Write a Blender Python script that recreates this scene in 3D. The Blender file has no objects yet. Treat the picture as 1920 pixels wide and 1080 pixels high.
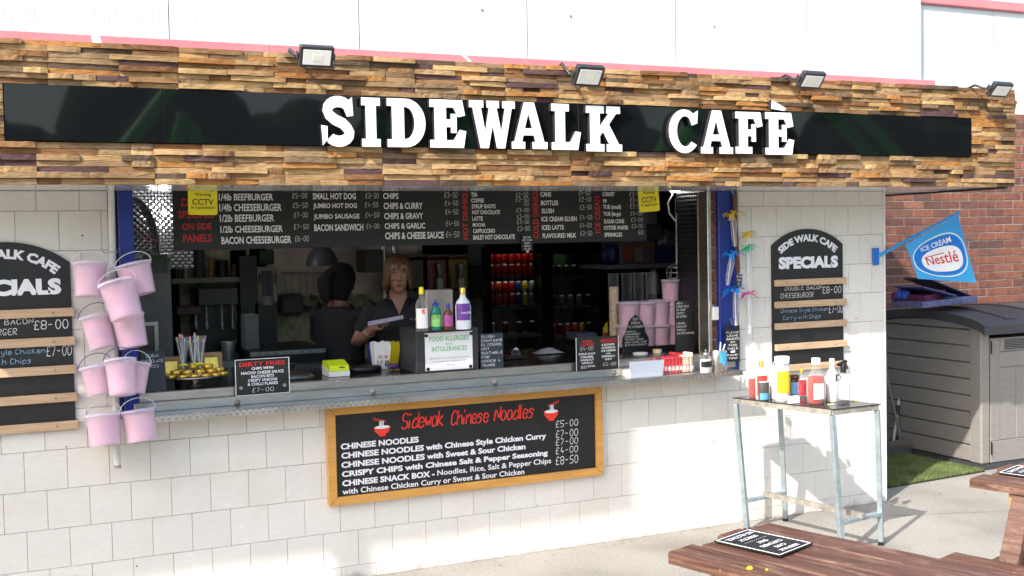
import bpy, math, random, os
import numpy as np
from mathutils import Vector, Matrix, noise as mnoise
random.seed(7)
scn = bpy.context.scene
R = math.radians
# ------------------------------------------------------------------ camera
CAMLOC = (0.0276, -5.9835, 1.8721); CAMROT = (1.52943852, 0.02012216, -0.41753003); FPX = 2070.535
cd = bpy.data.cameras.new('camera'); cam = bpy.data.objects.new('camera', cd); scn.collection.objects.link(cam)
cam.location = CAMLOC; cam.rotation_euler = CAMROT; cd.sensor_width = 36; cd.lens = FPX/1920*36
cd.clip_start = .05; cd.clip_end = 500
scn.camera = cam
# ------------------------------------------------------------------ world and sun
SUN = Vector((1.05, .645, -1.0)).normalized()          # direction of travel
ELEV = math.asin(-SUN.z); ROT = math.atan2(-SUN.x, -SUN.y)
w = bpy.data.worlds.new('World'); scn.world = w; w.use_nodes = True
nt = w.node_tree; bgn = nt.nodes['Background']; sky = nt.nodes.new('ShaderNodeTexSky'); sky.sky_type = 'NISHITA'
sky.sun_disc = False; sky.sun_elevation = ELEV; sky.sun_rotation = ROT; sky.air_density = 1.2; sky.dust_density = 2.5; sky.ozone_density = 1.0
nt.links.new(sky.outputs[0], bgn.inputs[0]); bgn.inputs[1].default_value = .15
sl = bpy.data.lights.new('sun', 'SUN'); so = bpy.data.objects.new('sun', sl); scn.collection.objects.link(so)
sl.energy = 2.7; sl.angle = R(.5); sl.color = (1, .955, .89)
so.rotation_euler = SUN.to_track_quat('-Z', 'Y').to_euler(); so.location = (-6, -6, 8)
scn.view_settings.view_transform = 'Standard'; scn.view_settings.look = 'None'; scn.view_settings.gamma = 1
scn.view_settings.exposure = 1.35; scn.view_settings.use_curve_mapping = False
scn.cycles.max_bounces = 8; scn.cycles.transparent_max_bounces = 16
# ------------------------------------------------------------------ survey: pixel of the 1920x1080 photograph -> point of the place
_R = np.array(cam.rotation_euler.to_matrix()); _C = np.array(CAMLOC)
def _ray(px, py): return _R @ np.array([(px-960)/FPX, -(py-540)/FPX, -1.])
def at(px, py, Y):
    d = _ray(px, py); return Vector(_C + d*((Y-_C[1])/d[1]))
def atz(px, py, Z):
    d = _ray(px, py); return Vector(_C + d*((Z-_C[2])/d[2]))
def B(px0, py0, px1, py1, z):
    """a thing standing at height z whose outline is the given pixel box -> x0,x1,y,z0,z1"""
    c = atz((px0+px1)/2, py1, z); Y = c.y
    a = at(px0, py1, Y); b = at(px1, py1, Y); t = at((px0+px1)/2, py0, Y)
    return a.x, b.x, Y, z, t.z
def Q(px0, py0, px1, py1, Y):
    cx = (px0+px1)/2; cy = (py0+py1)/2
    return at(px0, cy, Y).x, at(px1, cy, Y).x, at(cx, py1, Y).z, at(cx, py0, Y).z
# ------------------------------------------------------------------ mesh helper
WL = {}
COL = scn.collection
class M:
    def __init__(s): s.v = []; s.f = []; s.mi = []; s.m = None; s.sm = []
    def add(s, vs, fs, mi=0, smooth=False):
        o = len(s.v)
        for p in vs:
            p = Vector(p)
            s.v.append(s.m @ p if s.m else p)
        for f in fs:
            s.f.append([o+i for i in f]); s.mi.append(mi); s.sm.append(smooth)
        return s
    def box(s, x0, x1, y0, y1, z0, z1, mi=0, c=0):
        if x0 > x1: x0, x1 = x1, x0
        if y0 > y1: y0, y1 = y1, y0
        if z0 > z1: z0, z1 = z1, z0
        if not c:
            vs = [(x, y, z) for x in (x0, x1) for y in (y0, y1) for z in (z0, z1)]
            return s.add(vs, [(0,1,3,2),(4,6,7,5),(0,4,5,1),(2,3,7,6),(0,2,6,4),(1,5,7,3)], mi)
        c = min(c, (x1-x0)*.45, (y1-y0)*.45, (z1-z0)*.45)
        vs = []; idx = {}
        L = ((x0, x1), (y0, y1), (z0, z1))
        for i in (0,1):
            for j in (0,1):
                for k in (0,1):
                    for a in range(3):
                        p = [L[0][i], L[1][j], L[2][k]]
                        for b, q in enumerate((i, j, k)):
                            if b != a: p[b] += c if q == 0 else -c
                        idx[(i,j,k,a)] = len(vs); vs.append(tuple(p))
        fs = []
        def I(b, a): return idx[(b[0], b[1], b[2], a)]
        for a in range(3):
            u, v = (a+1) % 3, (a+2) % 3
            for sd in (0, 1):
                q = []
                for (p1, p2) in ((0,0),(1,0),(1,1),(0,1)):
                    b = [0,0,0]; b[a] = sd; b[u] = p1; b[v] = p2; q.append(I(b, a))
                fs.append(q if sd else q[::-1])
        for a in range(3):
            u, v = (a+1) % 3, (a+2) % 3
            for p1 in (0,1):
                for p2 in (0,1):
                    b0 = [0,0,0]; b0[u] = p1; b0[v] = p2; b1 = list(b0); b1[a] = 1
                    q = [I(b0, u), I(b1, u), I(b1, v), I(b0, v)]
                    fs.append(q if p1 == p2 else q[::-1])
        for i in (0,1):
            for j in (0,1):
                for k in (0,1):
                    q = [idx[(i,j,k,0)], idx[(i,j,k,1)], idx[(i,j,k,2)]]
                    fs.append(q if (i+j+k) % 2 else q[::-1])
        return s.add(vs, fs, mi)
    def lathe(s, cx, cy, prof, n=16, mi=0, smooth=True, sx=1, sy=1, cap=True):
        vs = []; fs = []
        for r, z in prof:
            for i in range(n):
                a = 2*math.pi*i/n; vs.append((cx+r*sx*math.cos(a), cy+r*sy*math.sin(a), z))
        for k in range(len(prof)-1):
            for i in range(n):
                j = (i+1) % n; fs.append((k*n+i, k*n+j, (k+1)*n+j, (k+1)*n+i))
        s.add(vs, fs, mi, smooth)
        if cap:
            for k, rev in ((0, True), (len(prof)-1, False)):
                if prof[k][0] > 1e-4:
                    q = [(cx+prof[k][0]*sx*math.cos(2*math.pi*i/n), cy+prof[k][0]*sy*math.sin(2*math.pi*i/n), prof[k][1]) for i in range(n)]
                    s.add(q, [list(range(n))[::-1] if rev else list(range(n))], mi)
        return s
    def tube(s, pts, r, n=8, mi=0, cap=True):
        pts = [Vector(p) for p in pts]; rr = r if isinstance(r, (list, tuple)) else [r]*len(pts)
        vs = []; fs = []; up = None
        for i, p in enumerate(pts):
            t = (pts[min(i+1, len(pts)-1)] - pts[max(i-1, 0)])
            if t.length < 1e-9: t = Vector((0,0,1))
            t.normalize()
            if up is None:
                up = t.orthogonal().normalized()
            up = (up - t*up.dot(t))
            if up.length < 1e-6: up = t.orthogonal()
            up.normalize(); b = t.cross(up)
            for k in range(n):
                a = 2*math.pi*k/n; vs.append(p + (up*math.cos(a)+b*math.sin(a))*rr[i])
        for i in range(len(pts)-1):
            for k in range(n):
                j = (k+1) % n; fs.append((i*n+k, i*n+j, (i+1)*n+j, (i+1)*n+k))
        s.add(vs, fs, mi, True)
        if cap:
            L = len(pts)-1
            s.add(vs[:n], [list(range(n))[::-1]], mi); s.add(vs[L*n:], [list(range(n))], mi)
        return s
    def bar(s, a, b, wx, wy, mi=0, c=.0):
        """a square bar from a to b"""
        a, b = Vector(a), Vector(b); t = (b-a); L = t.length; q = t.to_track_quat('Z', 'Y').to_matrix().to_4x4()
        old = s.m; mm = Matrix.Translation(a) @ q; s.m = (old @ mm) if old else mm
        s.box(-wx/2, wx/2, -wy/2, wy/2, 0, L, mi, c); s.m = old; return s
    def prism(s, poly, fr, d0, d1, mi=0, side=None):
        """polygon (a,b) list, extruded from offset d0 to d1 toward the viewer, fr(a,b,d)->point"""
        n = len(poly); f = [fr(a, b, d1) for a, b in poly]; k = [fr(a, b, d0) for a, b in poly]
        s.add(f, [list(range(n))], mi); s.add(k, [list(range(n))[::-1]], mi if side is None else side)
        s.add(f+k, [(i, n+i, n+(i+1) % n, (i+1) % n) for i in range(n)], mi if side is None else side)
        return s
    def build(s, name, mat, parent=None, origin=None):
        o3 = Vector(origin) if origin is not None else (WL[parent.name] if parent else Vector((0,0,0)))
        me = bpy.data.meshes.new(name)
        me.from_pydata([tuple(p-o3) for p in s.v], [], s.f)
        ms = mat if isinstance(mat, (list, tuple)) else [mat]
        for x in ms: me.materials.append(x)
        if len(ms) > 1: me.polygons.foreach_set('material_index', s.mi)
        me.polygons.foreach_set('use_smooth', s.sm)
        me.update()
        return link(name, me, parent, o3)
def link(name, me, parent=None, loc=(0,0,0)):
    o = bpy.data.objects.new(name, me); COL.objects.link(o); loc = Vector(loc)
    if parent: o.parent = parent; o.location = loc - WL[parent.name]
    else: o.location = loc
    WL[o.name] = loc
    return o
def thing(name, label, cat, loc=(0,0,0), group=None):
    o = bpy.data.objects.new(name, None); COL.objects.link(o); o.location = loc; o.empty_display_size = .1
    WL[o.name] = Vector(loc); return tag(o, label, cat, group)
def tag(o, label, cat, group=None):
    o['label'] = label; o['category'] = cat
    if group: o['group'] = group
    return o
def struct(o): o['kind'] = 'structure'; return o
def wall_frame(Y): return lambda a, b, d=0: Vector((a, Y-d, b))
def frame(o, u, v):
    o, u, v = Vector(o), Vector(u).normalized(), Vector(v).normalized(); n = u.cross(v)
    return lambda a, b, d=0: o+u*a+v*b+n*d
# ------------------------------------------------------------------ materials
def nodes(name):
    m = bpy.data.materials.new(name); m.use_nodes = True; nt = m.node_tree
    return m, nt, nt.nodes['Principled BSDF']
def srgb(r, g, b): return tuple((c/255/12.92 if c/255 <= .04045 else ((c/255+.055)/1.055)**2.4) for c in (r, g, b))
def mat(name, col, rough=.5, metal=0, var=.12, scale=8, bump=0, bscale=60, spec=.5, coat=0, emit=0, stretch=(1,1,1), alpha=1, trans=0, dirt=None):
    m, nt, b = nodes(name); N = nt.nodes; L = nt.links
    b.inputs['Roughness'].default_value = rough; b.inputs['Metallic'].default_value = metal
    b.inputs['Specular IOR Level'].default_value = spec; b.inputs['Coat Weight'].default_value = coat
    b.inputs['Alpha'].default_value = alpha; b.inputs['Transmission Weight'].default_value = trans
    tc = N.new('ShaderNodeTexCoord'); mp = N.new('ShaderNodeMapping'); mp.inputs['Scale'].default_value = stretch
    oi = N.new('ShaderNodeObjectInfo'); ad = N.new('ShaderNodeVectorMath'); ad.operation = 'ADD'
    L.new(tc.outputs['Object'], ad.inputs[0])
    sc = N.new('ShaderNodeVectorMath'); sc.operation = 'SCALE'; sc.inputs[0].default_value = (37, 11, 23); L.new(oi.outputs['Random'], sc.inputs['Scale'])
    L.new(sc.outputs[0], ad.inputs[1]); L.new(ad.outputs[0], mp.inputs[0])
    nz = N.new('ShaderNodeTexNoise'); nz.inputs['Scale'].default_value = scale; nz.inputs['Detail'].default_value = 6; nz.inputs['Roughness'].default_value = .6
    L.new(mp.outputs[0], nz.inputs['Vector'])
    rp = N.new('ShaderNodeValToRGB'); e = rp.color_ramp.elements
    e[0].position = .3; e[1].position = .7
    e[0].color = (*[c*(1-var) for c in col], 1); e[1].color = (*[min(1, c*(1+var)) for c in col], 1)
    if dirt:
        k = rp.color_ramp.elements.new(.24); k.color = (*dirt, 1)
    L.new(nz.outputs[0], rp.inputs[0]); L.new(rp.outputs[0], b.inputs['Base Color'])
    if bump:
        n2 = N.new('ShaderNodeTexNoise'); n2.inputs['Scale'].default_value = bscale; n2.inputs['Detail'].default_value = 4; L.new(mp.outputs[0], n2.inputs['Vector'])
        bp = N.new('ShaderNodeBump'); bp.inputs['Strength'].default_value = bump; bp.inputs['Distance'].default_value = .004
        L.new(n2.outputs[0], bp.inputs['Height']); L.new(bp.outputs[0], b.inputs['Normal'])
    if emit:
        b.inputs['Emission Color'].default_value = (*col, 1); b.inputs['Emission Strength'].default_value = emit
    return m
def ramp(rp, stops):
    e = rp.color_ramp.elements
    while len(e) > 1: e.remove(e[-1])
    e[0].position = stops[0][0]; e[0].color = (*stops[0][1], 1)
    for p, c in stops[1:]:
        k = e.new(p); k.color = (*c, 1)
def wood_strip_mat(name, island):
    m, nt, b = nodes(name); N = nt.nodes; L = nt.links
    tc = N.new('ShaderNodeTexCoord')
    rnd = (N.new('ShaderNodeNewGeometry').outputs['Random Per Island'] if island else N.new('ShaderNodeObjectInfo').outputs['Random'])
    gm = N.new('ShaderNodeNewGeometry')
    sc = N.new('ShaderNodeVectorMath'); sc.operation = 'SCALE'; sc.inputs[0].default_value = (3, 9, 41); L.new(rnd, sc.inputs['Scale'])
    ad = N.new('ShaderNodeVectorMath'); ad.operation = 'ADD'; L.new(gm.outputs['Position'], ad.inputs[0]); L.new(sc.outputs[0], ad.inputs[1])
    mp = N.new('ShaderNodeMapping'); mp.inputs['Scale'].default_value = (2.2, 6, 28); L.new(ad.outputs[0], mp.inputs[0])
    rp = N.new('ShaderNodeValToRGB'); rp.color_ramp.interpolation = 'CONSTANT'
    ramp(rp, [(0, (.10,.058,.062)), (.08, (.29,.165,.078)), (.20, (.345,.22,.11)), (.33, (.21,.105,.048)), (.44, (.42,.28,.14)), (.58, (.19,.13,.08)), (.64, (.37,.18,.06)), (.73, (.30,.20,.11)), (.83, (.10,.072,.048)), (.87, (.27,.185,.105)), (.93, (.48,.33,.16))])
    L.new(rnd, rp.inputs[0])
    n1 = N.new('ShaderNodeTexNoise'); n1.inputs['Scale'].default_value = 9; n1.inputs['Detail'].default_value = 8; n1.inputs['Roughness'].default_value = .7; n1.inputs['Distortion'].default_value = .6
    L.new(mp.outputs[0], n1.inputs['Vector'])
    r2 = N.new('ShaderNodeValToRGB'); ramp(r2, [(.30, (.14,.12,.10)), (.42, (.74,.68,.60)), (.52, (1.03,1.01,.97)), (.72, (1.4,1.36,1.28))]); L.new(n1.outputs[0], r2.inputs[0])
    mx = N.new('ShaderNodeMix'); mx.data_type = 'RGBA'; mx.blend_type = 'MULTIPLY'; mx.inputs['Factor'].default_value = 1
    L.new(rp.outputs[0], mx.inputs['A']); L.new(r2.outputs[0], mx.inputs['B'])
    n3 = N.new('ShaderNodeTexNoise'); n3.inputs['Scale'].default_value = 3.5; n3.inputs['Detail'].default_value = 4; L.new(gm.outputs['Position'], n3.inputs['Vector'])
    r3 = N.new('ShaderNodeValToRGB'); ramp(r3, [(.36, (.5,.46,.42)), (.5, (1,1,1))]); L.new(n3.outputs[0], r3.inputs[0])
    m2 = N.new('ShaderNodeMix'); m2.data_type = 'RGBA'; m2.blend_type = 'MULTIPLY'; m2.inputs['Factor'].default_value = .55
    L.new(mx.outputs['Result'], m2.inputs['A']); L.new(r3.outputs[0], m2.inputs['B'])
    L.new(m2.outputs['Result'], b.inputs['Base Color']); b.inputs['Roughness'].default_value = .75; b.inputs['Specular IOR Level'].default_value = .2
    bp = N.new('ShaderNodeBump'); bp.inputs['Strength'].default_value = .7; bp.inputs['Distance'].default_value = .004
    L.new(n1.outputs[0], bp.inputs['Height']); L.new(bp.outputs[0], b.inputs['Normal'])
    return m
def tile_mat():
    m, nt, b = nodes('cream_tile'); N = nt.nodes; L = nt.links
    oi = N.new('ShaderNodeObjectInfo'); tc = N.new('ShaderNodeTexCoord')
    sc = N.new('ShaderNodeVectorMath'); sc.operation = 'SCALE'; sc.inputs[0].default_value = (91, 17, 53); L.new(oi.outputs['Random'], sc.inputs['Scale'])
    ad = N.new('ShaderNodeVectorMath'); ad.operation = 'ADD'; L.new(tc.outputs['Object'], ad.inputs[0]); L.new(sc.outputs[0], ad.inputs[1])
    mp = N.new('ShaderNodeMapping'); mp.inputs['Scale'].default_value = (1, 1, 2.2); mp.inputs['Rotation'].default_value = (0, .4, 0); L.new(ad.outputs[0], mp.inputs[0])
    nz = N.new('ShaderNodeTexNoise'); nz.inputs['Scale'].default_value = 9; nz.inputs['Detail'].default_value = 7; nz.inputs['Distortion'].default_value = 2.2; L.new(mp.outputs[0], nz.inputs['Vector'])
    rp = N.new('ShaderNodeValToRGB'); ramp(rp, [(.3, (.68,.65,.60)), (.47, (.695,.668,.622)), (.6, (.705,.68,.635)), (.72, (.74,.715,.675))]); L.new(nz.outputs[0], rp.inputs[0])
    hv = N.new('ShaderNodeHueSaturation'); mr = N.new('ShaderNodeMapRange'); mr.inputs['To Min'].default_value = .965; mr.inputs['To Max'].default_value = 1.02
    L.new(oi.outputs['Random'], mr.inputs[0]); L.new(mr.outputs[0], hv.inputs['Value']); L.new(rp.outputs[0], hv.inputs['Color'])
    gm = N.new('ShaderNodeNewGeometry'); n2 = N.new('ShaderNodeTexNoise'); n2.inputs['Scale'].default_value = 2.3; n2.inputs['Detail'].default_value = 5; L.new(gm.outputs['Position'], n2.inputs['Vector'])
    r2 = N.new('ShaderNodeValToRGB'); ramp(r2, [(.30, (.93,.90,.86)), (.46, (1,1,1))]); L.new(n2.outputs[0], r2.inputs[0])
    mx = N.new('ShaderNodeMix'); mx.data_type = 'RGBA'; mx.blend_type = 'MULTIPLY'; mx.inputs['Factor'].default_value = .8
    L.new(hv.outputs[0], mx.inputs['A']); L.new(r2.outputs[0], mx.inputs['B'])
    sx_ = N.new('ShaderNodeSeparateXYZ'); L.new(gm.outputs['Position'], sx_.inputs[0]); n4 = N.new('ShaderNodeTexNoise'); n4.inputs['Scale'].default_value = 11; n4.inputs['Detail'].default_value = 7; L.new(gm.outputs['Position'], n4.inputs['Vector'])
    h1 = N.new('ShaderNodeMath'); h1.operation = 'MULTIPLY_ADD'; h1.inputs[1].default_value = .16; L.new(n4.outputs[0], h1.inputs[0]); h1.inputs[2].default_value = -.05
    h2 = N.new('ShaderNodeMath'); h2.operation = 'SUBTRACT'; L.new(h1.outputs[0], h2.inputs[0]); L.new(sx_.outputs['Z'], h2.inputs[1]); h3 = N.new('ShaderNodeMath'); h3.operation = 'MULTIPLY'; h3.inputs[1].default_value = 16; h3.use_clamp = True; L.new(h2.outputs[0], h3.inputs[0])
    md_ = N.new('ShaderNodeMix'); md_.data_type = 'RGBA'; L.new(h3.outputs[0], md_.inputs['Factor']); L.new(mx.outputs['Result'], md_.inputs['A']); md_.inputs['B'].default_value = (.33,.30,.27,1)
    L.new(md_.outputs['Result'], b.inputs['Base Color'])
    b.inputs['Roughness'].default_value = .34
    bp = N.new('ShaderNodeBump'); bp.inputs['Strength'].default_value = .03; bp.inputs['Distance'].default_value = .002; L.new(nz.outputs[0], bp.inputs['Height']); L.new(bp.outputs[0], b.inputs['Normal'])
    return m
def concrete_mat():
    m, nt, b = nodes('concrete'); N = nt.nodes; L = nt.links
    gm = N.new('ShaderNodeNewGeometry')
    n1 = N.new('ShaderNodeTexNoise'); n1.inputs['Scale'].default_value = 1.3; n1.inputs['Detail'].default_value = 6; L.new(gm.outputs['Position'], n1.inputs['Vector'])
    n2 = N.new('ShaderNodeTexNoise'); n2.inputs['Scale'].default_value = 75; n2.inputs['Detail'].default_value = 5; n2.inputs['Roughness'].default_value = .75; L.new(gm.outputs['Position'], n2.inputs['Vector'])
    r1 = N.new('ShaderNodeValToRGB'); ramp(r1, [(.3, (.21,.195,.17)), (.5, (.305,.285,.25)), (.72, (.36,.34,.30))]); L.new(n1.outputs[0], r1.inputs[0])
    r2 = N.new('ShaderNodeValToRGB'); ramp(r2, [(.33, (.45,.44,.43)), (.48, (1,1,1)), (.66, (1.15,1.12,1.08))]); L.new(n2.outputs[0], r2.inputs[0])
    mx = N.new('ShaderNodeMix'); mx.data_type = 'RGBA'; mx.blend_type = 'MULTIPLY'; mx.inputs['Factor'].default_value = .8
    L.new(r1.outputs[0], mx.inputs['A']); L.new(r2.outputs[0], mx.inputs['B']); L.new(mx.outputs['Result'], b.inputs['Base Color'])
    b.inputs['Roughness'].default_value = .9
    bp = N.new('ShaderNodeBump'); bp.inputs['Strength'].default_value = .6; bp.inputs['Distance'].default_value = .006; L.new(n2.outputs[0], bp.inputs['Height']); L.new(bp.outputs[0], b.inputs['Normal'])
    return m
def brick_mat():
    m, nt, b = nodes('red_brick'); N = nt.nodes; L = nt.links
    oi = N.new('ShaderNodeObjectInfo'); gm = N.new('ShaderNodeNewGeometry')
    rp = N.new('ShaderNodeValToRGB'); ramp(rp, [(0, (.165,.062,.040)), (.35, (.21,.080,.048)), (.6, (.14,.055,.040)), (.8, (.095,.046,.040)), (1, (.23,.10,.062))]); L.new(oi.outputs['Random'], rp.inputs[0])
    n1 = N.new('ShaderNodeTexNoise'); n1.inputs['Scale'].default_value = 22; n1.inputs['Detail'].default_value = 7; L.new(gm.outputs['Position'], n1.inputs['Vector'])
    r2 = N.new('ShaderNodeValToRGB'); ramp(r2, [(.3, (.6,.58,.6)), (.5, (1,1,1)), (.75, (1.3,1.25,1.2))]); L.new(n1.outputs[0], r2.inputs[0])
    mx = N.new('ShaderNodeMix'); mx.data_type = 'RGBA'; mx.blend_type = 'MULTIPLY'; mx.inputs['Factor'].default_value = .8
    L.new(rp.outputs[0], mx.inputs['A']); L.new(r2.outputs[0], mx.inputs['B']); L.new(mx.outputs['Result'], b.inputs['Base Color'])
    b.inputs['Roughness'].default_value = .85
    bp = N.new('ShaderNodeBump'); bp.inputs['Strength'].default_value = .5; bp.inputs['Distance'].default_value = .004; L.new(n1.outputs[0], bp.inputs['Height']); L.new(bp.outputs[0], b.inputs['Normal'])
    return m
def plate_mat(name, col, sc, rough=.25, strength=.8):
    """embossed metal sheet"""
    m, nt, b = nodes(name); N = nt.nodes; L = nt.links
    gm = N.new('ShaderNodeNewGeometry'); mp = N.new('ShaderNodeMapping'); mp.inputs['Rotation'].default_value = (0, R(45), 0); L.new(gm.outputs['Position'], mp.inputs[0])
    vo = N.new('ShaderNodeTexVoronoi'); vo.inputs['Scale'].default_value = sc; vo.inputs['Randomness'].default_value = .08; L.new(mp.outputs[0], vo.inputs['Vector'])
    nz = N.new('ShaderNodeTexNoise'); nz.inputs['Scale'].default_value = 5; nz.inputs['Detail'].default_value = 5; L.new(gm.outputs['Position'], nz.inputs['Vector'])
    rp = N.new('ShaderNodeValToRGB'); ramp(rp, [(.3, tuple(c*.75 for c in col)), (.7, tuple(min(1, c*1.2) for c in col))]); L.new(nz.outputs[0], rp.inputs[0])
    L.new(rp.outputs[0], b.inputs['Base Color']); b.inputs['Metallic'].default_value = 1; b.inputs['Roughness'].default_value = rough
    bp = N.new('ShaderNodeBump'); bp.inputs['Strength'].default_value = strength; bp.inputs['Distance'].default_value = .01; bp.invert = True
    L.new(vo.outputs['Distance'], bp.inputs['Height']); L.new(bp.outputs[0], b.inputs['Normal'])
    return m
def clear_mat(name, col=(1,1,1), op=.12, rough=.08):
    m = bpy.data.materials.new(name); m.use_nodes = True; nt = m.node_tree; N = nt.nodes; L = nt.links
    b = N['Principled BSDF']; b.inputs['Base Color'].default_value = (*col, 1); b.inputs['Roughness'].default_value = rough
    t = N.new('ShaderNodeBsdfTransparent'); mx = N.new('ShaderNodeMixShader'); fr = N.new('ShaderNodeLayerWeight'); fr.inputs[0].default_value = .35
    ma = N.new('ShaderNodeMath'); ma.operation = 'MULTIPLY_ADD'; ma.inputs[1].default_value = .4; ma.inputs[2].default_value = op; ma.use_clamp = True
    L.new(fr.outputs['Facing'], ma.inputs[0]); L.new(ma.outputs[0], mx.inputs[0]); L.new(t.outputs[0], mx.inputs[1]); L.new(b.outputs[0], mx.inputs[2])
    L.new(mx.outputs[0], N['Material Output'].inputs['Surface'])
    return m
K = {}
K['tile'] = tile_mat(); K['concrete'] = concrete_mat(); K['brick'] = brick_mat()
K['grout'] = mat('grout', (.32,.285,.245), .95, var=.25, scale=20)
K['mortar'] = mat('mortar', (.40,.36,.30), .95, var=.15, scale=14, bump=.4)
K['strip'] = wood_strip_mat('reclaimed_wood', False); K['strip_s'] = wood_strip_mat('reclaimed_wood_far', True)
K['backing'] = mat('dark_backing', (.05,.035,.025), .9)
K['gloss'] = mat('gloss_black_panel', (.006,.007,.008), .03, spec=.32, var=.1)
K['white'] = mat('white_acrylic', (.82,.82,.82), .3, var=.02)
K['print_white'] = mat('white_print', (.80,.80,.80), .55, var=.03)
K['print_lilac'] = mat('white_lettering', (.78,.78,.83), .5, var=.03)
K['menu_white'] = mat('menu_lettering', (.85,.85,.85), .5, var=.03)
K['chalk'] = mat('chalk', (.72,.72,.70), .9, var=.25, scale=60)
K['red'] = mat('red_print', (.62,.02,.02), .5, var=.05)
K['brightred'] = mat('bright_red_print', (.85,.04,.025), .45, var=.05)
K['green_print'] = mat('green_print', (.08,.42,.12), .5)
K['blackprint'] = mat('black_print', (.012,.012,.012), .5)
K['board'] = mat('chalkboard', (.012,.012,.013), .42, var=.3, scale=5)
K['menu_board'] = mat('menu_board', (.012,.014,.014), .5, var=.1, scale=3)
K['side'] = mat('letter_return', (.03,.028,.035), .35)
K['soffit'] = mat('soffit_upvc', (.62,.62,.62), .12, var=.04, spec=.6)
K['steel'] = mat('stainless_steel', (.52,.50,.475), .36, metal=1, var=.14, scale=6, bump=.12, bscale=25, stretch=(1,1,6))
K['steel_plate'] = plate_mat('checker_plate_edge', (.50,.48,.46), 42, .33, .6)
K['hammer'] = plate_mat('embossed_steel', (.85,.66,.60), 26, .45, .45)
K['hammer'].node_tree.nodes['Principled BSDF'].inputs['Metallic'].default_value = .35
K['hammer2'] = plate_mat('bright_embossed_steel', (.45,.45,.47), 34, .16, .9)
K['darkplate'] = plate_mat('dark_embossed_sheet', (.12,.12,.13), 50, .35, .7)
K['worktop'] = mat('black_worktop', (.012,.012,.012), .18, var=.2)
K['blue'] = mat('blue_paint', (.010,.030,.24), .38, var=.15, scale=5)
K['pine'] = mat('pine_batten', (.50,.34,.21), .6, var=.18, scale=6, stretch=(1,6,14), bump=.2)
K['frame'] = mat('varnished_pine', (.60,.30,.07), .32, var=.16, scale=5, stretch=(1,6,10), coat=.3)
K['oldpaint'] = mat('peeling_white_paint', (.62,.62,.59), .6, var=.12, scale=18, bump=.5, dirt=(.2,.12,.07))
K['galv'] = mat('galvanised_steel', (.33,.40,.43), .5, metal=.55, var=.22, scale=14, dirt=(.22,.09,.03))
K['rust'] = mat('rusty_steel', (.32,.30,.26), .65, metal=.4, var=.4, scale=18, dirt=(.25,.10,.03))
K['tabletop'] = mat('black_table_top', (.025,.024,.026), .22, var=.4, scale=7)
K['picnic'] = mat('painted_picnic_wood', (.105,.045,.032), .5, var=.3, scale=5, stretch=(4,1,4), bump=.5, bscale=30, dirt=(.22,.15,.12))
def picnic_mat():
    m, nt, b = nodes('painted_picnic_wood'); N = nt.nodes; L = nt.links; gm = N.new('ShaderNodeNewGeometry'); oi = N.new('ShaderNodeObjectInfo')
    mp = N.new('ShaderNodeMapping'); mp.inputs['Rotation'].default_value = (0, 0, R(72)); L.new(gm.outputs['Position'], mp.inputs[0])
    m2 = N.new('ShaderNodeMapping'); m2.inputs['Scale'].default_value = (2.2, 34, 34); L.new(mp.outputs[0], m2.inputs[0])
    g = N.new('ShaderNodeTexNoise'); g.inputs['Scale'].default_value = 1.6; g.inputs['Detail'].default_value = 8; g.inputs['Distortion'].default_value = .5; L.new(m2.outputs[0], g.inputs['Vector'])
    rg = N.new('ShaderNodeValToRGB'); ramp(rg, [(.3, (.058,.024,.015)), (.48, (.105,.046,.029)), (.66, (.15,.072,.047))]); L.new(g.outputs[0], rg.inputs[0])
    w_ = N.new('ShaderNodeTexNoise'); w_.inputs['Scale'].default_value = 7; w_.inputs['Detail'].default_value = 9; w_.inputs['Roughness'].default_value = .72; m3 = N.new('ShaderNodeMapping'); m3.inputs['Scale'].default_value = (.8, 3, 3); L.new(mp.outputs[0], m3.inputs[0]); L.new(m3.outputs[0], w_.inputs['Vector'])
    rw = N.new('ShaderNodeValToRGB'); ramp(rw, [(.53, (0,0,0)), (.64, (.7,.7,.7))]); L.new(w_.outputs[0], rw.inputs[0])
    mx = N.new('ShaderNodeMix'); mx.data_type = 'RGBA'; L.new(rw.outputs[0], mx.inputs['Factor']); L.new(rg.outputs[0], mx.inputs['A']); mx.inputs['B'].default_value = (.27,.165,.115,1)
    s_ = N.new('ShaderNodeTexVoronoi'); s_.inputs['Scale'].default_value = 24; L.new(gm.outputs['Position'], s_.inputs['Vector']); rs = N.new('ShaderNodeValToRGB'); ramp(rs, [(.05, (.55,.55,.55)), (.085, (0,0,0))]); L.new(s_.outputs['Distance'], rs.inputs[0])
    my = N.new('ShaderNodeMix'); my.data_type = 'RGBA'; L.new(rs.outputs[0], my.inputs['Factor']); L.new(mx.outputs['Result'], my.inputs['A']); my.inputs['B'].default_value = (.45,.40,.36,1)
    L.new(my.outputs['Result'], b.inputs['Base Color']); b.inputs['Roughness'].default_value = .5
    bp = N.new('ShaderNodeBump'); bp.inputs['Strength'].default_value = .6; bp.inputs['Distance'].default_value = .004; L.new(g.outputs[0], bp.inputs['Height']); L.new(bp.outputs[0], b.inputs['Normal']); return m
K['picnic'] = picnic_mat()
K['rawwood'] = mat('bare_wood', (.50,.24,.07), .6, var=.3, scale=6, stretch=(4,1,4))
K['clad'] = mat('white_cladding', (.56,.575,.595), .45, var=.03, scale=2)
K['clad2'] = mat('pale_blue_cladding', (.53,.575,.61), .45, var=.03, scale=2)
K['pinkred'] = mat('faded_red_trim', (.62,.20,.22), .45, var=.12, scale=4)
K['shed'] = mat('taupe_resin', (.235,.217,.197), .6, var=.08, scale=9, bump=.35, bscale=40, stretch=(1,1,5))
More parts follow.
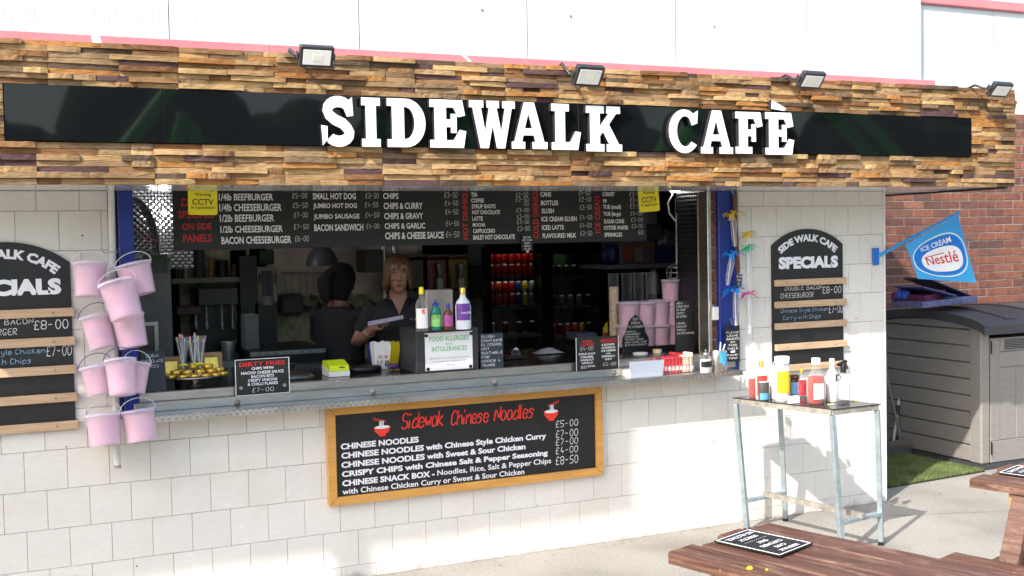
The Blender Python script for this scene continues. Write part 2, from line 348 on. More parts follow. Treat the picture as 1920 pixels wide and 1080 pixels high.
K['shedroof'] = mat('dark_grey_resin', (.045,.046,.050), .55, var=.15, scale=10, bump=.3)
K['turf'] = mat('turf', (.135,.175,.055), .8, var=.35, scale=6)
K['turfback'] = mat('turf_backing', (.02,.03,.01), .9)
K['blackplastic'] = mat('black_plastic', (.012,.012,.013), .35)
K['greyplastic'] = mat('grey_plastic', (.22,.23,.25), .45)
K['whiteplastic'] = mat('white_plastic', (.75,.75,.74), .4, var=.04)
K['yellow'] = mat('yellow_sign', (.80,.70,.02), .4, var=.04)
K['cyan'] = mat('light_blue_fabric', (.035,.32,.66), .6, var=.08, scale=4)
K['bracket'] = mat('blue_plastic', (.01,.13,.55), .4)
K['glasslens'] = mat('lamp_glass', (.82,.82,.78), .15, var=.05)
K['lampback'] = mat('lamp_housing', (.03,.03,.033), .4)
K['skin'] = mat('skin', (.33,.165,.115), .5, var=.08, scale=12)
K['hair_brown'] = mat('brown_hair', (.13,.055,.025), .55, var=.5, scale=30, stretch=(6,6,1), bump=.5)
K['hair_black'] = mat('black_hair', (.006,.005,.006), .85, var=.3, scale=30, stretch=(6,6,1))
K['shirt'] = mat('black_polo', (.012,.012,.015), .8, var=.2, scale=20)
K['card'] = mat('brown_card', (.36,.22,.12), .8)
K['gold'] = mat('gold_foil', (.75,.50,.09), .28, metal=.7, var=.2, scale=40, bump=.4)
K['clear'] = clear_mat('clear_plastic', (.38,.39,.41), .05)
K['cellophane'] = clear_mat('cellophane', (.75,.76,.8), .12, .12)
K['glass'] = clear_mat('bottle_glass', (.55,.58,.56), .10, .05)
K['fridgeglass'] = clear_mat('fridge_glass', (.02,.03,.03), .12, .03)
K['bucket'] = clear_mat('lilac_translucent_plastic', (.86,.76,.90), .30, .3)
K['floss'] = mat('pink_candy_floss', (.90,.50,.63), .9, var=.17, scale=15, bump=.6, bscale=60)
K['brown_sauce'] = mat('brown_sauce', (.10,.03,.01), .2)
K['ketchup'] = mat('ketchup_red', (.55,.02,.012), .25)
K['orange_l'] = mat('orange_label', (.75,.40,.04), .45, var=.3, scale=20)
K['stonewall'] = mat('stone_effect_panel', (.50,.42,.28), .7, var=.45, scale=14)
K['grey'] = mat('grey_wall', (.42,.41,.40), .7)
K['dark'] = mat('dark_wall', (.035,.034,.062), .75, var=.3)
K['floor'] = mat('kitchen_floor', (.25,.24,.23), .6)
K['wooddark'] = mat('dark_wood', (.14,.05,.025), .6, var=.3, scale=10)
def cm(name, r, g, b, rough=.45, **k):
    key = 'c_'+name
    if key not in K: K[key] = mat(name, srgb(r, g, b), rough, var=k.pop('var', .06), **k)
    return K[key]
# ------------------------------------------------------------------ lettering
FONT = None
_tc = {}
def glyphs(body, bold, res=3):
    k = (body, bold, res)
    if k in _tc: return _tc[k]
    cu = bpy.data.curves.new('t', 'FONT'); cu.body = body; cu.size = 1; cu.offset = bold; cu.resolution_u = res; cu.fill_mode = 'FRONT'
    cu.offset = bold*.62
    ob = bpy.data.objects.new('t', cu); COL.objects.link(ob)
    bpy.context.view_layer.update()
    me = bpy.data.meshes.new_from_object(ob.evaluated_get(bpy.context.evaluated_depsgraph_get()))
    vs = [(v.co.x, v.co.y) for v in me.vertices]; fs = [list(p.vertices) for p in me.polygons]
    bpy.data.objects.remove(ob); bpy.data.curves.remove(cu); bpy.data.meshes.remove(me)
    _tc[k] = (vs, fs); return _tc[k]
def put(vs, fs, x0, x1, z0, z1, fr, d, m, parent, name='lettering', rot=False, fn=None, mm=None):
    if not vs: return None
    if rot: vs = [(-b, a) for a, b in vs]
    ax = [v[0] for v in vs]; bx = [v[1] for v in vs]; a0, a1, b0, b1 = min(ax), max(ax), min(bx), max(bx)
    sa = (x1-x0)/max(1e-6, a1-a0); sb = (z1-z0)/max(1e-6, b1-b0)
    pts = [(x0+(a-a0)*sa, z0+(b-b0)*sb) for a, b in vs]
    if fn: pts = [fn(*p) for p in pts]
    t = mm or M(); t.add([fr(a, b, d) for a, b in pts], fs)
    if mm is None: return t.build(name, m, parent)
_dn = [0]
def text(body, x0, x1, z0, z1, fr, m, parent, bold=.0, d=.002, res=3, **k):
    _dn[0] += 1; d += (_dn[0] % 6)*.0003
    vs, fs = glyphs(body, bold, res); return put(vs, fs, x0, x1, z0, z1, fr, d, m, parent, **k)
SF = {'A':'02 28 42/14 34','B':'02 08 28 37 36 25 05/25 44 43 32 02','C':'47 28 18 06 03 12 22 43','D':'02 08 28 46 44 22 02','E':'48 08 02 42/05 35','F':'48 08 02/05 35',
'G':'47 28 18 06 03 12 32 44 24','H':'02 08/42 48/05 45','I':'22 28','J':'48 43 32 12 03','K':'02 08/48 05 42','L':'08 02 42','M':'02 08 24 48 42','N':'02 08 42 48',
'O':'18 06 04 12 32 44 46 38 18','P':'02 08 38 47 46 35 05','R':'02 08 38 47 46 35 05 42','S':'47 38 18 07 06 15 35 44 43 32 12 03','T':'08 48/28 22','U':'08 03 12 32 43 48',
'V':'08 22 48','W':'08 12 26 32 48','X':'02 48/08 42','Y':'08 25 48/25 22','Z':'08 48 02 42','0':'18 06 04 12 32 44 46 38 18','1':'17 28 22','2':'07 18 38 47 46 02 42',
'3':'08 48 25 44 43 32 12 03','4':'28 04 44/35 32','5':'48 08 05 35 44 43 32 02','6':'38 06 03 12 32 43 44 35 05','7':'08 48 12','8':'15 06 07 18 38 47 46 35 15 04 03 12 32 43 44 35',
'9':'45 15 06 07 18 38 47 32','£':'47 38 28 17 13 02 42/05 35','&':'42 07 18 27 03 12 32 44','-':'05 35','.':'22 23','!':'28 24/22 23',"'":'28 27',
'a':'46 16 05 03 12 32 44/46 42','c':'45 26 16 04 12 22 43','d':'45 26 15 03 12 32 44/48 43 52','e':'04 44 45 26 16 04 12 32 43','h':'02 08/04 26 36 44 42','i':'25 22/27 28','k':'02 08/36 04 42','l':'28 23 32',
'n':'02 06/04 26 36 44 42','o':'16 04 12 32 44 36 16','p':'00 06/05 26 36 44 32 12 03','r':'02 06/04 26 36','s':'45 26 16 05 34 33 22 02','t':'27 23 32/15 35','u':'06 03 12 32 43 46/46 42','w':'06 12 25 32 46','y':'06 13 33/46 42 20 00'}
def strokes(body, jit=.12, adv=5.6, slant=0.0):
    out = []; x = 0
    for line in body.split('\n')[:1]:
        for ch in line:
            g = SF.get(ch) or SF.get(ch.upper())
            if ch == ' ': x += 3.4; continue
            if not g: continue
            nar = ch in "Iil.'!1"; off = -1.4 if nar else 0
            for st in g.split('/'):
                ps = [(x+off+int(t[0])+random.uniform(-jit, jit), int(t[1])+random.uniform(-jit, jit)) for t in st.split()]
                out.append([(a+slant*b, b) for a, b in ps])
            x += 2.6 if nar else adv
    return out
def ribbons(sts, wd, smooth=2):
    vs = []; fs = []
    for st in sts:
        for _ in range(smooth):
            if len(st) < 3: break
            q = [st[0]]
            for i in range(len(st)-1):
                a, b = st[i], st[i+1]; q += [(a[0]*.75+b[0]*.25, a[1]*.75+b[1]*.25), (a[0]*.25+b[0]*.75, a[1]*.25+b[1]*.75)]
            q.append(st[-1]); st = q
        L = []
        for i, p in enumerate(st):
            a = st[max(0, i-1)]; b = st[min(len(st)-1, i+1)]; dx, dy = b[0]-a[0], b[1]-a[1]; l = math.hypot(dx, dy) or 1
            ww = wd(dx/l, dy/l) if callable(wd) else wd
            L.append((p, (-dy/l*ww/2, dx/l*ww/2)))
        o = len(vs)
        for p, n in L: vs += [(p[0]+n[0], p[1]+n[1]), (p[0]-n[0], p[1]-n[1])]
        for i in range(len(L)-1): fs.append((o+2*i, o+2*i+1, o+2*i+3, o+2*i+2))
    return vs, fs
def chalk(body, x0, x1, z0, z1, fr, parent, m=None, wd=.75, d=.002, jit=.14, slant=.08, **k):
    vs, fs = ribbons(strokes(body, jit, slant=slant), wd); return put(vs, fs, x0, x1, z0, z1, fr, d, m or K['chalk'], parent, **k)
def chalk_block(lines, x0, x1, z0, z1, fr, parent, wd=.8, d=.002, m=None, center=True):
    mm = M(); n = len(lines); h = (z1-z0)/n; mx = max(len(l) for l in lines)
    for i, l in enumerate(lines):
        if not l.strip(): continue
        ww = (x1-x0)*max(.35, len(l)/mx); c = (x0+x1)/2 if center else x0+ww/2
        zt = z1-h*i
        vs, fs = ribbons(strokes(l, .16, slant=.06), wd, 1); put(vs, fs, c-ww/2, c+ww/2, zt-h*.8, zt-h*.12, fr, d, None, None, mm=mm)
    return mm.build('lettering', m or K['chalk'], parent)

# ================================================================== SETTING
g = M(); S = 60
g.add([(-S, -S, 0), (S, -S, 0), (S, S, 0), (-S, S, 0)], [(0,1,2,3)]); struct(g.build('ground', K['concrete']))
dg = M(); random.seed(41)
for i in range(420):
    if random.random() < .45: x = random.uniform(-.5, 6.8); y = -abs(random.gauss(0, .10))-.004
    else: x = random.uniform(-.5, 8.5); y = random.uniform(-3.2, 1.2)
    if y > -.003 and x < 5.54: continue
    r_ = random.uniform(.002, .008); n_ = random.randint(4, 6); a0 = random.uniform(0, 6)
    dg.add([(x+r_*math.cos(a0+q*6.283/n_)*random.uniform(.5, 1.2), y+r_*math.sin(a0+q*6.283/n_)*random.uniform(.5, 1.2), random.uniform(.0015, .005)) for q in range(n_)], [list(range(n_))])

K_litter = mat('litter', (.16,.13,.10), .9, var=.7, scale=30)
lo_ = dg.build('litter', K_litter); lo_['kind'] = 'stuff'
ck_ = M(); random.seed(3)
for (xa, ya, xb, yb2) in ((1.0, -.55, 3.4, -1.5), (4.9, -.2, 7.6, -1.15), (5.6, .1, 5.9, -2.4)):
    px_ = None
    for i in range(41):
        u_ = i/40; p_ = Vector((xa+(xb-xa)*u_+random.uniform(-.012,.012), ya+(yb2-ya)*u_+random.uniform(-.012,.012), .0012)); w_ = random.uniform(.001, .0035)
        if px_ is not None: ck_.add([px_[0]+Vector((0,px_[1],0)), px_[0]-Vector((0,px_[1],0)), p_-Vector((0,w_,0)), p_+Vector((0,w_,0))], [(0,1,2,3)])
        px_ = (p_, w_)
lo_ = ck_.build('ground_crack', mat('crack_dirt', (.10,.09,.08), .95)); struct(lo_)
# ---- tiled wall: opening from XO0 to XO1, sill ZS
XO0 = at(202, 400, 0).x; XO1 = at(1383, 400, 0).x; XR = 5.513; XL = -1.0; ZT = 2.175; ZS = 1.005
wall = thing('tiled_wall', 'cream square tiled front wall below and either side of the serving hatch', 'wall', ((XL+XR)/2, 0, 0))
t = M(); t.box(XL, XR, .009, .16, 0, ZS-.002); t.build('backing', K['grout'], wall)
t = M(); t.box(XL, XO0, .009, .16, ZS-.001, ZT+.03); t.box(XO1, XR, .009, .16, ZS-.001, ZT+.03); t.build('backing', K['grout'], wall)
t = M(); t.box(XR-.004, XR+.012, -.004, .02, 0, ZT, 0, .002); t.build('corner_trim', K['whiteplastic'], wall)
t = M(); t.box(XR-.01, XR, .17, 1.7, 0, ZT); t.build('side_wall', K['whiteplastic'], wall)
_tm = {}
def tile(x0, x1, z0, z1):
    gp = .0012; x0 += gp; x1 -= gp; z0 += gp; z1 -= gp
    if x1-x0 < .006 or z1-z0 < .006: return
    k = (round(x1-x0, 3), round(z1-z0, 3))
    if k not in _tm:
        q = M(); q.box(-k[0]/2, k[0]/2, 0, .0085, -k[1]/2, k[1]/2, 0, .0012)
        me = bpy.data.meshes.new('tile'); me.from_pydata([tuple(p) for p in q.v], [], q.f); me.materials.append(K['tile']); _tm[k] = me
    o = link('tile', _tm[k], wall, ((x0+x1)/2, random.uniform(-.0006, .0006), (z0+z1)/2))
    o.rotation_euler = (random.uniform(-.002, .002), 0, 0)
ZA = .875
for r in range(-5, 7):
    z0 = ZA+.2*r; z1 = z0+.2
    off = 0 if (r % 2 == 0) else .1
    # joint parity: band just below z=.875 has whole-number joints
    off = 0 if ((-1-r) % 2 == 0) else .1
    z0c, z1c = max(z0, 0.0), min(z1, ZT)
    if z1c <= z0c: continue
    k = math.floor((XL-off)/.2)
    while k*.2+off < XR-.004:
        x0 = max(XL, k*.2+off); x1 = min(XR-.004, (k+1)*.2+off); k += 1
        if z1c > ZS+.001:
            segs = []
            if x0 < XO0: segs.append((x0, min(x1, XO0)))
            if x1 > XO1: segs.append((max(x0, XO1), x1))
            for s0, s1 in segs: tile(s0, s1, max(z0c, ZS) if z0c > ZS-.15 else z0c, z1c)
            if z0c < ZS:
                mid0, mid1 = max(x0, XO0), min(x1, XO1)
                if mid1 > mid0: tile(mid0, mid1, z0c, ZS)
                for s0, s1 in segs: tile(s0, s1, z0c, ZS)
        else: tile(x0, x1, z0c, z1c)
hh = M(); random.seed(21)
for i in range(64):
    x = random.uniform(XL, XR); z = random.uniform(.15, 2.1)
    if XO0-.05 < x < XO1+.05 and z > .9: continue
    if z < .9 and random.random() < .7: continue
    a = random.uniform(.0028, .0048); hh.add([(x+a*math.cos(q*math.pi/4), -.0016, z+a*math.sin(q*math.pi/4)) for q in range(8)], [list(range(8))])
o = hh.build('screw_hole', K['blackprint'], wall); o['kind'] = 'stuff'
random.seed(9)
# ---- canopy with reclaimed wood fascia
YF = -.64; ZF1 = 2.81; XF1 = 6.055; XF0 = -1.0
can = thing('canopy', 'box canopy faced with stacked strips of reclaimed wood over the serving hatch', 'canopy', ((XF0+XF1)/2, 0, ZT))
t = M(); t.box(XF0, XF1, YF+.03, YF+.06, ZT+.002, ZF1-.004); t.build('backing', K['backing'], can)
t = M(); nx, ny = 60, 8
vs = []
for i in range(nx+1):
    for j in range(ny+1):
        x = XF0+(XF1-.02-XF0)*i/nx; y = YF+.012+(.012-YF-.012)*j/ny
        vs.append((x, y, ZT+.004*math.sin(x*2.1)*math.sin(j/ny*3.1)*(1 if j < ny else 0)+.001))
t.add(vs, [(i*(ny+1)+j, i*(ny+1)+j+1, (i+1)*(ny+1)+j+1, (i+1)*(ny+1)+j) for i in range(nx) for j in range(ny)], 0, True)
t.build('soffit', K['soffit'], can)
t = M(); t.box(XR+.014, XF1-.021, .0125, 1.66, ZT-.001, ZT+.004); t.build('soffit', K['soffit'], can)
t = M(); t.box(XF0, XF1, YF+.065, 1.66, ZF1-.06, ZF1-.01); t.build('roof', K['backing'], can)
t = M(); t.box(XF1-.02, XF1-.002, YF+.07, 1.66, ZT-.012, ZF1-.062); t.build('end_trim', K['blackplastic'], can)
SX0, SX1, SZ0, SZ1 = -.022, 5.652, 2.364, 2.612
_sv = []
for i in range(10):
    q = M(); n = 7; fr_ = []
    vs = []
    for j in range(n+1):
        a = j/n-.5; e = (abs(a*2)**6)*.12
        for b in (-.5, .5):
            vs.append((a, -random.uniform(.90, 1)+e, b*(random.uniform(.93, .99))))
    for j in range(n+1):
        a = j/n-.5
        for b in (-.5, .5): vs.append((a, 0, b*.985))
    fs = []
    o2 = 2*(n+1)
    for j in range(n):
        fs.append((2*j, 2*j+2, 2*j+3, 2*j+1)); fs.append((2*j, o2+2*j, o2+2*j+2, 2*j+2)); fs.append((2*j+1, 2*j+3, o2+2*j+3, o2+2*j+1))
    fs.append((0, 1, o2+1, o2)); fs.append((2*n, o2+2*n, o2+2*n+1, 2*n+1))
    me = bpy.data.meshes.new('strip'); me.from_pydata(vs, [], fs); me.materials.append(K['strip']); _sv.append((me, vs, fs))
strips = []
def strip_rows(x0, x1, z0, z1, n):
    h = (z1-z0)/n
    mods = [x0]
    while mods[-1] < x1-.25: mods.append(mods[-1]+random.choice((.5, .56, .6)))
    mods[-1] = x1
    for a, b in zip(mods, mods[1:]):
        for r in range(n):
            x = a+(random.uniform(.0, .0) if r % 2 else 0)
            while x < b-.02:
                l = random.choice((.1, .14, .18, .22, .26, .3))
                if b-(x+l) < .07: l = b-x
                strips.append((x, x+l, z0+r*h, z0+(r+1)*h)); x += l
strip_rows(XF0, XF1, ZT-.004, SZ0-.003, 7)
strip_rows(XF0, XF1, SZ1+.003, ZF1, 8)
strip_rows(SX1+.004, XF1, SZ0-.003, SZ1+.003, 9)
strip_rows(XF0, SX0-.003, SZ0-.003, SZ1+.003, 9)
vis = sorted([s for s in strips if s[1] > -.07], key=lambda s: -((s[1]-s[0])*.4/(1+.16*max(0, s[0]))**2))
big = vis[:296]; rest = [s for s in strips if s not in set(big)]
for s in big:
    me, _, _ = random.choice(_sv); dp = random.choice((.004, .010, .016, .024, .034))
    o = link('strip', me, can, ((s[0]+s[1])/2, YF+.0295, (s[2]+s[3])/2)); o.scale = (s[1]-s[0]-.001, dp+.012, s[3]-s[2]); o.rotation_euler = (random.uniform(-.05,.05), random.uniform(-.012,.012), random.uniform(-.02,.02))
t = M()
for s in rest:
    _, vs, fs = random.choice(_sv); dp = random.choice((.004, .010, .016, .024, .034))+.012
    t.add([((s[0]+s[1])/2+v[0]*(s[1]-s[0]-.001), YF+.0295+v[1]*dp, (s[2]+s[3])/2+v[2]*(s[3]-s[2])) for v in vs], fs)
o = t.build('strip', K['strip_s'], can); o['kind'] = 'stuff'
# ---- sign
sign = thing('shop_sign', 'long gloss black name sign with raised white slab letters reading SIDEWALK CAFÈ', 'sign', ((SX0+SX1)/2, YF-.03, SZ0))
YS = YF-.008
for a, b in ((SX0, at(306, 210, YS).x), (at(306, 210, YS).x, at(1084, 230, YS).x), (at(1084, 230, YS).x, at(1665, 250, YS).x), (at(1665, 250, YS).x, SX1)):
    t = M(); t.box(a+.001, b-.001, YS, YF+.028, SZ0, SZ1, 0, .001); t.build('panel', K['gloss'], sign)
SL = 1.5
LT = {
'I': (5, [(0,0),(5,0),(5,1.6),(3.9,1.6),(3.9,8.4),(5,8.4),(5,10),(0,10),(0,8.4),(1.1,8.4),(1.1,1.6),(0,1.6)], None),
'E': (8, [(0,0),(7.4,0),(8,3.5),(6.5,3.8),(5.2,1.6),(3.6,1.6),(3.6,4.3),(4.6,4.3),(4.6,3.1),(5.9,3.1),(5.9,7.1),(4.6,7.1),(4.6,5.9),(3.6,5.9),(3.6,8.4),(5.2,8.4),(6.2,6.4),(7.8,6.8),(7.2,10),(0,10),(0,8.4),(1,8.4),(1,1.6),(0,1.6)], None),
'F': (8, [(0,0),(4.9,0),(4.9,1.6),(3.6,1.6),(3.6,4.2),(4.7,4.2),(4.7,2.9),(6,2.9),(6,7.1),(4.7,7.1),(4.7,5.8),(3.6,5.8),(3.6,8.4),(5.3,8.4),(6.4,6.3),(8,6.7),(7.4,10),(0,10),(0,8.4),(1,8.4),(1,1.6),(0,1.6)], None),
'L': (8, [(0,0),(7.2,0),(8,3.9),(6.5,4.1),(5,1.7),(3.7,1.7),(3.7,8.4),(4.8,8.4),(4.8,10),(0,10),(0,8.4),(1,8.4),(1,1.6),(0,1.6)], None),
'A': (9.4, [(0,0),(3.5,0),(3.5,1.5),(2.7,1.5),(3.1,2.9),(5.8,2.9),(6.2,1.5),(5.4,1.5),(5.4,0),(9.4,0),(9.4,1.5),(8.6,1.5),(6,10),(3.3,10),(.7,1.5),(0,1.5)], [(3.5,4.4),(4.45,7.6),(5.4,4.4)]),
'W': (12.9, [(0,10),(0,8.5),(.9,8.5),(3.0,0),(5.3,0),(6.5,4.8),(7.6,0),(9.9,0),(12,8.5),(12.9,8.5),(12.9,10),(9.3,10),(9.3,8.5),(10,8.5),(8.9,3.6),(7.7,8.5),(8.4,8.5),(8.4,10),(4.9,10),(4.9,8.5),(5.5,8.5),(4.4,3.6),(3.3,8.5),(4.0,8.5),(4.0,10)], None),
'K': (9.4, [(0,0),(4.7,0),(4.7,1.6),(3.6,1.6),(3.6,3.4),(4.4,4.3),(6,1.6),(5.3,1.6),(5.3,0),(9.4,0),(9.4,1.6),(8.6,1.6),(6,6),(7.9,8.4),(9,8.4),(9,10),(5.3,10),(5.3,8.4),(5.9,8.4),(3.6,5.6),(3.6,8.4),(4.7,8.4),(4.7,10),(0,10),(0,8.4),(1,8.4),(1,1.6),(0,1.6)], None),
}
def arc(cx, cy, rx, ry, a0, a1, n): return [(cx+rx*math.cos(R(a0+(a1-a0)*i/n)), cy+ry*math.sin(R(a0+(a1-a0)*i/n))) for i in range(n+1)]
LT['D'] = (8.2, [(0,0)]+arc(4.0,5,4.2,5,-90,90,14)+[(0,10),(0,8.4),(1,8.4),(1,1.6),(0,1.6)], [(3.6,1.7)]+arc(3.9,5,1.9,3.3,-90,90,10)+[(3.6,8.3)])
LT['C'] = (8, arc(4.2,5,4.2,5.05,68,322,22)+arc(4.4,5,2.2,3.5,-42,-300,18)+[(6.2,6.4),(7.7,6.9),(7.9,9.9),(6.6,9.1)], None)
def s_shape():
    c = arc(3.9,7.25,2.6,1.75,20,180,8)+[(1.7,6.3),(3.0,5.35),(4.9,4.6),(6.0,3.6)]+arc(3.9,2.75,2.6,1.75,0,-160,8)
    L, Rr = [], []
    for i, p in enumerate(c):
        a = c[max(0, i-1)]; b = c[min(len(c)-1, i+1)]; dx, dy = b[0]-a[0], b[1]-a[1]; l = math.hypot(dx, dy); wv = 1.12
        L.append((p[0]-dy/l*wv, p[1]+dx/l*wv)); Rr.append((p[0]+dy/l*wv, p[1]-dx/l*wv))
    return [(7.4,6.2),(7.2,10)]+[(6.3,9.3)]+Rr[1:-1]+[(.9,1.0),(.1,0.1),(-.2,4.2),(1.3,4.0)]+L[1:-1][::-1]+[(5.9,6.0)]
LT['S'] = (8, s_shape(), None)
def fill_letter(outer, hole):
    cu = bpy.data.curves.new('l', 'CURVE'); cu.dimensions = '2D'; cu.fill_mode = 'BOTH'; cu.extrude = .5
    for pl in (outer, hole):
        if not pl: continue
        sp = cu.splines.new('POLY'); sp.points.add(len(pl)-1); sp.use_cyclic_u = True
        for p, q in zip(sp.points, pl): p.co = (q[0], q[1], 0, 1)
    ob = bpy.data.objects.new('l', cu); COL.objects.link(ob); bpy.context.view_layer.update()
    me = bpy.data.meshes.new_from_object(ob.evaluated_get(bpy.context.evaluated_depsgraph_get()))
    r = [tuple(v.co) for v in me.vertices], [list(p.vertices) for p in me.polygons], [abs(p.normal.z) > .5 for p in me.polygons]
    bpy.data.objects.remove(ob); bpy.data.curves.remove(cu); bpy.data.meshes.remove(me); return r
YL = YF-.046
for ch, a, b, y0, y1 in (('S',602,664,180,275),('I',678,713,183,275),('D',726,798,185,276),('E',806,874,187,277),('W',880,966,189,278),('A',959,1026,192,279),('L',1034,1089,195,281),('K',1099,1166,199,284),
                         ('C',1254,1309,205,287),('A',1314,1374,207,288),('F',1379,1430,210,288),('E',1435,1489,211,290)):
    x0, x1, z0, z1 = Q(a, y0, b, y1, YL); w_, out, ho = LT[ch]; vs, fs, fc = fill_letter(out, ho)
    ax = [v[0] for v in vs]; bx = [v[1] for v in vs]; A0, A1, B0, B1 = min(ax), max(ax), min(bx), max(bx)
    t = M(); t.add([(x0+(v[0]-A0)/(A1-A0)*(x1-x0), YL+.015-.015*(v[2]*2), z0+(v[1]-B0)/(B1-B0)*(z1-z0)) for v in vs], fs); t.mi = [0 if q else 1 for q in fc]
    if ch == 'E' and a == 1435:
        f_ = wall_frame(YL); ac = [at(x, y, YL) for x, y in ((1446,204),(1471,208),(1474,203),(1447,187))]
        t.prism([(p.x, p.z) for p in ac], f_, -.03, .0, 0, 1)
    t.build('letter', [K['white'], K['side']], sign)
# ---- building behind: brick wall below, white cladding above
YB = 1.74
bw = thing('brick_wall', 'red brick wall behind the storage shed, mortar joints pale', 'wall', (8.2, YB, 0))
t = M(); t.box(5.4, 12, YB+.006, YB+.25, 0, 2.96); t.build('mortar', K['mortar'], bw)
def brick_obj(parent, x0, x1, y, z0, z1, cache={}):
    k = (round(x1-x0, 3), round(z1-z0, 3))
    if k not in cache:
        q = M(); q.box(-k[0]/2, k[0]/2, 0, .02, -k[1]/2, k[1]/2, 0, .002)
        me = bpy.data.meshes.new('brick'); me.from_pydata([tuple(p) for p in q.v], [], q.f); me.materials.append(K['brick']); cache[k] = me
    link('brick', cache[k], parent, ((x0+x1)/2, y-random.uniform(.0, .003), (z0+z1)/2))
n = 0; r = 0; farb = M()
while r*.075 < 2.95:
    z0 = r*.075+.005; x = 6.9+(.1125 if r % 2 else 0)
    while x < 9.3:
        mz = z0+.03
        show = (mz < 1.05 and x < 7.55) or (1.05 <= mz < 2.3 and 7.0 < x < 9.05) or (mz >= 2.3 and x > 8.5)
        if show and n < 298: brick_obj(bw, x, x+.215, YB, z0, z0+.065); n += 1
        elif show: farb.box(x, x+.215, YB, YB+.02, z0, z0+.065, 0, .002)
        x += .225
    r += 1
if farb.v:
    o = farb.build('brick', K['brick'], bw); o['kind'] = 'stuff'
blk = thing('building', 'white ribbed metal clad building rising behind the wooden canopy', 'building', (4, YB, 2.9))
def clad_panel(x0, x1, z0, z1, y, m, rib=.045):
    q = M(); n = max(2, int((x1-x0)/rib)); w_ = (x1-x0-.006)/n; vs = []; X = x0+.003
    prof = []
    for i in range(n):
        a = X+i*w_; prof += [(a, 0), (a+w_*.78, 0), (a+w_*.86, .0013), (a+w_*.92, .0013)]
    prof.append((X+n*w_, 0))
    for px_, dy in prof: vs += [(px_, y+dy, z0), (px_, y+dy, z1)]
    q.add(vs, [(2*i, 2*i+2, 2*i+3, 2*i+1) for i in range(len(prof)-1)]); q.box(x0+.0035, x1-.0035, y+.006, y+.03, z0+.001, z1-.001)
    return q.build('panel', m, blk)
jx = [-1.6] + [at(x, y, YB).x for x, y in ((317,60),(674,80),(989,80),(1267,80),(1513,80),(1727,80))]
t = M(); t.box(-1.8, jx[-1]-.01, YB+.035, YB+.2, 2.3, 5.6); t.build('core', K['side'], blk)
for a, b in zip(jx, jx[1:]): clad_panel(a, b, 3.27, 5.6, YB, K['clad'])
t = M()
for i in range(len(jx)-1):
    for z in (3.62, 4.05, 4.4):
        for f_ in (.28, .72):
            if random.random() < .5: x = jx[i]+(jx[i+1]-jx[i])*f_; t.box(x-.008, x+.008, YB-.008, YB-.0005, z-.008, z+.008, 0, .002)
o = t.build('fixing', K['greyplastic'], blk); o['kind'] = 'stuff'
xe = [jx[-1]+.004, at(1863, 80, YB+.06).x, 9.9, 11.2]
for a, b in zip(xe, xe[1:]): clad_panel(a, b, 2.985, 3.97, YB+.06, K['clad2'], .3)
t = M(); t.box(jx[-1]+.004, 11.2, YB+.03, YB+.095, 2.93, 2.983, 0, .004); t.build('trim', K['pinkred'], blk)
t = M(); t.box(jx[-1]+.004, 11.2, YB+.02, YB+.2, 3.972, 4.06, 0, .01); t.build('capping', K['pinkred'], blk)
cutx = [-1.6, at(505, 90, YB).x, at(1080, 118, YB).x, at(1372, 130, YB).x, at(1750, 158, YB).x]
for a, b in zip(cutx, cutx[1:]):
    t = M(); t.box(a+.001, b-.001, YB-.03, YB-.002, 3.17, 3.27, 0, .004); t.build('flashing', K['pinkred'], blk)
t = M(); t.box(-1.8, 7.7, YB-.001, YB+.034, 2.8, 3.268); t.build('flashing_backing', K['clad'], blk)
def strut(p0, p1, w_, label):
    t = M(); a = at(*p0, 1.55); b = at(*p1, 1.25); t.bar(a, b+(b-a)*.12, w_, .012, 0, .003)
    return tag(t.build('roof_strut', K['oldpaint'], None, b), label, 'strut')
strut((168,24), (182,78), .05, 'pale upright strut at far left above the wooden canopy')
strut((843,80), (878,112), .02, 'thin slanting strut between the two middle floodlights')
# ---- blue posts, brick reveal, metal frame
def post(px0, px1, px_mid, label):
    a, b = at(px0, 500, 0).x, at(px1, 500, 0).x
    r_ = thing('door_post', label, 'post', ((a+b)/2, 0, ZS))
    if px_mid:
        c = at(px_mid, 500, 0).x
        t = M(); t.box(a+.001, c-.002, .012, .12, ZS-.0, ZT, 0, .004); t.build('side_channel', cm('navy_paint', 24, 30, 74), r_)
        t = M(); t.box(c, b-.002, -.008, .12, ZS-.0, ZT, 0, .005); t.build('post_face', K['blue'], r_)
    else:
        t = M(); t.box(a+.002, b-.002, -.012, .12, ZS, ZT, 0, .005); t.build('post_face', K['blue'], r_)
    return r_
post(202, 254, 224, 'blue painted post left of the hatch, behind the pink buckets')
post(1346, 1381, None, 'blue painted post right of the hatch beside the coloured fringes')
rv = thing('brick_pier', 'narrow strip of orange brick between the steel frame and right blue post', 'pier', (4.1, .03, ZS))
a, b = at(1331, 500, .02).x, at(1346, 500, .02).x
t = M(); t.box(a, b+.03, .03, .16, ZS, ZT); t.build('mortar', K['mortar'], rv)
z = ZS+.14
while z < ZT: brick_obj(rv, a+.002, b+.004, .02, z, min(ZT, z+.065)); z += .075
t = M(); t.box(a-.03, a-.002, -.004, .1, ZS+.13, ZT, 0, .003); tag(t.build('steel_edging', K['steel'], None, (a, 0, ZS)), 'upright stainless steel edge strip at the right of the hatch', 'frame')
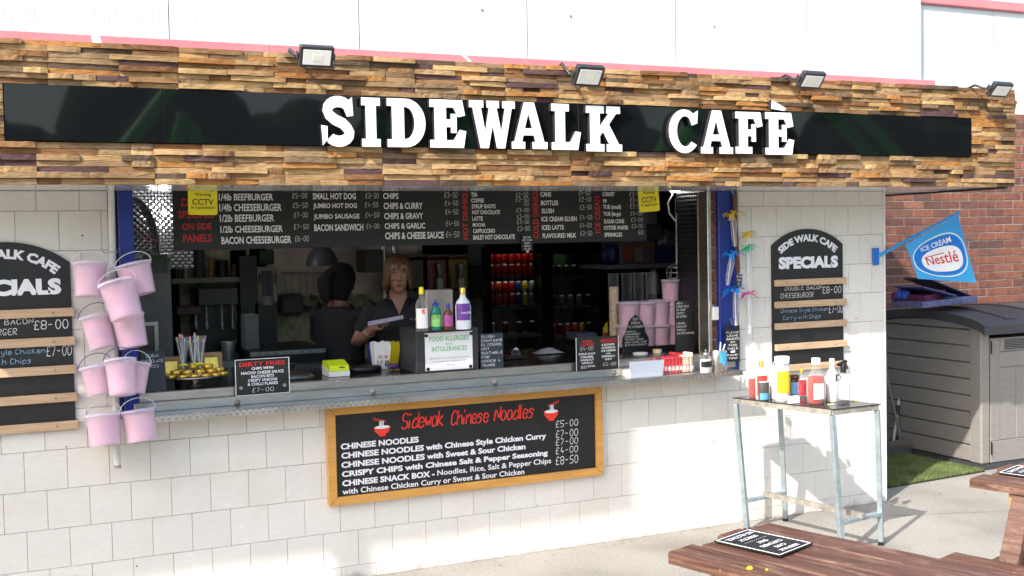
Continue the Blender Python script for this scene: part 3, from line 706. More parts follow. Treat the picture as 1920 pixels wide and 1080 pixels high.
# ---- serving counter
ctr = thing('serving_counter', 'stainless steel serving counter with projecting ledge running below the whole hatch', 'counter', (2.4, 0, 1.0))
X0c = at(258, 780, -.2).x; X1c = at(1393, 700, -.2).x; ZL = 1.032; ZW = 1.13
t = M(); t.box(X0c, X1c, -.197, .0, ZL-.012, ZL, 0, .002); t.build('ledge', K['steel'], ctr)
t = M(); t.box(X0c, X1c, -.2, -.1975, ZL-.03, ZL+.001, 0, .0005); t.build('edge_plate', K['steel_plate'], ctr)
t = M(); t.box(X0c, XO1-.05, -.03, .015, ZL+.0005, ZL+.05, 0, .003); t.build('lower_upstand', K['steel'], ctr)
XU = XO1-.26
t = M(); t.box(X0c, XU, -.002, .03, ZL+.0505, ZW, 0, .003); t.build('upper_upstand', K['steel'], ctr)
t = M(); t.box(XO0+.12, XU, .031, 1.0, ZW-.03, ZW-.002); t.build('worktop', K['worktop'], ctr)
t = M(); t.box(XU+.002, XO1-.06, .016, 1.0, ZL, ZL+.048); t.build('lower_worktop', K['steel'], ctr)
for x, y in ((445,755),(700,734),(929,717),(1152,699)):
    p = at(x, y, -.035); t = M(); t.m = Matrix.Translation((p.x, -.03, p.z)) @ Matrix.Rotation(R(90), 4, 'X')
    t.lathe(0, 0, [(.017, 0), (.017, .004), (.009, .0045), (.009, .012), (.004, .014)], 14); t.build('bolt', K['rust'], ctr)
t = M(); x = X0c+.06
while x < XU: 
    t.m = Matrix.Translation((x, -.002, ZW-.012)) @ Matrix.Rotation(R(90), 4, 'X'); t.lathe(0, 0, [(.005, 0), (.004, .002), (.001, .003)], 8); x += .34
t.build('rivet', K['steel'], ctr)
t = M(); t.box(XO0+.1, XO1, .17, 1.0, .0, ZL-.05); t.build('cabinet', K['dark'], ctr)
# ---- kitchen shell
XI0, XI1, XI2, YI = -.6, 6.6, 5.49, 5.2
t = M(); t.box(XI0, XI2, .17, 2.0, .004, .03); t.box(XI0, XI1, 2.0, YI, .004, .03); struct(t.build('kitchen_floor', K['floor']))
t = M(); t.box(XI0, XI2, .031, 2.0, 2.34, 2.38); t.box(XI0, XI1, 2.0, YI, 2.34, 2.38); struct(t.build('kitchen_ceiling', K['grey']))
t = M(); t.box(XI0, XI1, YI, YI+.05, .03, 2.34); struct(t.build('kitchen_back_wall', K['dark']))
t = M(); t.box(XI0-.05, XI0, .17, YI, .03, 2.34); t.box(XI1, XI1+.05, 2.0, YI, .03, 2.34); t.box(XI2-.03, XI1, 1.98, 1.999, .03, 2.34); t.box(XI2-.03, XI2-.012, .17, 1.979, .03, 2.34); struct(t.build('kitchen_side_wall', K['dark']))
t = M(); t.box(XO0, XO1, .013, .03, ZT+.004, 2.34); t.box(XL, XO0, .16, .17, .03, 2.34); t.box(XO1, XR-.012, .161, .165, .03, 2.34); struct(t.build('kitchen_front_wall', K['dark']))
# dark embossed side sheet right of the hatch
a = at(1329, 500, .1).x
yb = .1
while at(1270, 500, yb).x < a and yb < 3: yb += .02
t = M(); t.box(a, a+.02, .1, yb, ZL+.02, 2.3); tag(t.build('side_sheet', K['darkplate'], None, (a, .3, ZL)), 'dark patterned metal sheet lining the right side of the hatch', 'panel')
# stepped partitions inside
YH = 2.2
x0, x1, z0, z1 = Q(452, 350, 920, 760, YH)
t = M(); t.box(at(500, 500, YH).x, at(792, 500, YH).x, YH, YH+.04, 1.5, 2.33); struct(t.build('hammered_back_wall', K['hammer']))
t = M(); t.box(at(455, 500, YH).x, at(792, 500, YH).x, YH+.001, YH+.04, .03, 1.499); struct(t.build('lower_back_wall', K['stonewall']))
t = M(); t.box(at(325, 500, YH).x, at(454, 500, YH).x, YH-.3, YH-.26, .03, 2.33); struct(t.build('stone_effect_wall', K['stonewall']))
t = M(); t.box(at(878, 500, 3.4).x, at(918, 500, 3.4).x, 3.4, 3.5, .03, 2.33); struct(t.build('grey_partition', K['grey']))
# ================================================================== MENU BOARD
YM = .35
F = wall_frame(YM)
mx0, mx1 = at(325, 420, YM).x, at(1212, 400, YM).x; mz0 = at(760, 461, YM).z
mb = thing('menu_board', 'wide dark overhead menu board of burgers, chips, drinks and ice cream above the hatch', 'menu board', ((mx0+mx1)/2, YM, mz0))
t = M(); t.box(mx0, mx1, YM, YM+.02, mz0, 2.3, 0, .002); t.build('panel', K['menu_board'], mb)
def mt(s, x0, x1, y0, y1, m=None, bold=.012, rot=False):
    a = Q(x0, y0, x1, y1, YM)
    text(s, a[0], a[1], a[2], a[3], F, m or K['menu_white'], mb, bold, rot=rot, res=2)
def mc(s, x0, x1, y0, y1):
    a = Q(x0, y0, x1, y1, YM); chalk(s, a[0], a[1], a[2], a[3], F, mb, K['chalk'], .6)
for s, x0, x1, y0, y1 in (("DAILY",340,400,372,387),("SPECIALS",334,401,395,409),("ON SIDE",341,397,418,431),("PANELS",343,397,439,454)): mt(s, x0, x1, y0, y1, K['red'], .03)
for s, x0, x1, y0, y1 in (("1/4lb BEEFBURGER",410,512,363,376),("1/4lb CHEESEBURGER",411,528,382,396),("1/2lb BEEFBURGER",412,514,402,416),("1/2lb CHEESEBURGER",413,530,423,436),("BACON CHEESEBURGER",415,546,443,457),
 ("SMALL HOT DOG",586,667,362,374),("JUMBO HOT DOG",587,669,381,393),("JUMBO SAUSAGE",588,674,401,413),("BACON SANDWICH",589,681,420,433),
 ("CHIPS",718,747,362,373),("CHIPS & CURRY",719,792,380,392),("CHIPS & GRAVY",720,793,399,411),("CHIPS & GARLIC",721,797,418,429),("CHIPS & CHEESE SAUCE",722,832,435,448),
 ("TEA",883,895,361,369),("COFFEE",883,907,372,380),("SYRUP SHOTS",884,929,383,391),("HOT CHOCOLATE",885,937,394,402),("LATTE",885,905,406,414),("MOCHA",886,910,418,425),("CAPPUCCINO",887,928,429,437),("BAILEY HOT CHOCOLATE",887,965,440,449),
 ("CANS",1013,1033,360,369),("BOTTLES",1014,1046,376,385),("SLUSH",1015,1038,391,400),("ICE CREAM SLUSH",1015,1081,406,415),("ICED LATTE",1016,1057,422,431),("FLAVOURED MILK",1017,1080,437,446),
 ("CORNET",1129,1152,360,368),("99",1130,1137,373,381),("TUB (small)",1130,1164,384,394),("TUB (large)",1131,1164,397,407),("SUGAR CONE",1132,1170,411,419),("OYSTER WAFER",1132,1178,423,431),("SPRINKLES",1133,1166,436,444)):
    mt(s, x0, x1, y0, y1, None, .04)
for s, x0, x1, y0, y1 in (("£5-00",548,576,362,372),("£5-50",549,577,380,390),("£7-00",551,577,398,408),("£7-50",551,579,420,430),("£6-00",553,579,442,453),("£3-50",685,710,362,372),("£4-50",684,709,379,389),("£4-50",685,711,398,408),("£4-00",687,711,419,429),
 ("£3-50",833,858,361,371),("£4-50",834,859,376,386),("£4-50",835,859,392,402),("£4-50",836,860,414,424),("£4-50",836,861,434,445),("£2-50",967,990,361,369),("£2-50",967,991,370,378),("-50",979,991,380,386),("£3-00",968,992,390,398),("£3-00",969,992,402,410),("£3-00",969,992,412,420),("£3-00",970,993,424,433),
 ("£1-50",1085,1107,358,366),("£2-50",1086,1108,369,378),("£3-50",1087,1109,384,393),("£4-50",1087,1110,403,412),("£4-00",1087,1109,418,427),("£2-50",1088,1110,433,442),
 ("£2-50",1180,1203,360,368),("£3-00",1181,1203,371,379),("£2-50",1181,1204,382,391),("£4-00",1182,1204,396,404),("£3-00",1183,1205,408,416),("£3-00",1184,1205,420,428),("50",1196,1206,432,440)): mc(s, x0, x1, y0, y1)
mt("HOT DRINKS", 867, 877, 362, 449, K['red'], .03, True); mt("COLD DRINKS", 999, 1009, 360, 447, K['red'], .03, True); mt("ICE CREAM", 1115, 1125, 368, 437, K['red'], .03, True)
# small note clipped to the menu board
a = Q(978, 446, 999, 470, YM-.02); F2 = wall_frame(YM-.02)
nb = thing('chalk_note', 'tiny black chalk note hanging from the bottom edge of the overhead menu', 'note', ((a[0]+a[1])/2, YM-.02, a[2]))
t = M(); t.prism([(a[0],a[2]),(a[1],a[2]),(a[1],a[3]+.02),(a[0],a[3]+.02)], F2, -.004, 0); t.build('board', K['board'], nb)
chalk_block(["DELUXE","HOT CHOC","WITH","CREAM","£3-50"], a[0]+.003, a[1]-.003, a[2]+.002, a[3]+.012, F2, nb, 1.2)
t = M(); t.box((a[0]+a[1])/2-.008, (a[0]+a[1])/2+.008, YM-.026, YM-.016, a[2]-.014, a[2]+.004); t.build('clip', K['pine'], nb)
# CCTV warning signs
def cctv(px0, py0, px1, py1, lbl, tilt):
    Y = .02; F3 = wall_frame(Y); a = Q(px0, py0, px1, py1, Y); W_ = a[1]-a[0]; cx = (a[0]+a[1])/2; H = a[3]-a[2]
    r_ = thing('warning_sign', lbl, 'sign', (cx, Y, a[2])); rr = .012; pl = []
    for X, Z, s_ in ((a[1]-rr, a[2]+rr, -90), (a[1]-rr, a[3]-rr, 0), (a[0]+rr, a[3]-rr, 90), (a[0]+rr, a[2]+rr, 180)): pl += arc(X, Z, rr, rr, s_, s_+90, 4)
    t = M(); t.prism(pl, F3, -.003, 0); t.build('plate', K['yellow'], r_)
    def tx(s, u0, u1, v0, v1, b): text(s, a[0]+W_*u0, a[0]+W_*u1, a[2]+H*v0, a[2]+H*v1, F3, K['blackprint'], r_, b, d=.0015)
    tx('Warning', .22, .78, .50, .62, .0); tx('CCTV', .14, .86, .28, .45, .01); tx('in operation', .1, .9, .14, .25, .0)
    t = M(); c = lambda u, v: (a[0]+W_*u, a[2]+H*v)
    t.prism([c(.25,.86), c(.52,.76), c(.58,.84), c(.32,.95)], F3, .0003, .0012); t.prism([c(.5,.80), c(.78,.70), c(.80,.73), c(.53,.83)], F3, .0013, .0018)
    t.prism([c(.78,.66), c(.83,.66), c(.83,.80), c(.78,.80)], F3, .002, .0025); t.build('camera_symbol', K['blackprint'], r_)
    r_.rotation_euler.y = tilt
    return r_
cctv(352, 336, 407, 403, 'yellow CCTV warning sign over the left end of the menu board', R(1))
cctv(1199, 334, 1237, 397, 'yellow CCTV warning sign over the right end of the menu board', R(-4))
# ================================================================== SPECIALS BOARDS
def specials(x0, Zs, W_, lbl):
    """x0 left edge, Zs shoulder height, W_ width"""
    F4 = wall_frame(-.012); cx = x0+W_/2; Zb = Zs-.825*W_/.578-.0; k = W_/.578
    r_ = thing('specials_board', lbl, 'menu board', (cx, -.012, Zb))
    hgt = .105*k
    top = [(cx+W_/2*math.cos(R(a_))*1.0, Zs+hgt*math.sin(R(a_))) for a_ in range(0, 181, 12)]
    rad = (W_*W_/4+hgt*hgt)/(2*hgt); half = math.asin(W_/2/rad)
    top = [(cx+rad*math.sin(half-2*half*i/16), Zs+hgt-rad+rad*math.cos(half-2*half*i/16)) for i in range(17)]
    t = M(); t.prism([(x0, Zb), (x0+W_, Zb)]+top, F4, -.011, .0); t.build('board', K['board'], r_)
    # arched line
    ra = rad*.92
    def bend(a_, b_):
        th = (a_-cx)/(ra*.80); q = ra*.80+(b_-Zs)
        return (cx+q*math.sin(th), Zs-.012*k+hgt-.07*k-ra*.80+q*math.cos(th))
    vs, fs = glyphs('SIDE WALK CAFE', .085, 2)
    put(vs, fs, cx-.225*k*1.05, cx+.225*k*1.05, Zs, Zs+.048*k, F4, .002, K['print_lilac'], r_, fn=bend)
    text('SPECIALS', x0+.05*k, x0+.535*k, Zs-.155*k, Zs-.075*k, F4, K['print_lilac'], r_, .10, d=.003)
    zs = [Zs-(v)*k for v in (.243, .385, .525, .662, .800)]
    for zc in zs:
        t = M(); t.box(x0+.012*k, x0+W_+.012*k, -.038, -.0125, zc-.021*k, zc+.021*k, 0, .002); b_ = t.build('batten', K['pine'], r_)
        for u in (.17, .85):
            t = M(); t.m = Matrix.Translation((x0+W_*u, -.0385, zc)) @ Matrix.Rotation(R(90), 4, 'X'); t.lathe(0, 0, [(.0065, 0), (.006, .001), (.0001, .0012)], 8); t.build('screw', K['greyplastic'], b_)
    def ck(s, u0, u1, v0, v1, m=K['chalk']): chalk(s, x0+W_*u0, x0+W_*u1, zs[0]-v1*k, zs[0]-v0*k, F4, r_, m, .55, .0025, slant=.05)
    ck('DOUBLE BACON', .17, .70, .022, .052); ck('CHEESEBURGER', .11, .57, .068, .102); ck('£8-00', .70, .97, .035, .082)
    lc = cm('blue_chalk', 150, 185, 215, .9)
    ck('Chinese Style Chicken', .11, .78, .168, .205, lc); ck('Curry with Chips', .14, .67, .215, .252, lc); ck('£7-00', .79, .99, .162, .215)
a = at(1447, 455, -.012); b = at(1580, 455, -.012)
specials(a.x, a.z-.02, b.x-a.x, 'arch-topped black SPECIALS chalkboard on the right wall above the bottle table')
Wb = b.x-a.x; e = at(132, 520, -.012).x
specials(e-Wb, at(128, 492, -.012).z, Wb, 'arch-topped black SPECIALS chalkboard cut off by the left edge of the photo')
# ================================================================== NOODLE BOARD
nx0, nx1 = 1.529, 3.247; nz0, nz1 = .435, .984; F5 = wall_frame(-.028)
nd = thing('noodle_menu', 'framed black noodle menu with red title hanging below the counter ledge', 'menu board', ((nx0+nx1)/2, -.03, nz0))
fw = .046
t = M(); t.box(nx0+.02, nx1-.02, -.028, -.012, nz0+.02, nz1-.02); t.build('panel', K['board'], nd)
def mitre(p):
    t = M(); t.prism(p, wall_frame(-.004), 0, .04); t.build('frame_rail', K['frame'], nd)
g_ = .0012
mitre([(nx0+g_, nz1), (nx0+fw+g_, nz1-fw), (nx1-fw-g_, nz1-fw), (nx1-g_, nz1)][::-1])
mitre([(nx0+g_, nz0), (nx1-g_, nz0), (nx1-fw-g_, nz0+fw), (nx0+fw+g_, nz0+fw)])
mitre([(nx0, nz0+g_), (nx0+fw, nz0+fw+g_), (nx0+fw, nz1-fw-g_), (nx0, nz1-g_)])
mitre([(nx1, nz0+g_), (nx1, nz1-g_), (nx1-fw, nz1-fw-g_), (nx1-fw, nz0+fw+g_)])
for x in (nx0+.33, (nx0+nx1)/2+.1, nx1-.23):
    for z in (nz1-fw/2, nz0+fw/2):
        t = M(); t.m = Matrix.Translation((x, -.0443, z)) @ Matrix.Rotation(R(90), 4, 'X'); t.lathe(0, 0, [(.006, 0), (.005, .0015), (.0001, .002)], 8); t.build('screw', K['rust'], nd)
def nline(s, px0, px1, y0, y1, bold, m=None):
    z1_ = at(px0, y0, -.03).z; z0_ = at(px0, y1, -.03).z
    desc = any(c in s for c in 'pygq,'); zz0 = z0_-((z1_-z0_)*.28 if desc else 0)
    text(s, at(px0, y1, -.03).x, at(px1, (y0+y1)/2-(px1-px0)*.115, -.03).x, zz0, z1_, F5, m or K['print_lilac'], nd, bold)
for s, a, b, y0, y1, bo in (('CHINESE NOODLES',639,785,832,843.5,.062),('CHINESE NOODLES with Chinese Style Chicken Curry',640,1024,849,860.5,.062),('CHINESE NOODLES with Sweet & Sour Chicken',640,985,866.5,878,.062),
    ('CRISPY CHIPS with Chinese Salt & Pepper Seasoning',641,1027,884,895,.062),('CHINESE SNACK BOX -',642,815,901,912.5,.062),('with Chinese Chicken Curry or Sweet & Sour Chicken',642,983,917,928,.03)): nline(s, a, b, y0, y1, bo)
nline('Noodles, Rice, Salt & Pepper Chips', 820, 1033, 881.5, 892, .026)
for s, y0, y1 in (('£5-00',790,803),('£7-00',808,822),('£7-00',824,837),('£4-00',840,853),('£8-50',857,873)):
    a = Q(1042, y0-3, 1084, y1-3, -.03); chalk(s, a[0], a[1], a[2], a[3], F5, nd, K['chalk'], .55)
st = strokes('Sidewok', .05, 4.6, .25); 
def script(s, px0, px1, pyc, hh_):
    zc = at((px0+px1)/2, pyc, -.03).z; x0 = at(px0, pyc, -.03).x; x1 = at(px1, pyc, -.03).x
    sts = strokes(s, .08, 4.7, .28); joined = []
    for q in sts: joined.append(q)
    vs, fs = ribbons(joined, lambda dx, dy: .38+.62*abs(dy), 3); put(vs, fs, x0, x1, zc-hh_, zc+hh_, F5, .002, K['brightred'], nd)
script('Sidewok', 752, 831, 787, .047); script('Chinese', 845, 917, 781, .045); script('Noodles', 925, 1002, 773, .045)
def bowl(px0, px1, py0, py1, flip):
    a = Q(px0, py0, px1, py1, -.03); W_ = a[1]-a[0]; H = a[3]-a[2]; cx = (a[0]+a[1])/2
    P_ = lambda u, v: (a[0]+W_*(u if not flip else 1-u), a[2]+H*v)
    t = M(); pl = [(cx+W_*.5*math.cos(R(q)), a[2]+H*.50+H*.44*math.sin(R(q))) for q in range(180, 361, 12)]; t.prism(pl, F5, .0004, .0012)
    t.prism([P_(.3,.0),P_(.7,.0),P_(.66,.10),P_(.34,.10)], F5, .0014, .002)
    t.prism([P_(-.05,1.0),P_(.72,.80),P_(.72,.83),P_(-.05,1.04)], F5, .0016, .002); t.prism([P_(.0,.90),P_(.74,.74),P_(.74,.77),P_(.0,.94)], F5, .0016, .002)
    if flip: t.f = [f[::-1] for f in t.f]
    t.build('bowl_symbol', K['brightred'], nd)
    t = M(); pl = [(cx+W_*.46*math.cos(R(q)), a[2]+H*.49+H*.09*math.sin(R(q))) for q in range(0, 360, 18)]; t.prism(pl, F5, .0021, .0026)
    for k_ in range(4):
        u = .32+.07*k_; q = [P_(u,.5),P_(u+.05,.5),P_(u+.07,.82),P_(u+.02,.84)]; t.prism(q if not flip else q[::-1], F5, .0027+.0004*k_, .0029+.0004*k_)
    t.build('noodle_symbol', K['print_white'], nd)
bowl(701, 732, 783, 818, False); bowl(1020, 1047, 753, 789, True)
# ================================================================== PIPE AND BUCKETS
p0 = at(208, 357, -.07); p1 = at(220, 873, -.07)
pp = thing('white_pipe', 'peeling white steel pipe hung with pink candy floss buckets', 'pipe', p1)
t = M(); r_ = .0165; t.tube([p0+(p0-p1)*.01, p0, (p0+p1)/2, p1], r_, 14); t.build('tube', K['oldpaint'], pp)
t = M(); t.tube([p1+(p0-p1).normalized()*.003, p1-(p0-p1).normalized()*.012], r_*1.08, 14); t.build('end_cap', K['rust'], pp)
hooks = M()
for px, py in ((206,472),(207,520),(209,565),(211,600),(213,645),(215,690),(217,742)):
    c = at(px+1, py, -.07); hooks.tube([c+Vector((-.045, -.012, .02)), c+Vector((-.03, -.026, -.004)), c+Vector((0, -.03, .0)), c+Vector((.03, -.026, -.004)), c+Vector((.045, -.012, .02))], .0022, 5)
hooks.build('hook', K['galv'], pp)
def bucket(c, top_r, h, tilt, label, yaw=0, handle=True, parent_h=None, blue=False, lid=True, cat='bucket', group='candy floss buckets hung on the white pipe'):
    """c: centre of the rim plane; tilt: roll in the picture plane"""
    th = thing('candy_floss_bucket', label, 'bucket', c, group)
    Rm = Matrix.Translation(c) @ Matrix.Rotation(tilt, 4, 'Y') @ Matrix.Rotation(yaw, 4, 'X')
    t = M(); t.m = Rm; rb = top_r*.86
    t.lathe(0, 0, [(rb*.97, -h), (rb, -h+.004), (top_r*.985, -.012), (top_r*1.04, -.011), (top_r*1.04, -.002), (top_r, 0)], 28, cap=False)
    t.lathe(0, 0, [(0.0001, -h+.002), (rb*.97, -h)], 28, cap=False)
    t.build('tub', K['bucket'], th)
    t = M(); t.m = Rm; prof = []
    n = 20; vs = []; fs = []
    lv = 9
    for k_ in range(lv+1):
        z = -h+.004+(h*.86)*k_/lv; rr_ = (rb+(top_r-rb)*k_/lv)*.94
        for i in range(n):
            a_ = 2*math.pi*i/n; q = 1+.05*mnoise.noise(Vector((math.cos(a_)*2, math.sin(a_)*2, z*30+c.x*9+c.z*7)))-.03
            vs.append((rr_*q*math.cos(a_), rr_*q*math.sin(a_), z))
    for k_ in range(lv):
        for i in range(n): j = (i+1) % n; fs.append((k_*n+i, k_*n+j, (k_+1)*n+j, (k_+1)*n+i))
    fs.append(list(range(n))[::-1]); fs.append([lv*n+i for i in range(n)])
    t.add(vs, fs, 0, True); t.build('candy_floss', K['floss'], th)
    if lid:
        t = M(); t.m = Rm; t.lathe(0, 0, [(top_r*1.05, -.009), (top_r*1.05, .003), (top_r*.96, .004), (top_r*.95, .001), (.0001, .0015)], 28, cap=False); t.build('lid', K['bucket'], th)
    if handle:
        t = M(); pts = []
        for i in range(13):
            a_ = math.pi*i/12; pts.append(Rm @ Vector((top_r*1.05*math.cos(a_), -.002, 0)) + Vector((0, 0, .062*math.sin(a_))))
        t.tube(pts, .0019, 6); t.build('handle', K['blue'] if blue else K['whiteplastic'], th)
    return th
bk = [  # px rim centre, py rim, rim width px, height px, tilt, y, label, blue handle
 (168, 494, 64, 64, .03, -.16, 'topmost left candy floss bucket on the pipe, nearest the SPECIALS board', 0),
 (249, 496, 66, 60, -.20, -.17, 'topmost right bucket, tilted, in front of the blue post', 0),
 (219, 530, 70, 72, -.22, -.29, 'frontmost tilted bucket hanging just below the top pair', 0),
 (177, 592, 58, 64, -.20, -.15, 'left bucket of the second row with dark wire handle', 1),
 (238, 592, 62, 62, -.16, -.17, 'right bucket of the second row with blue handle, under the frontmost one', 1),
 (179, 686, 60, 56, -.14, -.16, 'left bucket of the third row, partly behind its neighbour', 1),
 (225, 675, 58, 68, -.03, -.27, 'middle bucket of the third row with blue strap handle', 1),
 (258, 680, 48, 58, .16, -.15, 'narrow right bucket of the third row, leaning behind the middle one', 0),
 (193, 776, 66, 60, -.06, -.17, 'lowest left bucket on the white pipe', 0),
 (258, 769, 64, 60, -.09, -.17, 'lowest right bucket, hanging over the end of the steel ledge', 0),
 (188, 790, 50, 46, -.02, -.10, 'bucket almost hidden behind the lowest left one', 0)]
for px, py, wd_, hp, tl, y, lb, bl in bk:
    y2 = y; c = at(px, py, y2); mpp = (at(px+10, py, y2).x-at(px, py, y2).x)/10; mz = (c.z-at(px, py+10, y2).z)/10
    bucket(c, wd_*mpp/2*1.02, hp*mz*.98, tl, lb, R(-9 if y > -.25 else -14), True, None, bl)
# ================================================================== FLOODLIGHTS
def flood(px, py, w_, h_, yaw, pitch, label):
    c = at(px, py, YF-.13); r_ = thing('floodlight', label, 'floodlight', (c.x, YF, ZF1), 'floodlights on arms along the top of the fascia')
    Mx = Matrix.Translation(c) @ Matrix.Rotation(yaw, 4, 'Z') @ Matrix.Rotation(pitch, 4, 'X')
    t = M(); t.m = Mx; t.box(-w_/2, w_/2, -.014, .02, -h_/2, h_/2, 0, .004)
    for i in range(7): t.box(-w_*.35, w_*.35, .0202, .034, -h_*.36+i*h_*.12-.003, -h_*.36+i*h_*.12+.003)
    t.build('housing', K['lampback'], r_)
    t = M(); t.m = Mx; t.box(-w_/2+.016, w_/2-.016, -.017, -.0145, -h_/2+.016, h_/2-.016, 0, .001); t.build('lens', K['glasslens'], r_)
    t = M(); t.m = Mx; t.box(-w_*.13, w_*.13, -.0185, -.0172, -h_*.13, h_*.13); t.build('led', cm('led_chip', 235, 232, 215), r_)
    t = M(); cc = Vector(c)
    t.tube([(c.x-.09, YF+.05, ZF1-.0), (c.x-.10, YF-.02, ZF1+.012), (c.x-.09, YF-.09, c.z+.01), (c.x-.02, YF-.11, c.z)], .008, 6)
    t.build('arm', K['lampback'], r_); t = M()
    t.bar(Mx @ Vector((-w_/2-.006, .03, 0)), Mx @ Vector((-w_/2-.006, -.004, 0)), .006, .03); t.build('bracket', K['lampback'], r_); t = M(); t.bar(Mx @ Vector((w_/2+.006, .03, 0)), Mx @ Vector((w_/2+.006, -.004, 0)), .006, .03)
    t.build('bracket', K['lampback'], r_)
flood(593, 106, .165, .105, 0, R(28), 'floodlight above the S of the sign, second from the left letters')
flood(1103, 142, .165, .115, R(3), R(36), 'floodlight above the K of SIDEWALK')
flood(1521, 150, .165, .105, R(3), R(40), 'floodlight just right of the last letter of CAFÈ')
flood(1875, 168, .165, .10, R(3), R(42), 'floodlight at the far right corner of the fascia')
# ================================================================== BAR TABLE AND BOTTLES
ZTb = .875
Lt = [at(0,0,0)]*0
tops = [Vector((4.045, -.30, ZTb-.045)), Vector((4.41, -.27, ZTb-.045)), Vector((4.235, -.945, ZTb-.045)), Vector((4.60, -.915, ZTb-.045))]
feet = [Vector((4.165, -.17, 0)), Vector((4.566, -.112, 0)), Vector((4.315, -.90, 0)), Vector((4.703, -.835, 0))]
def fit_leg(pxt, pyt, z, guess): 
    p = atz(pxt, pyt, z); return p
bt = thing('bar_table', 'tall narrow table on weathered blue steel legs, holding sauce bottles by the right wall', 'table', (4.4, -.55, 0))
c = [atz(1373, 745, ZTb), atz(1563, 767, ZTb), atz(1652, 757, ZTb)]; c.append(c[0]+c[2]-c[1])
cen = sum(c, Vector())/4
t = M(); t.prism([(p.x, p.y) for p in (c[0], c[1], c[2], c[3])], lambda a, b, d: Vector((a, b, ZTb+d)), -.006, 0); t.build('table_top', K['tabletop'], bt)
ins = [p+(cen-p)*.05 for p in c]
tl = [Vector((p.x, p.y, ZTb-.04)) for p in ins]          # 0 left-back,1 front-left,2 front-right,3 back-right
ft = [atz(1401, 996, 0), None, atz(1652, 1022, 0), atz(1473, 977, 0)]; ft[1] = ft[0]+ft[2]-ft[3]
t = M()
for i in range(4):
    a, b = tl[i], tl[(i+1) % 4]; t2 = M(); t2.bar(a+Vector((0,0,.018)), b+Vector((0,0,.018)), .026, .03); t2.build('apron', K['rust'], bt)
for i in range(4):
    t = M(); t.bar(ft[i]+Vector((0,0,0)), tl[i]+Vector((0,0,.0)), .03, .03, 0, .002); lg = t.build('leg', K['galv'], bt)
    t = M(); t.bar(ft[i]+Vector((0,0,.001)), ft[i]+(tl[i]-ft[i])*.03, .033, .033); t.build('foot', K['blackplastic'], lg)
def on(i, z): return ft[i]+(tl[i]-ft[i])*(z/(ZTb-.04))
zb = .2
for i, j in ((0, 3), (1, 2)):
    t = M(); t.bar(on(i, zb), on(j, zb), .036, .02); t.build('stretcher', K['galv'], bt)
t = M(); t.bar((on(0, zb)+on(3, zb))/2+Vector((0,0,.02)), (on(1, zb)+on(2, zb))/2+Vector((0,-.03,.02)), .03, .03); t.build('stretcher', K['rust'], bt)
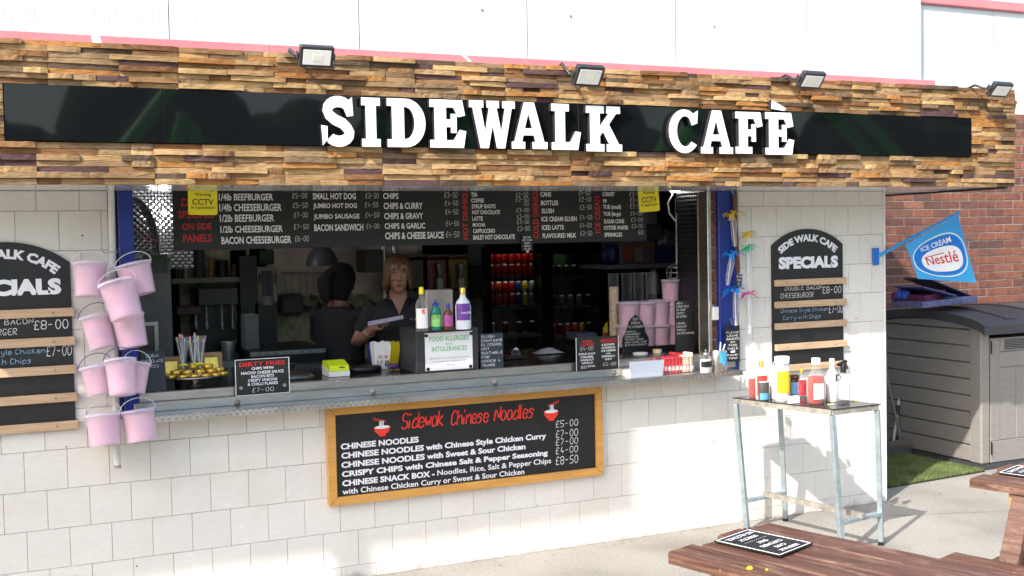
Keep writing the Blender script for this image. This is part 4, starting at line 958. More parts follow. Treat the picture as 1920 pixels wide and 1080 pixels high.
def bottle(name, px0, py0, px1, py1, z, label, body, cap, kind='ketchup', lab=None, fill=None, group=None, flat=.75, cat='bottle', labspan=(.18,.55), labw=62, mark=None):
    x0, x1, Y, z0, z1 = B(px0, py0, px1, py1, z); r_ = (x1-x0)/2; H = z1-z0; cx = (x0+x1)/2
    th = thing(name, label, cat, (cx, Y, z0), group)
    P_ = {'ketchup': [(.80,0),(.9,.02),(1,.10),(1,.42),(.9,.58),(.55,.72),(.4,.78),(.38,.86)], 'jar': [(.9,0),(1,.03),(1,.74),(.86,.82),(.78,.85)], 'squeeze': [(.85,0),(1,.04),(1,.55),(.9,.68),(.5,.76),(.42,.80)],
          'round': [(.9,0),(1,.03),(1,.56),(.85,.66),(.42,.76),(.32,.84)], 'spray': [(.9,0),(1,.04),(1,.52),(.85,.6),(.4,.68),(.36,.72)], 'can': [(.94,0),(1,.04),(1,.95),(.94,1.0)]}[kind]
    t = M(); t.lathe(cx, Y, [(a*r_, z0+b*H) for a, b in P_], 20, sy=flat); t.build('body', body, th)
    if fill is not None:
        m_, lvl = fill; pr_ = [(a*r_*.93, z0+.004+b*H) for a, b in P_ if b <= lvl] 
        t = M(); t.lathe(cx, Y, pr_, 18, sy=flat*.97); t.build('contents', m_, th)
    top = P_[-1]
    if kind == 'spray':
        t = M(); t.lathe(cx, Y, [(top[0]*r_*1.15, z0+.72*H), (top[0]*r_*1.1, z0+.80*H)], 12); t.tube([(cx, Y, z0+.78*H), (cx-.002, Y, z0+.88*H), (cx+.01, Y, z0+.97*H)], [r_*.42, r_*.40, r_*.3], 8)
        t.bar((cx-r_*.9, Y, z0+.90*H), (cx+r_*.5, Y, z0+.985*H), r_*.5, r_*.34); t.bar((cx+r_*.35, Y, z0+.93*H), (cx+r_*.75, Y, z0+.80*H), r_*.2, r_*.2); t.build('trigger', cap, th)
    elif kind == 'can':
        t = M(); t.lathe(cx, Y, [(r_*.90, z1-.001), (r_*.94, z1+.001), (r_*.86, z1+.0015), (.0001, z1)], 20, sy=flat); t.build('rim', cap, th)
    elif cap:
        ct = H*(1-top[1]); t = M()
        if kind == 'squeeze': t.lathe(cx, Y, [(top[0]*r_*1.4, z0+top[1]*H), (top[0]*r_*1.3, z0+(top[1]+.06)*H), (top[0]*r_*.5, z0+(top[1]+.09)*H), (.0015, z1)], 14)
        else: t.lathe(cx, Y, [(top[0]*r_*1.12, z0+top[1]*H), (top[0]*r_*1.14, z1-.003), (top[0]*r_*1.0, z1)], 16)
        t.build('cap', cap, th)
    if lab:
        t = M(); n = 12; A = R(labw); vs = []
        for i in range(n+1):
            a_ = -math.pi/2-A+2*A*i/n-R(12)
            for v in labspan: vs.append((cx+r_*1.012*math.cos(a_), Y+r_*flat*1.03*math.sin(a_), z0+v*H))
        t.add(vs, [(2*i, 2*i+2, 2*i+3, 2*i+1) for i in range(n)], 0, True); t.build('label', lab, th)
    if mark:
        for s_, u0, u1, v0, v1, m_, bo in mark:
            Ym = Y-r_*flat*1.06
            text(s_, cx-r_+2*r_*u0, cx-r_+2*r_*u1, z0+v0*H, z0+v1*H, wall_frame(Ym), m_, th, bo)
    return th
wp = K['whiteplastic']; sb = ZTb
bottle('sauce_bottle', 1404, 665, 1421, 745, sb, 'nearly empty glass ketchup bottle at the left end of the bar table', K['glass'], wp, 'ketchup', None, (K['ketchup'], .42))
bottle('sauce_bottle', 1418, 676, 1438, 748, sb, 'slim bottle with gold cap and red label, second from left on the bar table', clear_mat('milky', (.9,.85,.8), .6, .3), K['gold'], 'round', K['brightred'], labspan=(.1,.62))
bottle('sauce_can', 1423, 716, 1441, 750, sb, 'small dark sauce can standing before the gold capped bottle', cm('dark_tin', 70, 72, 66), wp, 'can', cm('can_label', 90, 150, 190), cat='can', labspan=(.05,.4))
bottle('mayonnaise_bottle', 1444, 678, 1458, 747, sb, 'white squeezy bottle with upright dark lettering behind the yellow label bottle', wp, wp, 'squeeze')
bottle('mayonnaise_bottle', 1454, 668, 1480, 751, sb, 'large white bottle with bright yellow and orange label on the bar table', wp, wp, 'jar', cm('yellow_label', 240, 200, 40, var=.3, scale=18), labspan=(.18,.68))
bottle('sauce_jar', 1482, 703, 1499, 745, sb, 'brown sauce jar with pale blue label in the middle of the bar table', K['brown_sauce'], K['brown_sauce'], 'jar', cm('paleblue_label', 130, 185, 225), labspan=(.15,.7))
bottle('vinegar_bottle', 1496, 691, 1511, 745, sb, 'clear bottle with gold cap and red striped label', K['glass'], K['gold'], 'round', cm('red_stripe_label', 190, 60, 70, var=.5, scale=40), labspan=(.08,.62))
x0, x1, Y, z0, z1 = B(1482, 743, 1500, 757, sb); t = M(); t.box(x0, x1, Y, Y+.03, z0, z1, 0, .003); tag(t.build('white_tub', wp, None, ((x0+x1)/2, Y, z0)), 'small white block standing in front of the brown sauce jar', 'tub')
bottle('ketchup_bottle', 1515, 671, 1546, 757, sb, 'big clear ketchup bottle with blank white label, front of the bar table', K['glass'], wp, 'ketchup', K['print_white'], (K['ketchup'], .58), labspan=(.12,.46), labw=34)
bottle('salad_cream_bottle', 1550, 672, 1571, 752, sb, 'plain white bottle with small black and red badge', wp, wp, 'round', None, mark=(('D', .45, .95, .48, .64, K['blackprint'], .05),))
bottle('spray_bottle', 1571, 676, 1592, 756, sb, 'clear trigger spray bottle of dark liquid at the right end of the bar table', K['glass'], K['blackplastic'], 'spray', K['print_white'], (cm('dark_liquid', 30, 18, 50), .45), labspan=(.14,.46))
for px, lb in ((1558, 'yellow crumb of food left of the spray bottle'), (1601, 'yellow crumb of food right of the spray bottle')):
    p = atz(px, 759 if px < 1580 else 752, sb); t = M(); t.m = Matrix.Translation(p); t.box(-.02, .02, -.012, .012, 0, .004, 0, .0015); tag(t.build('food_scrap', cm('crumb', 215, 200, 120), None, p), lb, 'crumb')
# ================================================================== PICNIC TABLES
def picnic(A, e, label, L=1.75, W_=.60, planks=4, seats=True, group='picnic tables in front of the kiosk', zt=.75):
    e = Vector((e[0], e[1], 0)).normalized(); l = Vector((e.y, -e.x, 0)); A = Vector((A[0], A[1], 0))
    r_ = thing('picnic_table', label, 'picnic table', (A+e*W_/2+l*L/2), group); up = Vector((0,0,1))
    Mx = Matrix(((e.x, l.x, 0, A.x), (e.y, l.y, 0, A.y), (0, 0, 1, 0), (0, 0, 0, 1)))
    pw = W_/planks
    for i in range(planks):
        off = (0, .03, -.012, .015)[i % 4]*(1 if label[0] != 'z' else 1)
        n = 14; t = M(); t.m = Mx; vs = []; x0, x1 = i*pw+.003, (i+1)*pw-.003; c_ = .006
        pf = [(x0, zt-.042), (x0, zt-c_), (x0+c_, zt), (x1-c_, zt), (x1, zt-c_), (x1, zt-.042)]
        for k_ in range(n+1):
            y = off+(L-off)*k_/n
            for a_, b_ in pf: vs.append((a_+random.uniform(-.001, .001), y+(random.uniform(0, .006) if k_ == 0 else 0), b_+random.uniform(-.0012, .0012)))
        m_ = 6; fs = [(k_*m_+j, k_*m_+(j+1) % m_, (k_+1)*m_+(j+1) % m_, (k_+1)*m_+j) for k_ in range(n) for j in range(m_)]
        fs += [list(range(m_))[::-1], [n*m_+j for j in range(m_)]]
        t.add(vs, fs); t.build('plank', K['picnic'], r_)
    for y in (.2, L-.2):
        t = M(); t.m = Mx; t.box(.03, W_-.03, y-.03, y+.03, zt-.115, zt-.043, 0, .003); t.build('batten', K['rawwood'], r_)
        for s_ in (0, 1):
            xa, xb = (W_*.06, -.32) if s_ == 0 else (W_*.94, W_+.32)
            t = M(); t.m = Mx; t.bar((xa, y+.035, zt-.05), (xb, y+.035, 0.0), .085, .04, 0, .003); t.build('leg', K['picnic'], r_)
        t = M(); t.m = Mx; t.box(-.42, W_+.42, y-.075, y-.033, .33, .41, 0, .003); t.build('seat_support', K['picnic'], r_)
    for s_ in (0, 1):
        for q in (0, 1):
            xa = (-.42+q*.125) if s_ == 0 else (W_+.17+q*.125)
            t = M(); t.m = Mx; t.box(xa, xa+.12, .02, L, .411, .45, 0, .005); t.build('seat_plank', K['picnic'], r_)
    return r_, Mx
def plaque(Mx, x, y, w_, h_, zt, label):
    # local frame: text reads from the far side (upside down to the camera)
    o3 = Mx @ Vector((x, y, zt+.002)); th = thing('table_sign', label, 'sign', o3)
    t = M(); t.m = Mx; t.box(x, x+w_, y, y+h_, zt+.002, zt+.008, 0, .001); t.build('plate', K['board'], th)
    t = M(); t.m = Mx
    for a in ((x+.004, x+.008, y+.004, y+h_-.004), (x+w_-.008, x+w_-.004, y+.004, y+h_-.004)): t.box(*a, zt+.0083, zt+.009)
    for a in ((y+.004, y+.008), (y+h_-.008, y+h_-.004)): t.box(x+.0085, x+w_-.0085, a[0], a[1], zt+.0083, zt+.009)
    t.build('border', K['print_white'], th)
    fr = lambda a, b, d=0: Mx @ Vector((x+w_-a, y+b, zt+.0085+d)) if False else Mx @ Vector((x+a, y+h_-b, zt+.0085+d))
    return th, fr, w_, h_
e1 = Vector((.549, .174)); pt, Mx = picnic((2.105, -2.614), e1, 'nearer dark red picnic table with black plaque, in the bottom right foreground', 1.8)
# plaque world corners were surveyed: left tip, back, right, front
def plq(Pc, label, lines):
    Pc = [Vector(p) for p in Pc]; u = (Pc[1]-Pc[0]); v = (Pc[3]-Pc[0])      # u across, v along
    o3 = Pc[0]+Vector((0,0,.003)); th = thing('table_sign', label, 'sign', o3)
    fr = lambda a, b, d=0: o3+u*a+v*b+Vector((0,0,.005+d))
    t = M(); t.prism([(0,0),(0,1),(1,1),(1,0)], fr, -.005, 0); t.build('plate', K['board'], th)
    t = M()
    for q in (((.02,.02),(.02,.98),(.045,.98),(.045,.02)), ((.955,.02),(.955,.98),(.98,.98),(.98,.02)), ((.05,.015),(.05,.03),(.95,.03),(.95,.015)), ((.05,.97),(.05,.985),(.95,.985),(.95,.97))): t.prism(list(q), fr, .0002, .001)
    t.build('border', K['print_white'], th)
    for s_, b0, b1, w_ in lines:
        vs, fs = glyphs(s_, .04 if s_[0] != '.' else .06, 2)
        ax = [q[0] for q in vs]; bx = [q[1] for q in vs]; a0, a1, c0, c1 = min(ax), max(ax), min(bx), max(bx)
        P2 = [(.5+w_/2-(q[0]-a0)/(a1-a0)*w_, b1-(1-(q[1]-c0)/(c1-c0))*(b1-b0)) for q in vs]
        t = M(); t.add([fr(a, b, .0012) for a, b in P2], fs); t.build('lettering', K['print_lilac'], th)
LN = [("NO ALCOHOL",.09,.175,.74),("STRICTLY",.23,.305,.50),(". . . . . . . . . .",.375,.39,.62),("ONLY",.45,.525,.28),("CUSTOMERS",.585,.66,.60),("CAFE",.72,.79,.30),("SIDEWALK",.85,.92,.54)]
Pq = [atz(1339, 1018, .7535), atz(1402, 996, .7535), atz(1532, 1022, .7535), atz(1463, 1046, .7535)]
plq([Pq[0], Pq[1], Pq[2], Pq[3]], 'black plaque screwed to the nearer picnic table, white words seen upside down', LN)
pt2, Mx2 = picnic((3.955, -2.235), e1, 'farther picnic table cut by the right edge, its black sign just in view', 1.8)
Aq = atz(1871, 889, .7535); u_ = Pq[1]-Pq[0]; v_ = Pq[3]-Pq[0]; plq([Aq, Aq+u_, Aq+u_+v_, Aq+v_], 'black plaque on the farther picnic table at the right edge', LN)
for px, py, s_, lb in ((1406, 1067, .012, 'small yellow flower head lying on the nearer picnic table'), (1438, 1069, .006, 'tiny yellow petal beside the yellow flower head on the picnic table')):
    p = atz(px, py, .7512); t = M(); t.m = Matrix.Translation(p)
    for k_ in range(7): a_ = k_*.9; t.lathe(s_*.45*math.cos(a_), s_*.45*math.sin(a_), [(s_*.45, 0), (s_*.55, s_*.3), (s_*.2, s_*.7), (.0001, s_*.75)], 7)
    tag(t.build('flower_head', cm('flower', 235, 180, 20), None, p), lb, 'flower')
# ================================================================== SHED, TURF, BROOMS
SXs, SYf, SYb, SXe = 6.88, .43, 1.62, 8.7
sh = thing('storage_shed', 'taupe resin storage shed with curved dark lid standing against the brick wall', 'shed', ((SXs+SXe)/2, 1.0, 0))
def archz(y): 
    q = (y-1.03)/.66; return 1.215-.085*q*q
t = M(); t.box(SXs-.01, SXe, SYf-.01, SYb, .004, .045); t.build('base', K['shedroof'], sh)
t = M(); t.box(SXs+.03, SXe-.03, SYf+.03, SYb-.03, .046, 1.0); t.build('core', K['shed'], sh)
ys0, ys1 = SYf+.115, SYb-.07
for i in range(8):
    z0 = .05+i*.132
    t = M(); t.box(SXs+.004, SXs+.028, ys0+.001, ys1-.001, z0+.004, z0+.128, 0, .006); t.build('plank', K['shed'], sh)
t = M(); fr = lambda a, b, d=0: Vector((SXs+.028-d, a, b)); ya = [ys0+(ys1-ys0)*i/14 for i in range(15)]
t.prism([(y, archz(y)-.045) for y in ya]+[(ys1, 1.112), (ys0, 1.112)], fr, 0, .022); t.build('gable_panel', K['shed'], sh)
t = M(); t.box(SXs+.006, SXs+.03, ys0, ys1, 1.108, 1.111); t.build('groove', K['shedroof'], sh)
t = M(); t.box(SXs-.006, SXs+.09, SYf-.008, ys0-.001, .046, archz(SYf+.1)-.03, 0, .012); t.build('corner_post', K['shed'], sh)
t = M(); t.box(SXs-.004, SXs+.03, ys1+.001, SYb, .046, archz(ys1)-.04, 0, .008); t.build('corner_post', K['shed'], sh)
dx = SXs+.10
t = M(); t.box(dx, dx+.86, SYf-.004, SYf+.03, .05, .22, 0, .004); t.box(dx, dx+.10, SYf-.003, SYf+.03, .222, 1.04, 0, .004); t.box(dx+.104, dx+.86, SYf-.003, SYf+.03, .93, 1.04, 0, .004)
for i in range(4):
    a = dx+.104+i*.18; t.box(a, a+.176, SYf+.003, SYf+.03, .222, .80, 0, .004)
t.box(dx+.104, dx+.86, SYf+.0, SYf+.03, .802, .926, 0, .004); dd = t.build('door', K['shed'], sh)
for i in range(6):
    t = M(); t.box(dx+.15, dx+.6, SYf-.009, SYf-.0035, .945+i*.014, .951+i*.014); t.build('vent_slot', K['shedroof'], dd)
t = M(); t.box(dx+.87, SXe, SYf-.003, SYf+.03, .05, 1.04, 0, .004); t.build('door', K['shed'], sh)
t = M(); 
for z in (.12, .92): t.box(dx-.006, dx-.001, SYf-.02, SYf-.009, z, z+.1)
t.build('hinge', K['blackplastic'], sh)
t = M(); n = 18; ya = [SYf-.07+(SYb+.06-SYf+.07)*i/n for i in range(n+1)]
def rfz(y): return archz(min(max(y, SYf-.02), SYb))-(.03 if y < SYf-.02 else 0)
pr_ = [(y, rfz(y)+.035) for y in ya]+[(y, rfz(y)-.035) for y in ya[::-1]]
t.prism(pr_, lambda a, b, d=0: Vector((SXs-.035+d, a, b)), 0, SXe-SXs+.06); 
t.build('roof', K['shedroof'], sh)
for xx in (SXs+.28, SXs+.75, SXs+1.2):
    t = M(); pr2 = [(y, rfz(y)+.043) for y in ya[1:-1]]+[(y, rfz(y)+.0355) for y in ya[1:-1][::-1]]; t.prism(pr2, lambda a, b, d=0: Vector((xx+d, a, b)), 0, .12); t.build('roof_rib', K['shedroof'], sh)
# clutter on the shed roof
def slab(p, wx, wy, wz, rot, m, name, label, cat):
    t = M(); t.m = Matrix.Translation(p) @ Matrix.Rotation(rot[2], 4, 'Z') @ Matrix.Rotation(rot[1], 4, 'Y') @ Matrix.Rotation(rot[0], 4, 'X'); t.box(-wx/2, wx/2, -wy/2, wy/2, -wz/2, wz/2, 0, .004)
    return tag(t.build(name, m, None, p), label, cat)
p = at(1752, 565, .95); slab(p, .62, .34, .05, (0, R(-2), R(2)), cm('lilac_print', 98, 100, 140, var=.5, scale=22), 'folded_cushion', 'lilac patterned flat cushion lying on the shed lid', 'cushion')
p = at(1722, 553, 1.0); slab(p, .34, .3, .06, (R(4), R(-6), .3), cm('maroon_cloth', 110, 45, 80, .9, var=.4, scale=20), 'maroon_bag', 'crumpled maroon bag on the lilac cushion', 'bag')
p = at(1735, 546, .93); slab(p, .40, .3, .016, (0, R(12), R(6)), cm('navy_board', 52, 56, 110), 'folded_board', 'lower dark blue folded board leaning on the shed lid under the flag', 'board')
p = at(1762, 540, 1.05); slab(p, .52, .32, .014, (0, R(20), R(-4)), cm('navy_board2', 40, 42, 70), 'folded_board', 'upper thin navy board sloping down right below the flag', 'board')
p = at(1693, 552, 1.0)
t = M(); t.m = Matrix.Translation(p)
for k_ in range(9): t.lathe(random.uniform(-.05,.05), random.uniform(-.04,.04), [(.001,-.05),(random.uniform(.03,.05),-.02),(random.uniform(.02,.04),.02),(.001,.045)], 7)
tag(t.build('blue_plastic_bag', cm('bluebag', 40, 75, 170), None, p), 'crumpled bright blue plastic bag at the left end of the shed lid', 'bag')
# turf
tq = [(5.53, .27), (6.86, .375), (6.80, 1.36), (5.53, 1.30)]
tf = thing('turf_mat', 'square of artificial green turf on the concrete beside the kiosk', 'mat', (6.2, .8, 0))
t = M(); t.prism(tq, lambda a, b, d=0: Vector((a, b, d)), .004, .012); t.build('backing', K['turfback'], tf)
rng = np.random.default_rng(3); n = 26000
u = rng.random(n); v = rng.random(n); q = np.array(tq)
P0 = (q[0]*(1-u)[:,None]+q[1]*u[:,None])*(1-v)[:,None]+(q[3]*(1-u)[:,None]+q[2]*u[:,None])*v[:,None]
an = rng.random(n)*6.28; hgt = .012+.016*rng.random(n); ln = (rng.random((n,2))-.5)*.016; wd_ = .0028
V = np.zeros((n*3, 3)); V[0::3,:2] = P0+np.stack([np.cos(an), np.sin(an)],1)*wd_; V[1::3,:2] = P0-np.stack([np.cos(an), np.sin(an)],1)*wd_; V[2::3,:2] = P0+ln
V[0::3,2] = .011; V[1::3,2] = .011; V[2::3,2] = .012+hgt
me = bpy.data.meshes.new('grass_blades'); me.from_pydata((V-np.array([6.2,.8,0])).tolist(), [], [(3*i,3*i+1,3*i+2) for i in range(n)]); me.materials.append(K['turf'])
o = link('grass_blades', me, tf, (6.2,.8,0)); o['kind'] = 'stuff'
# brooms
def stick(name, label, a, b, r_, m, bands=None, cat='broom'):
    th = thing(name, label, cat, a); t = M(); t.tube([a, b], r_, 8); t.build('handle', m, th)
    for u0, u1 in (bands or []):
        t = M(); t.tube([a+(b-a)*u0, a+(b-a)*u1], r_*1.15, 8); t.build('grip', K['blackplastic'], th)
    return th
hb = atz(1697, 853, 0); ya_ = hb.y
a = at(1692, 836, ya_); b = at(1659, 690, ya_+.02); th = stick('broom', 'wide grey broom with old wooden handle leaning beside the kiosk corner', a, b, .013, cm('greywood', 120, 112, 100))
x0 = at(1663, 850, ya_).x; x1 = at(1727, 845, ya_).x
t = M(); t.box(x0, x1, ya_-.025, ya_+.025, .085, .13, 0, .004); t.build('head', cm('greywood2', 105, 98, 88), th)
t = M(); random.seed(4)
for i in range(70):
    x = x0+(x1-x0)*(i+.5)/70
    for yy in (-.015, .012): t.tube([(x, ya_+yy, .085), (x+random.uniform(-.012,.012)+(x-(x0+x1)/2)*.12, ya_+yy*1.4, .003)], .0032, 4)
o = t.build('bristles', cm('bristle', 88, 86, 84), th); o['kind'] = 'stuff'
Ys = 1.30
a = at(1674, 836, Ys); b = at(1699, 655, Ys+.06); stick('extending_pole', 'striped black and white pole leaning against the shed, left one', a, b, .012, cm('greypole', 190, 190, 190), [(0,.02),(.32,.42),(.60,.70),(.86,1.0)], 'pole')
a = at(1689, 804, Ys+.1); b = at(1707, 640, Ys+.1); stick('extending_pole', 'striped pole leaning against the shed, right one with black collar', a, b, .012, cm('greypole', 190, 190, 190), [(.30,.36),(.62,.70),(.9,1.0)], 'pole')
p = at(1692, 830, 1.42); p.z = .1; t = M(); t.m = Matrix.Translation(p)
for k_ in range(12): t.lathe(random.uniform(-.15,.12), random.uniform(-.05,.05), [(.06,-.1),(random.uniform(.06,.09),-.03),(random.uniform(.03,.06),.06),(.001,.1)], 8)
tag(t.build('black_sack', cm('blacksack', 16, 17, 18, .35), None, p), 'black plastic sack slumped behind the broom head', 'sack')
# drain pipe shadow gap: dark post between brick wall and shed
# ================================================================== FLAG
Yg = -.02
fl = thing('ice_cream_flag', 'light blue ice cream flag with red and white oval on a wall pole', 'flag', at(1642, 480, -.01))
a = Q(1637, 465, 1648, 497, -.015); t = M(); t.box(a[0], a[1], -.02, -.0045, a[2], a[3], 0, .003); t.build('bracket', K['bracket'], fl)
pa = at(1645, 481, -.02); pb = at(1797, 399, -.12); t = M(); t.tube([pa, pa+(pb-pa)*.98, pb], [.011, .011, .014], 10); t.build('pole', cm('flagpole', 30, 150, 225, .3), fl)
C4 = [at(1697, 459, -.075), at(1796, 403, -.12), at(1829, 530, -.17), at(1721, 523, -.10)]      # top-left, top-right, bottom-right, bottom-left
nrm = (C4[1]-C4[0]).cross(C4[3]-C4[0]).normalized()
if nrm.y > 0: nrm = -nrm
def ff(a, b, d=0):
    """a 0..1 across, b 0..1 up"""
    v_ = 1-b; p = (C4[0]*(1-a)+C4[1]*a)*(1-v_)+(C4[3]*(1-a)+C4[2]*a)*v_
    return p+nrm*(d+.012*math.sin(a*7+b*2.5)*(v_*.9+.1)+.006*math.sin(a*13-b*5)*v_)
t = M(); n = 24; vs = [ff(i/n, j/n) for i in range(n+1) for j in range(n+1)]
t.add(vs, [(i*(n+1)+j, (i+1)*(n+1)+j, (i+1)*(n+1)+j+1, i*(n+1)+j+1) for i in range(n) for j in range(n)], 0, True); t.build('cloth', K['cyan'], fl)
def se(cx, cy, rx, ry, k_=2.6, n=48):
    return [(cx+rx*math.copysign(abs(math.cos(2*math.pi*i/n))**(2/k_), math.cos(2*math.pi*i/n)), cy+ry*math.copysign(abs(math.sin(2*math.pi*i/n))**(2/k_), math.sin(2*math.pi*i/n))) for i in range(n)]
def ring(o_, i_, d, m):
    t = M(); n = len(o_); t.add([ff(x, y, d) for x, y in o_]+[ff(x, y, d) for x, y in i_], [(i, (i+1) % n, n+(i+1) % n, n+i) for i in range(n)]); t.build('emblem', m, fl)
def disc(o_, d, m):
    t = M(); vs = []; fs = []; n = len(o_); cx = sum(p[0] for p in o_)/n; cy = sum(p[1] for p in o_)/n; R_ = 6
    for k_ in range(1, R_+1): vs += [ff(cx+(x-cx)*k_/R_, cy+(y-cy)*k_/R_, d) for x, y in o_]
    vs.append(ff(cx, cy, d))
    for k_ in range(R_-1): fs += [(k_*n+i, k_*n+(i+1) % n, (k_+1)*n+(i+1) % n, (k_+1)*n+i) for i in range(n)]
    fs += [(R_*n, i, (i+1) % n) for i in range(n)]
    t.add(vs, fs); t.build('emblem', m, fl)
cxo, cyo = .50, .47
ring(se(cxo, cyo, .47, .39), se(cxo, cyo, .455, .372), .0015, K['print_white'])
disc(se(cxo, cyo, .435, .352), .0015, cm('flagblue', 10, 110, 200)); disc(se(cxo+.02, cyo-.06, .36, .23), .003, K['print_white'])
vs, fs = glyphs('ICE CREAM', .02, 2); put(vs, fs, .22, .76, .665, .765, ff, .003, K['print_white'], fl)
vs, fs = glyphs('Nestlé', .012, 2); put(vs, fs, .235, .80, .335, .53, ff, .0045, cm('nestlered', 205, 25, 50), fl)
t = M(); vs = [ff(.235+.36*i/8, b, .0045) for i in range(9) for b in (.515, .532)]; t.add(vs, [(2*i, 2*i+2, 2*i+3, 2*i+1) for i in range(8)]); t.build('emblem_bar', cm('nestlered', 205, 25, 50), fl)
# ================================================================== FRINGED WANDS ON THE RIGHT POST
wd = thing('wand_rack', 'dark wooden stick hanging between the blue post and SPECIALS board, with small price tag', 'rack', at(1378, 365, -.03))
t = M(); t.bar(at(1377, 365, -.03), at(1384, 512, -.05), .026, .014); t.build('stick', K['wooddark'], wd)
t = M(); t.tube([at(1377, 366, -.03), at(1372, 358, -.03), at(1376, 352, -.02), at(1380, 356, -.02)], .003, 6); t.build('hook', K['galv'], wd)
a = at(1378, 513, -.06); b = at(1390, 536, -.06); F6 = frame((a.x, -.062, b.z), (1, 0, -.12), (.12, 0, 1)); t = M(); W_, H_ = b.x-a.x, a.z-b.z
t.prism([(0,0),(W_,0),(W_,H_),(0,H_)], F6, -.003, 0); t.build('tag_board', cm('slate', 38, 48, 66), wd)
chalk_block(['BALLOON','WANDS','£5'], .003, W_-.003, .004, H_-.004, F6, wd, 1.0)
def wand(px, py, px2, py2, col, y, label, fan, tube=True):
    c = at(px, py, y); th = thing('fringed_wand', label, 'wand', c, 'fringed plastic wands hanging by the right post'); random.seed(px)
    t = M()
    for i in range(26):
        a_ = random.uniform(0, 2*math.pi); L_ = fan*1.25*random.uniform(.6, 1.05); d = Vector((math.cos(a_), -abs(math.sin(a_))*.5, random.uniform(-.45, .28)))*L_; q = d.cross(Vector((0,0,1))).normalized()*.008
        mid = c+d*.55+Vector((0,0,.006)); e_ = c+d+Vector((0,0,-.012*random.random()))
        t.add([c-q*.4, c+q*.4, mid+q, mid-q, e_+q*.6, e_-q*.6], [(0,1,2,3),(3,2,4,5)])
    o = t.build('fringe', col, th)
    if tube:
        e_ = at(px2, py2, y); t = M(); t.tube([c, c+(e_-c)*.3+Vector((.008,0,0)), c+(e_-c)*.7, e_], [.010, .022, .018, .012], 10); t.build('sleeve', K['cellophane'], th)
        t = M(); t.tube([c, e_], .0028, 6); t.build('rod', K['print_white'], th)
cy_ = cm('fringe_yellow', 235, 205, 60); cb = cm('fringe_blue', 40, 150, 235); cg = cm('fringe_green', 60, 205, 150); cp = cm('fringe_pink', 240, 70, 180)
wand(1372, 399, 1378, 462, cy_, -.09, 'topmost wand with yellow fringe tied to the wooden stick', .085)
wand(1402, 437, 1404, 520, cy_, -.07, 'second yellow fringed wand, half hidden to the right of the stick', .06)
wand(1402, 462, 1406, 610, cg, -.08, 'green fringed wand sticking out to the right', .07)
wand(1372, 473, 1364, 535, cb, -.10, 'upper light blue fringed wand left of the stick', .085)
wand(1378, 541, 1380, 610, cb, -.10, 'lower light blue fringed wand above the sauces tag', .085)
wand(1403, 550, 1406, 625, cp, -.08, 'bright pink fringed wand low on the right', .07)
# sauces tag
a = Q(1360, 606, 1387, 678, -.05); F7 = wall_frame(-.05); sg = thing('sauces_tag', 'narrow black tag asking to leave sauces on this table, hung from the post', 'sign', ((a[0]+a[1])/2, -.05, a[2]))
W_ = a[1]-a[0]; H_ = a[3]-a[2]; c = ((a[0]+a[1])/2, a[3]-H_*.09)
outer = [(a[0], a[2]), (a[1], a[2]), (a[1], a[3]-.02), (a[1]-.02, a[3]), (a[0]+W_*.62, a[3])]+[(c[0]+W_*.2*math.cos(R(q)), c[1]+W_*.2*math.sin(R(q))) for q in range(60, -241, -30)]+[(a[0]+W_*.38, a[3]), (a[0]+.02, a[3]), (a[0], a[3]-.02)]
t = M(); t.prism(outer, F7, -.004, 0); t.build('board', K['board'], sg)
chalk_block(['PLEASE','LEAVE','SAUCES','ON','THIS','TABLE','-','THANK-','YOU!'], a[0]+.006, a[1]-.006, a[2]+.012, a[3]-H_*.20, F7, sg, .9)
t = M(); t.tube([(c[0], -.05, a[3]-.01), (c[0], -.03, a[3]+.03), (c[0], -.012, a[3]+.02)], .003, 6); t.build('hook', K['galv'], sg)
a = Q(1334, 575, 1345, 600, .0); t = M(); t.box(a[0], a[1], -.02, .018, a[2], a[3], 0, .004); s0 = t.build('socket_box', K['whiteplastic'], None, (a[0], 0, a[2])); tag(s0, 'small white socket box on the brick pier with thin cable', 'socket')
t = M(); t.tube([(a[0]+.01, -.01, a[3]), (a[0]-.02, -.012, a[3]+.03), (a[0]-.03, -.012, a[3]-.05)], .003, 6); t.build('cable', K['whiteplastic'], s0)
# ================================================================== COUNTER THINGS
def stand_sign(name, px0, py0, px1, py1, z, label, cat='sign', thick=.006, m=None, Y=None, lean=0):
    x0, x1, Yc, z0, z1 = B(px0, py0, px1, py1, z)
    if Y is not None: Yc = Y; x0, x1, z0, z1 = Q(px0, py0, px1, py1, Y); z0 = z
    th = thing(name, label, cat, ((x0+x1)/2, Yc, z0)); fr = wall_frame(Yc); W_, H_ = x1-x0, z1-z0
    fr2 = lambda a, b, d=0: fr(x0+a*W_, z0+b*H_, d)+Vector((0, lean*b*H_, 0))
    t = M(); t.prism([(0,0),(1,0),(1,1),(0,1)], fr2, -thick, 0); t.build('board', m or K['board'], th)
    return th, fr2, W_, H_
def tt(s_, u0, u1, v0, v1, fr, th, m, bo=.02, d=.0015):
    vs, fs = glyphs(s_, bo, 2); put(vs, fs, u0, u1, v0, v1, fr, d, m, th)
th, fr, W_, H_ = stand_sign('price_sign', 441, 672, 543, 746, ZL+.05, 'black DIRTY FRIES sign with white border standing on the steel upstand', Y=-.034, m=K['board'])
t = M()
for q in (((0,0),(.012,0),(.012,1),(0,1)), ((.988,0),(1,0),(1,1),(.988,1)), ((.013,.985),(.987,.985),(.987,1),(.013,1)), ((.013,0),(.987,0),(.987,.015),(.013,.015))): t.prism(list(q), fr, .0003, .0008)
t.build('border', K['print_white'], th)
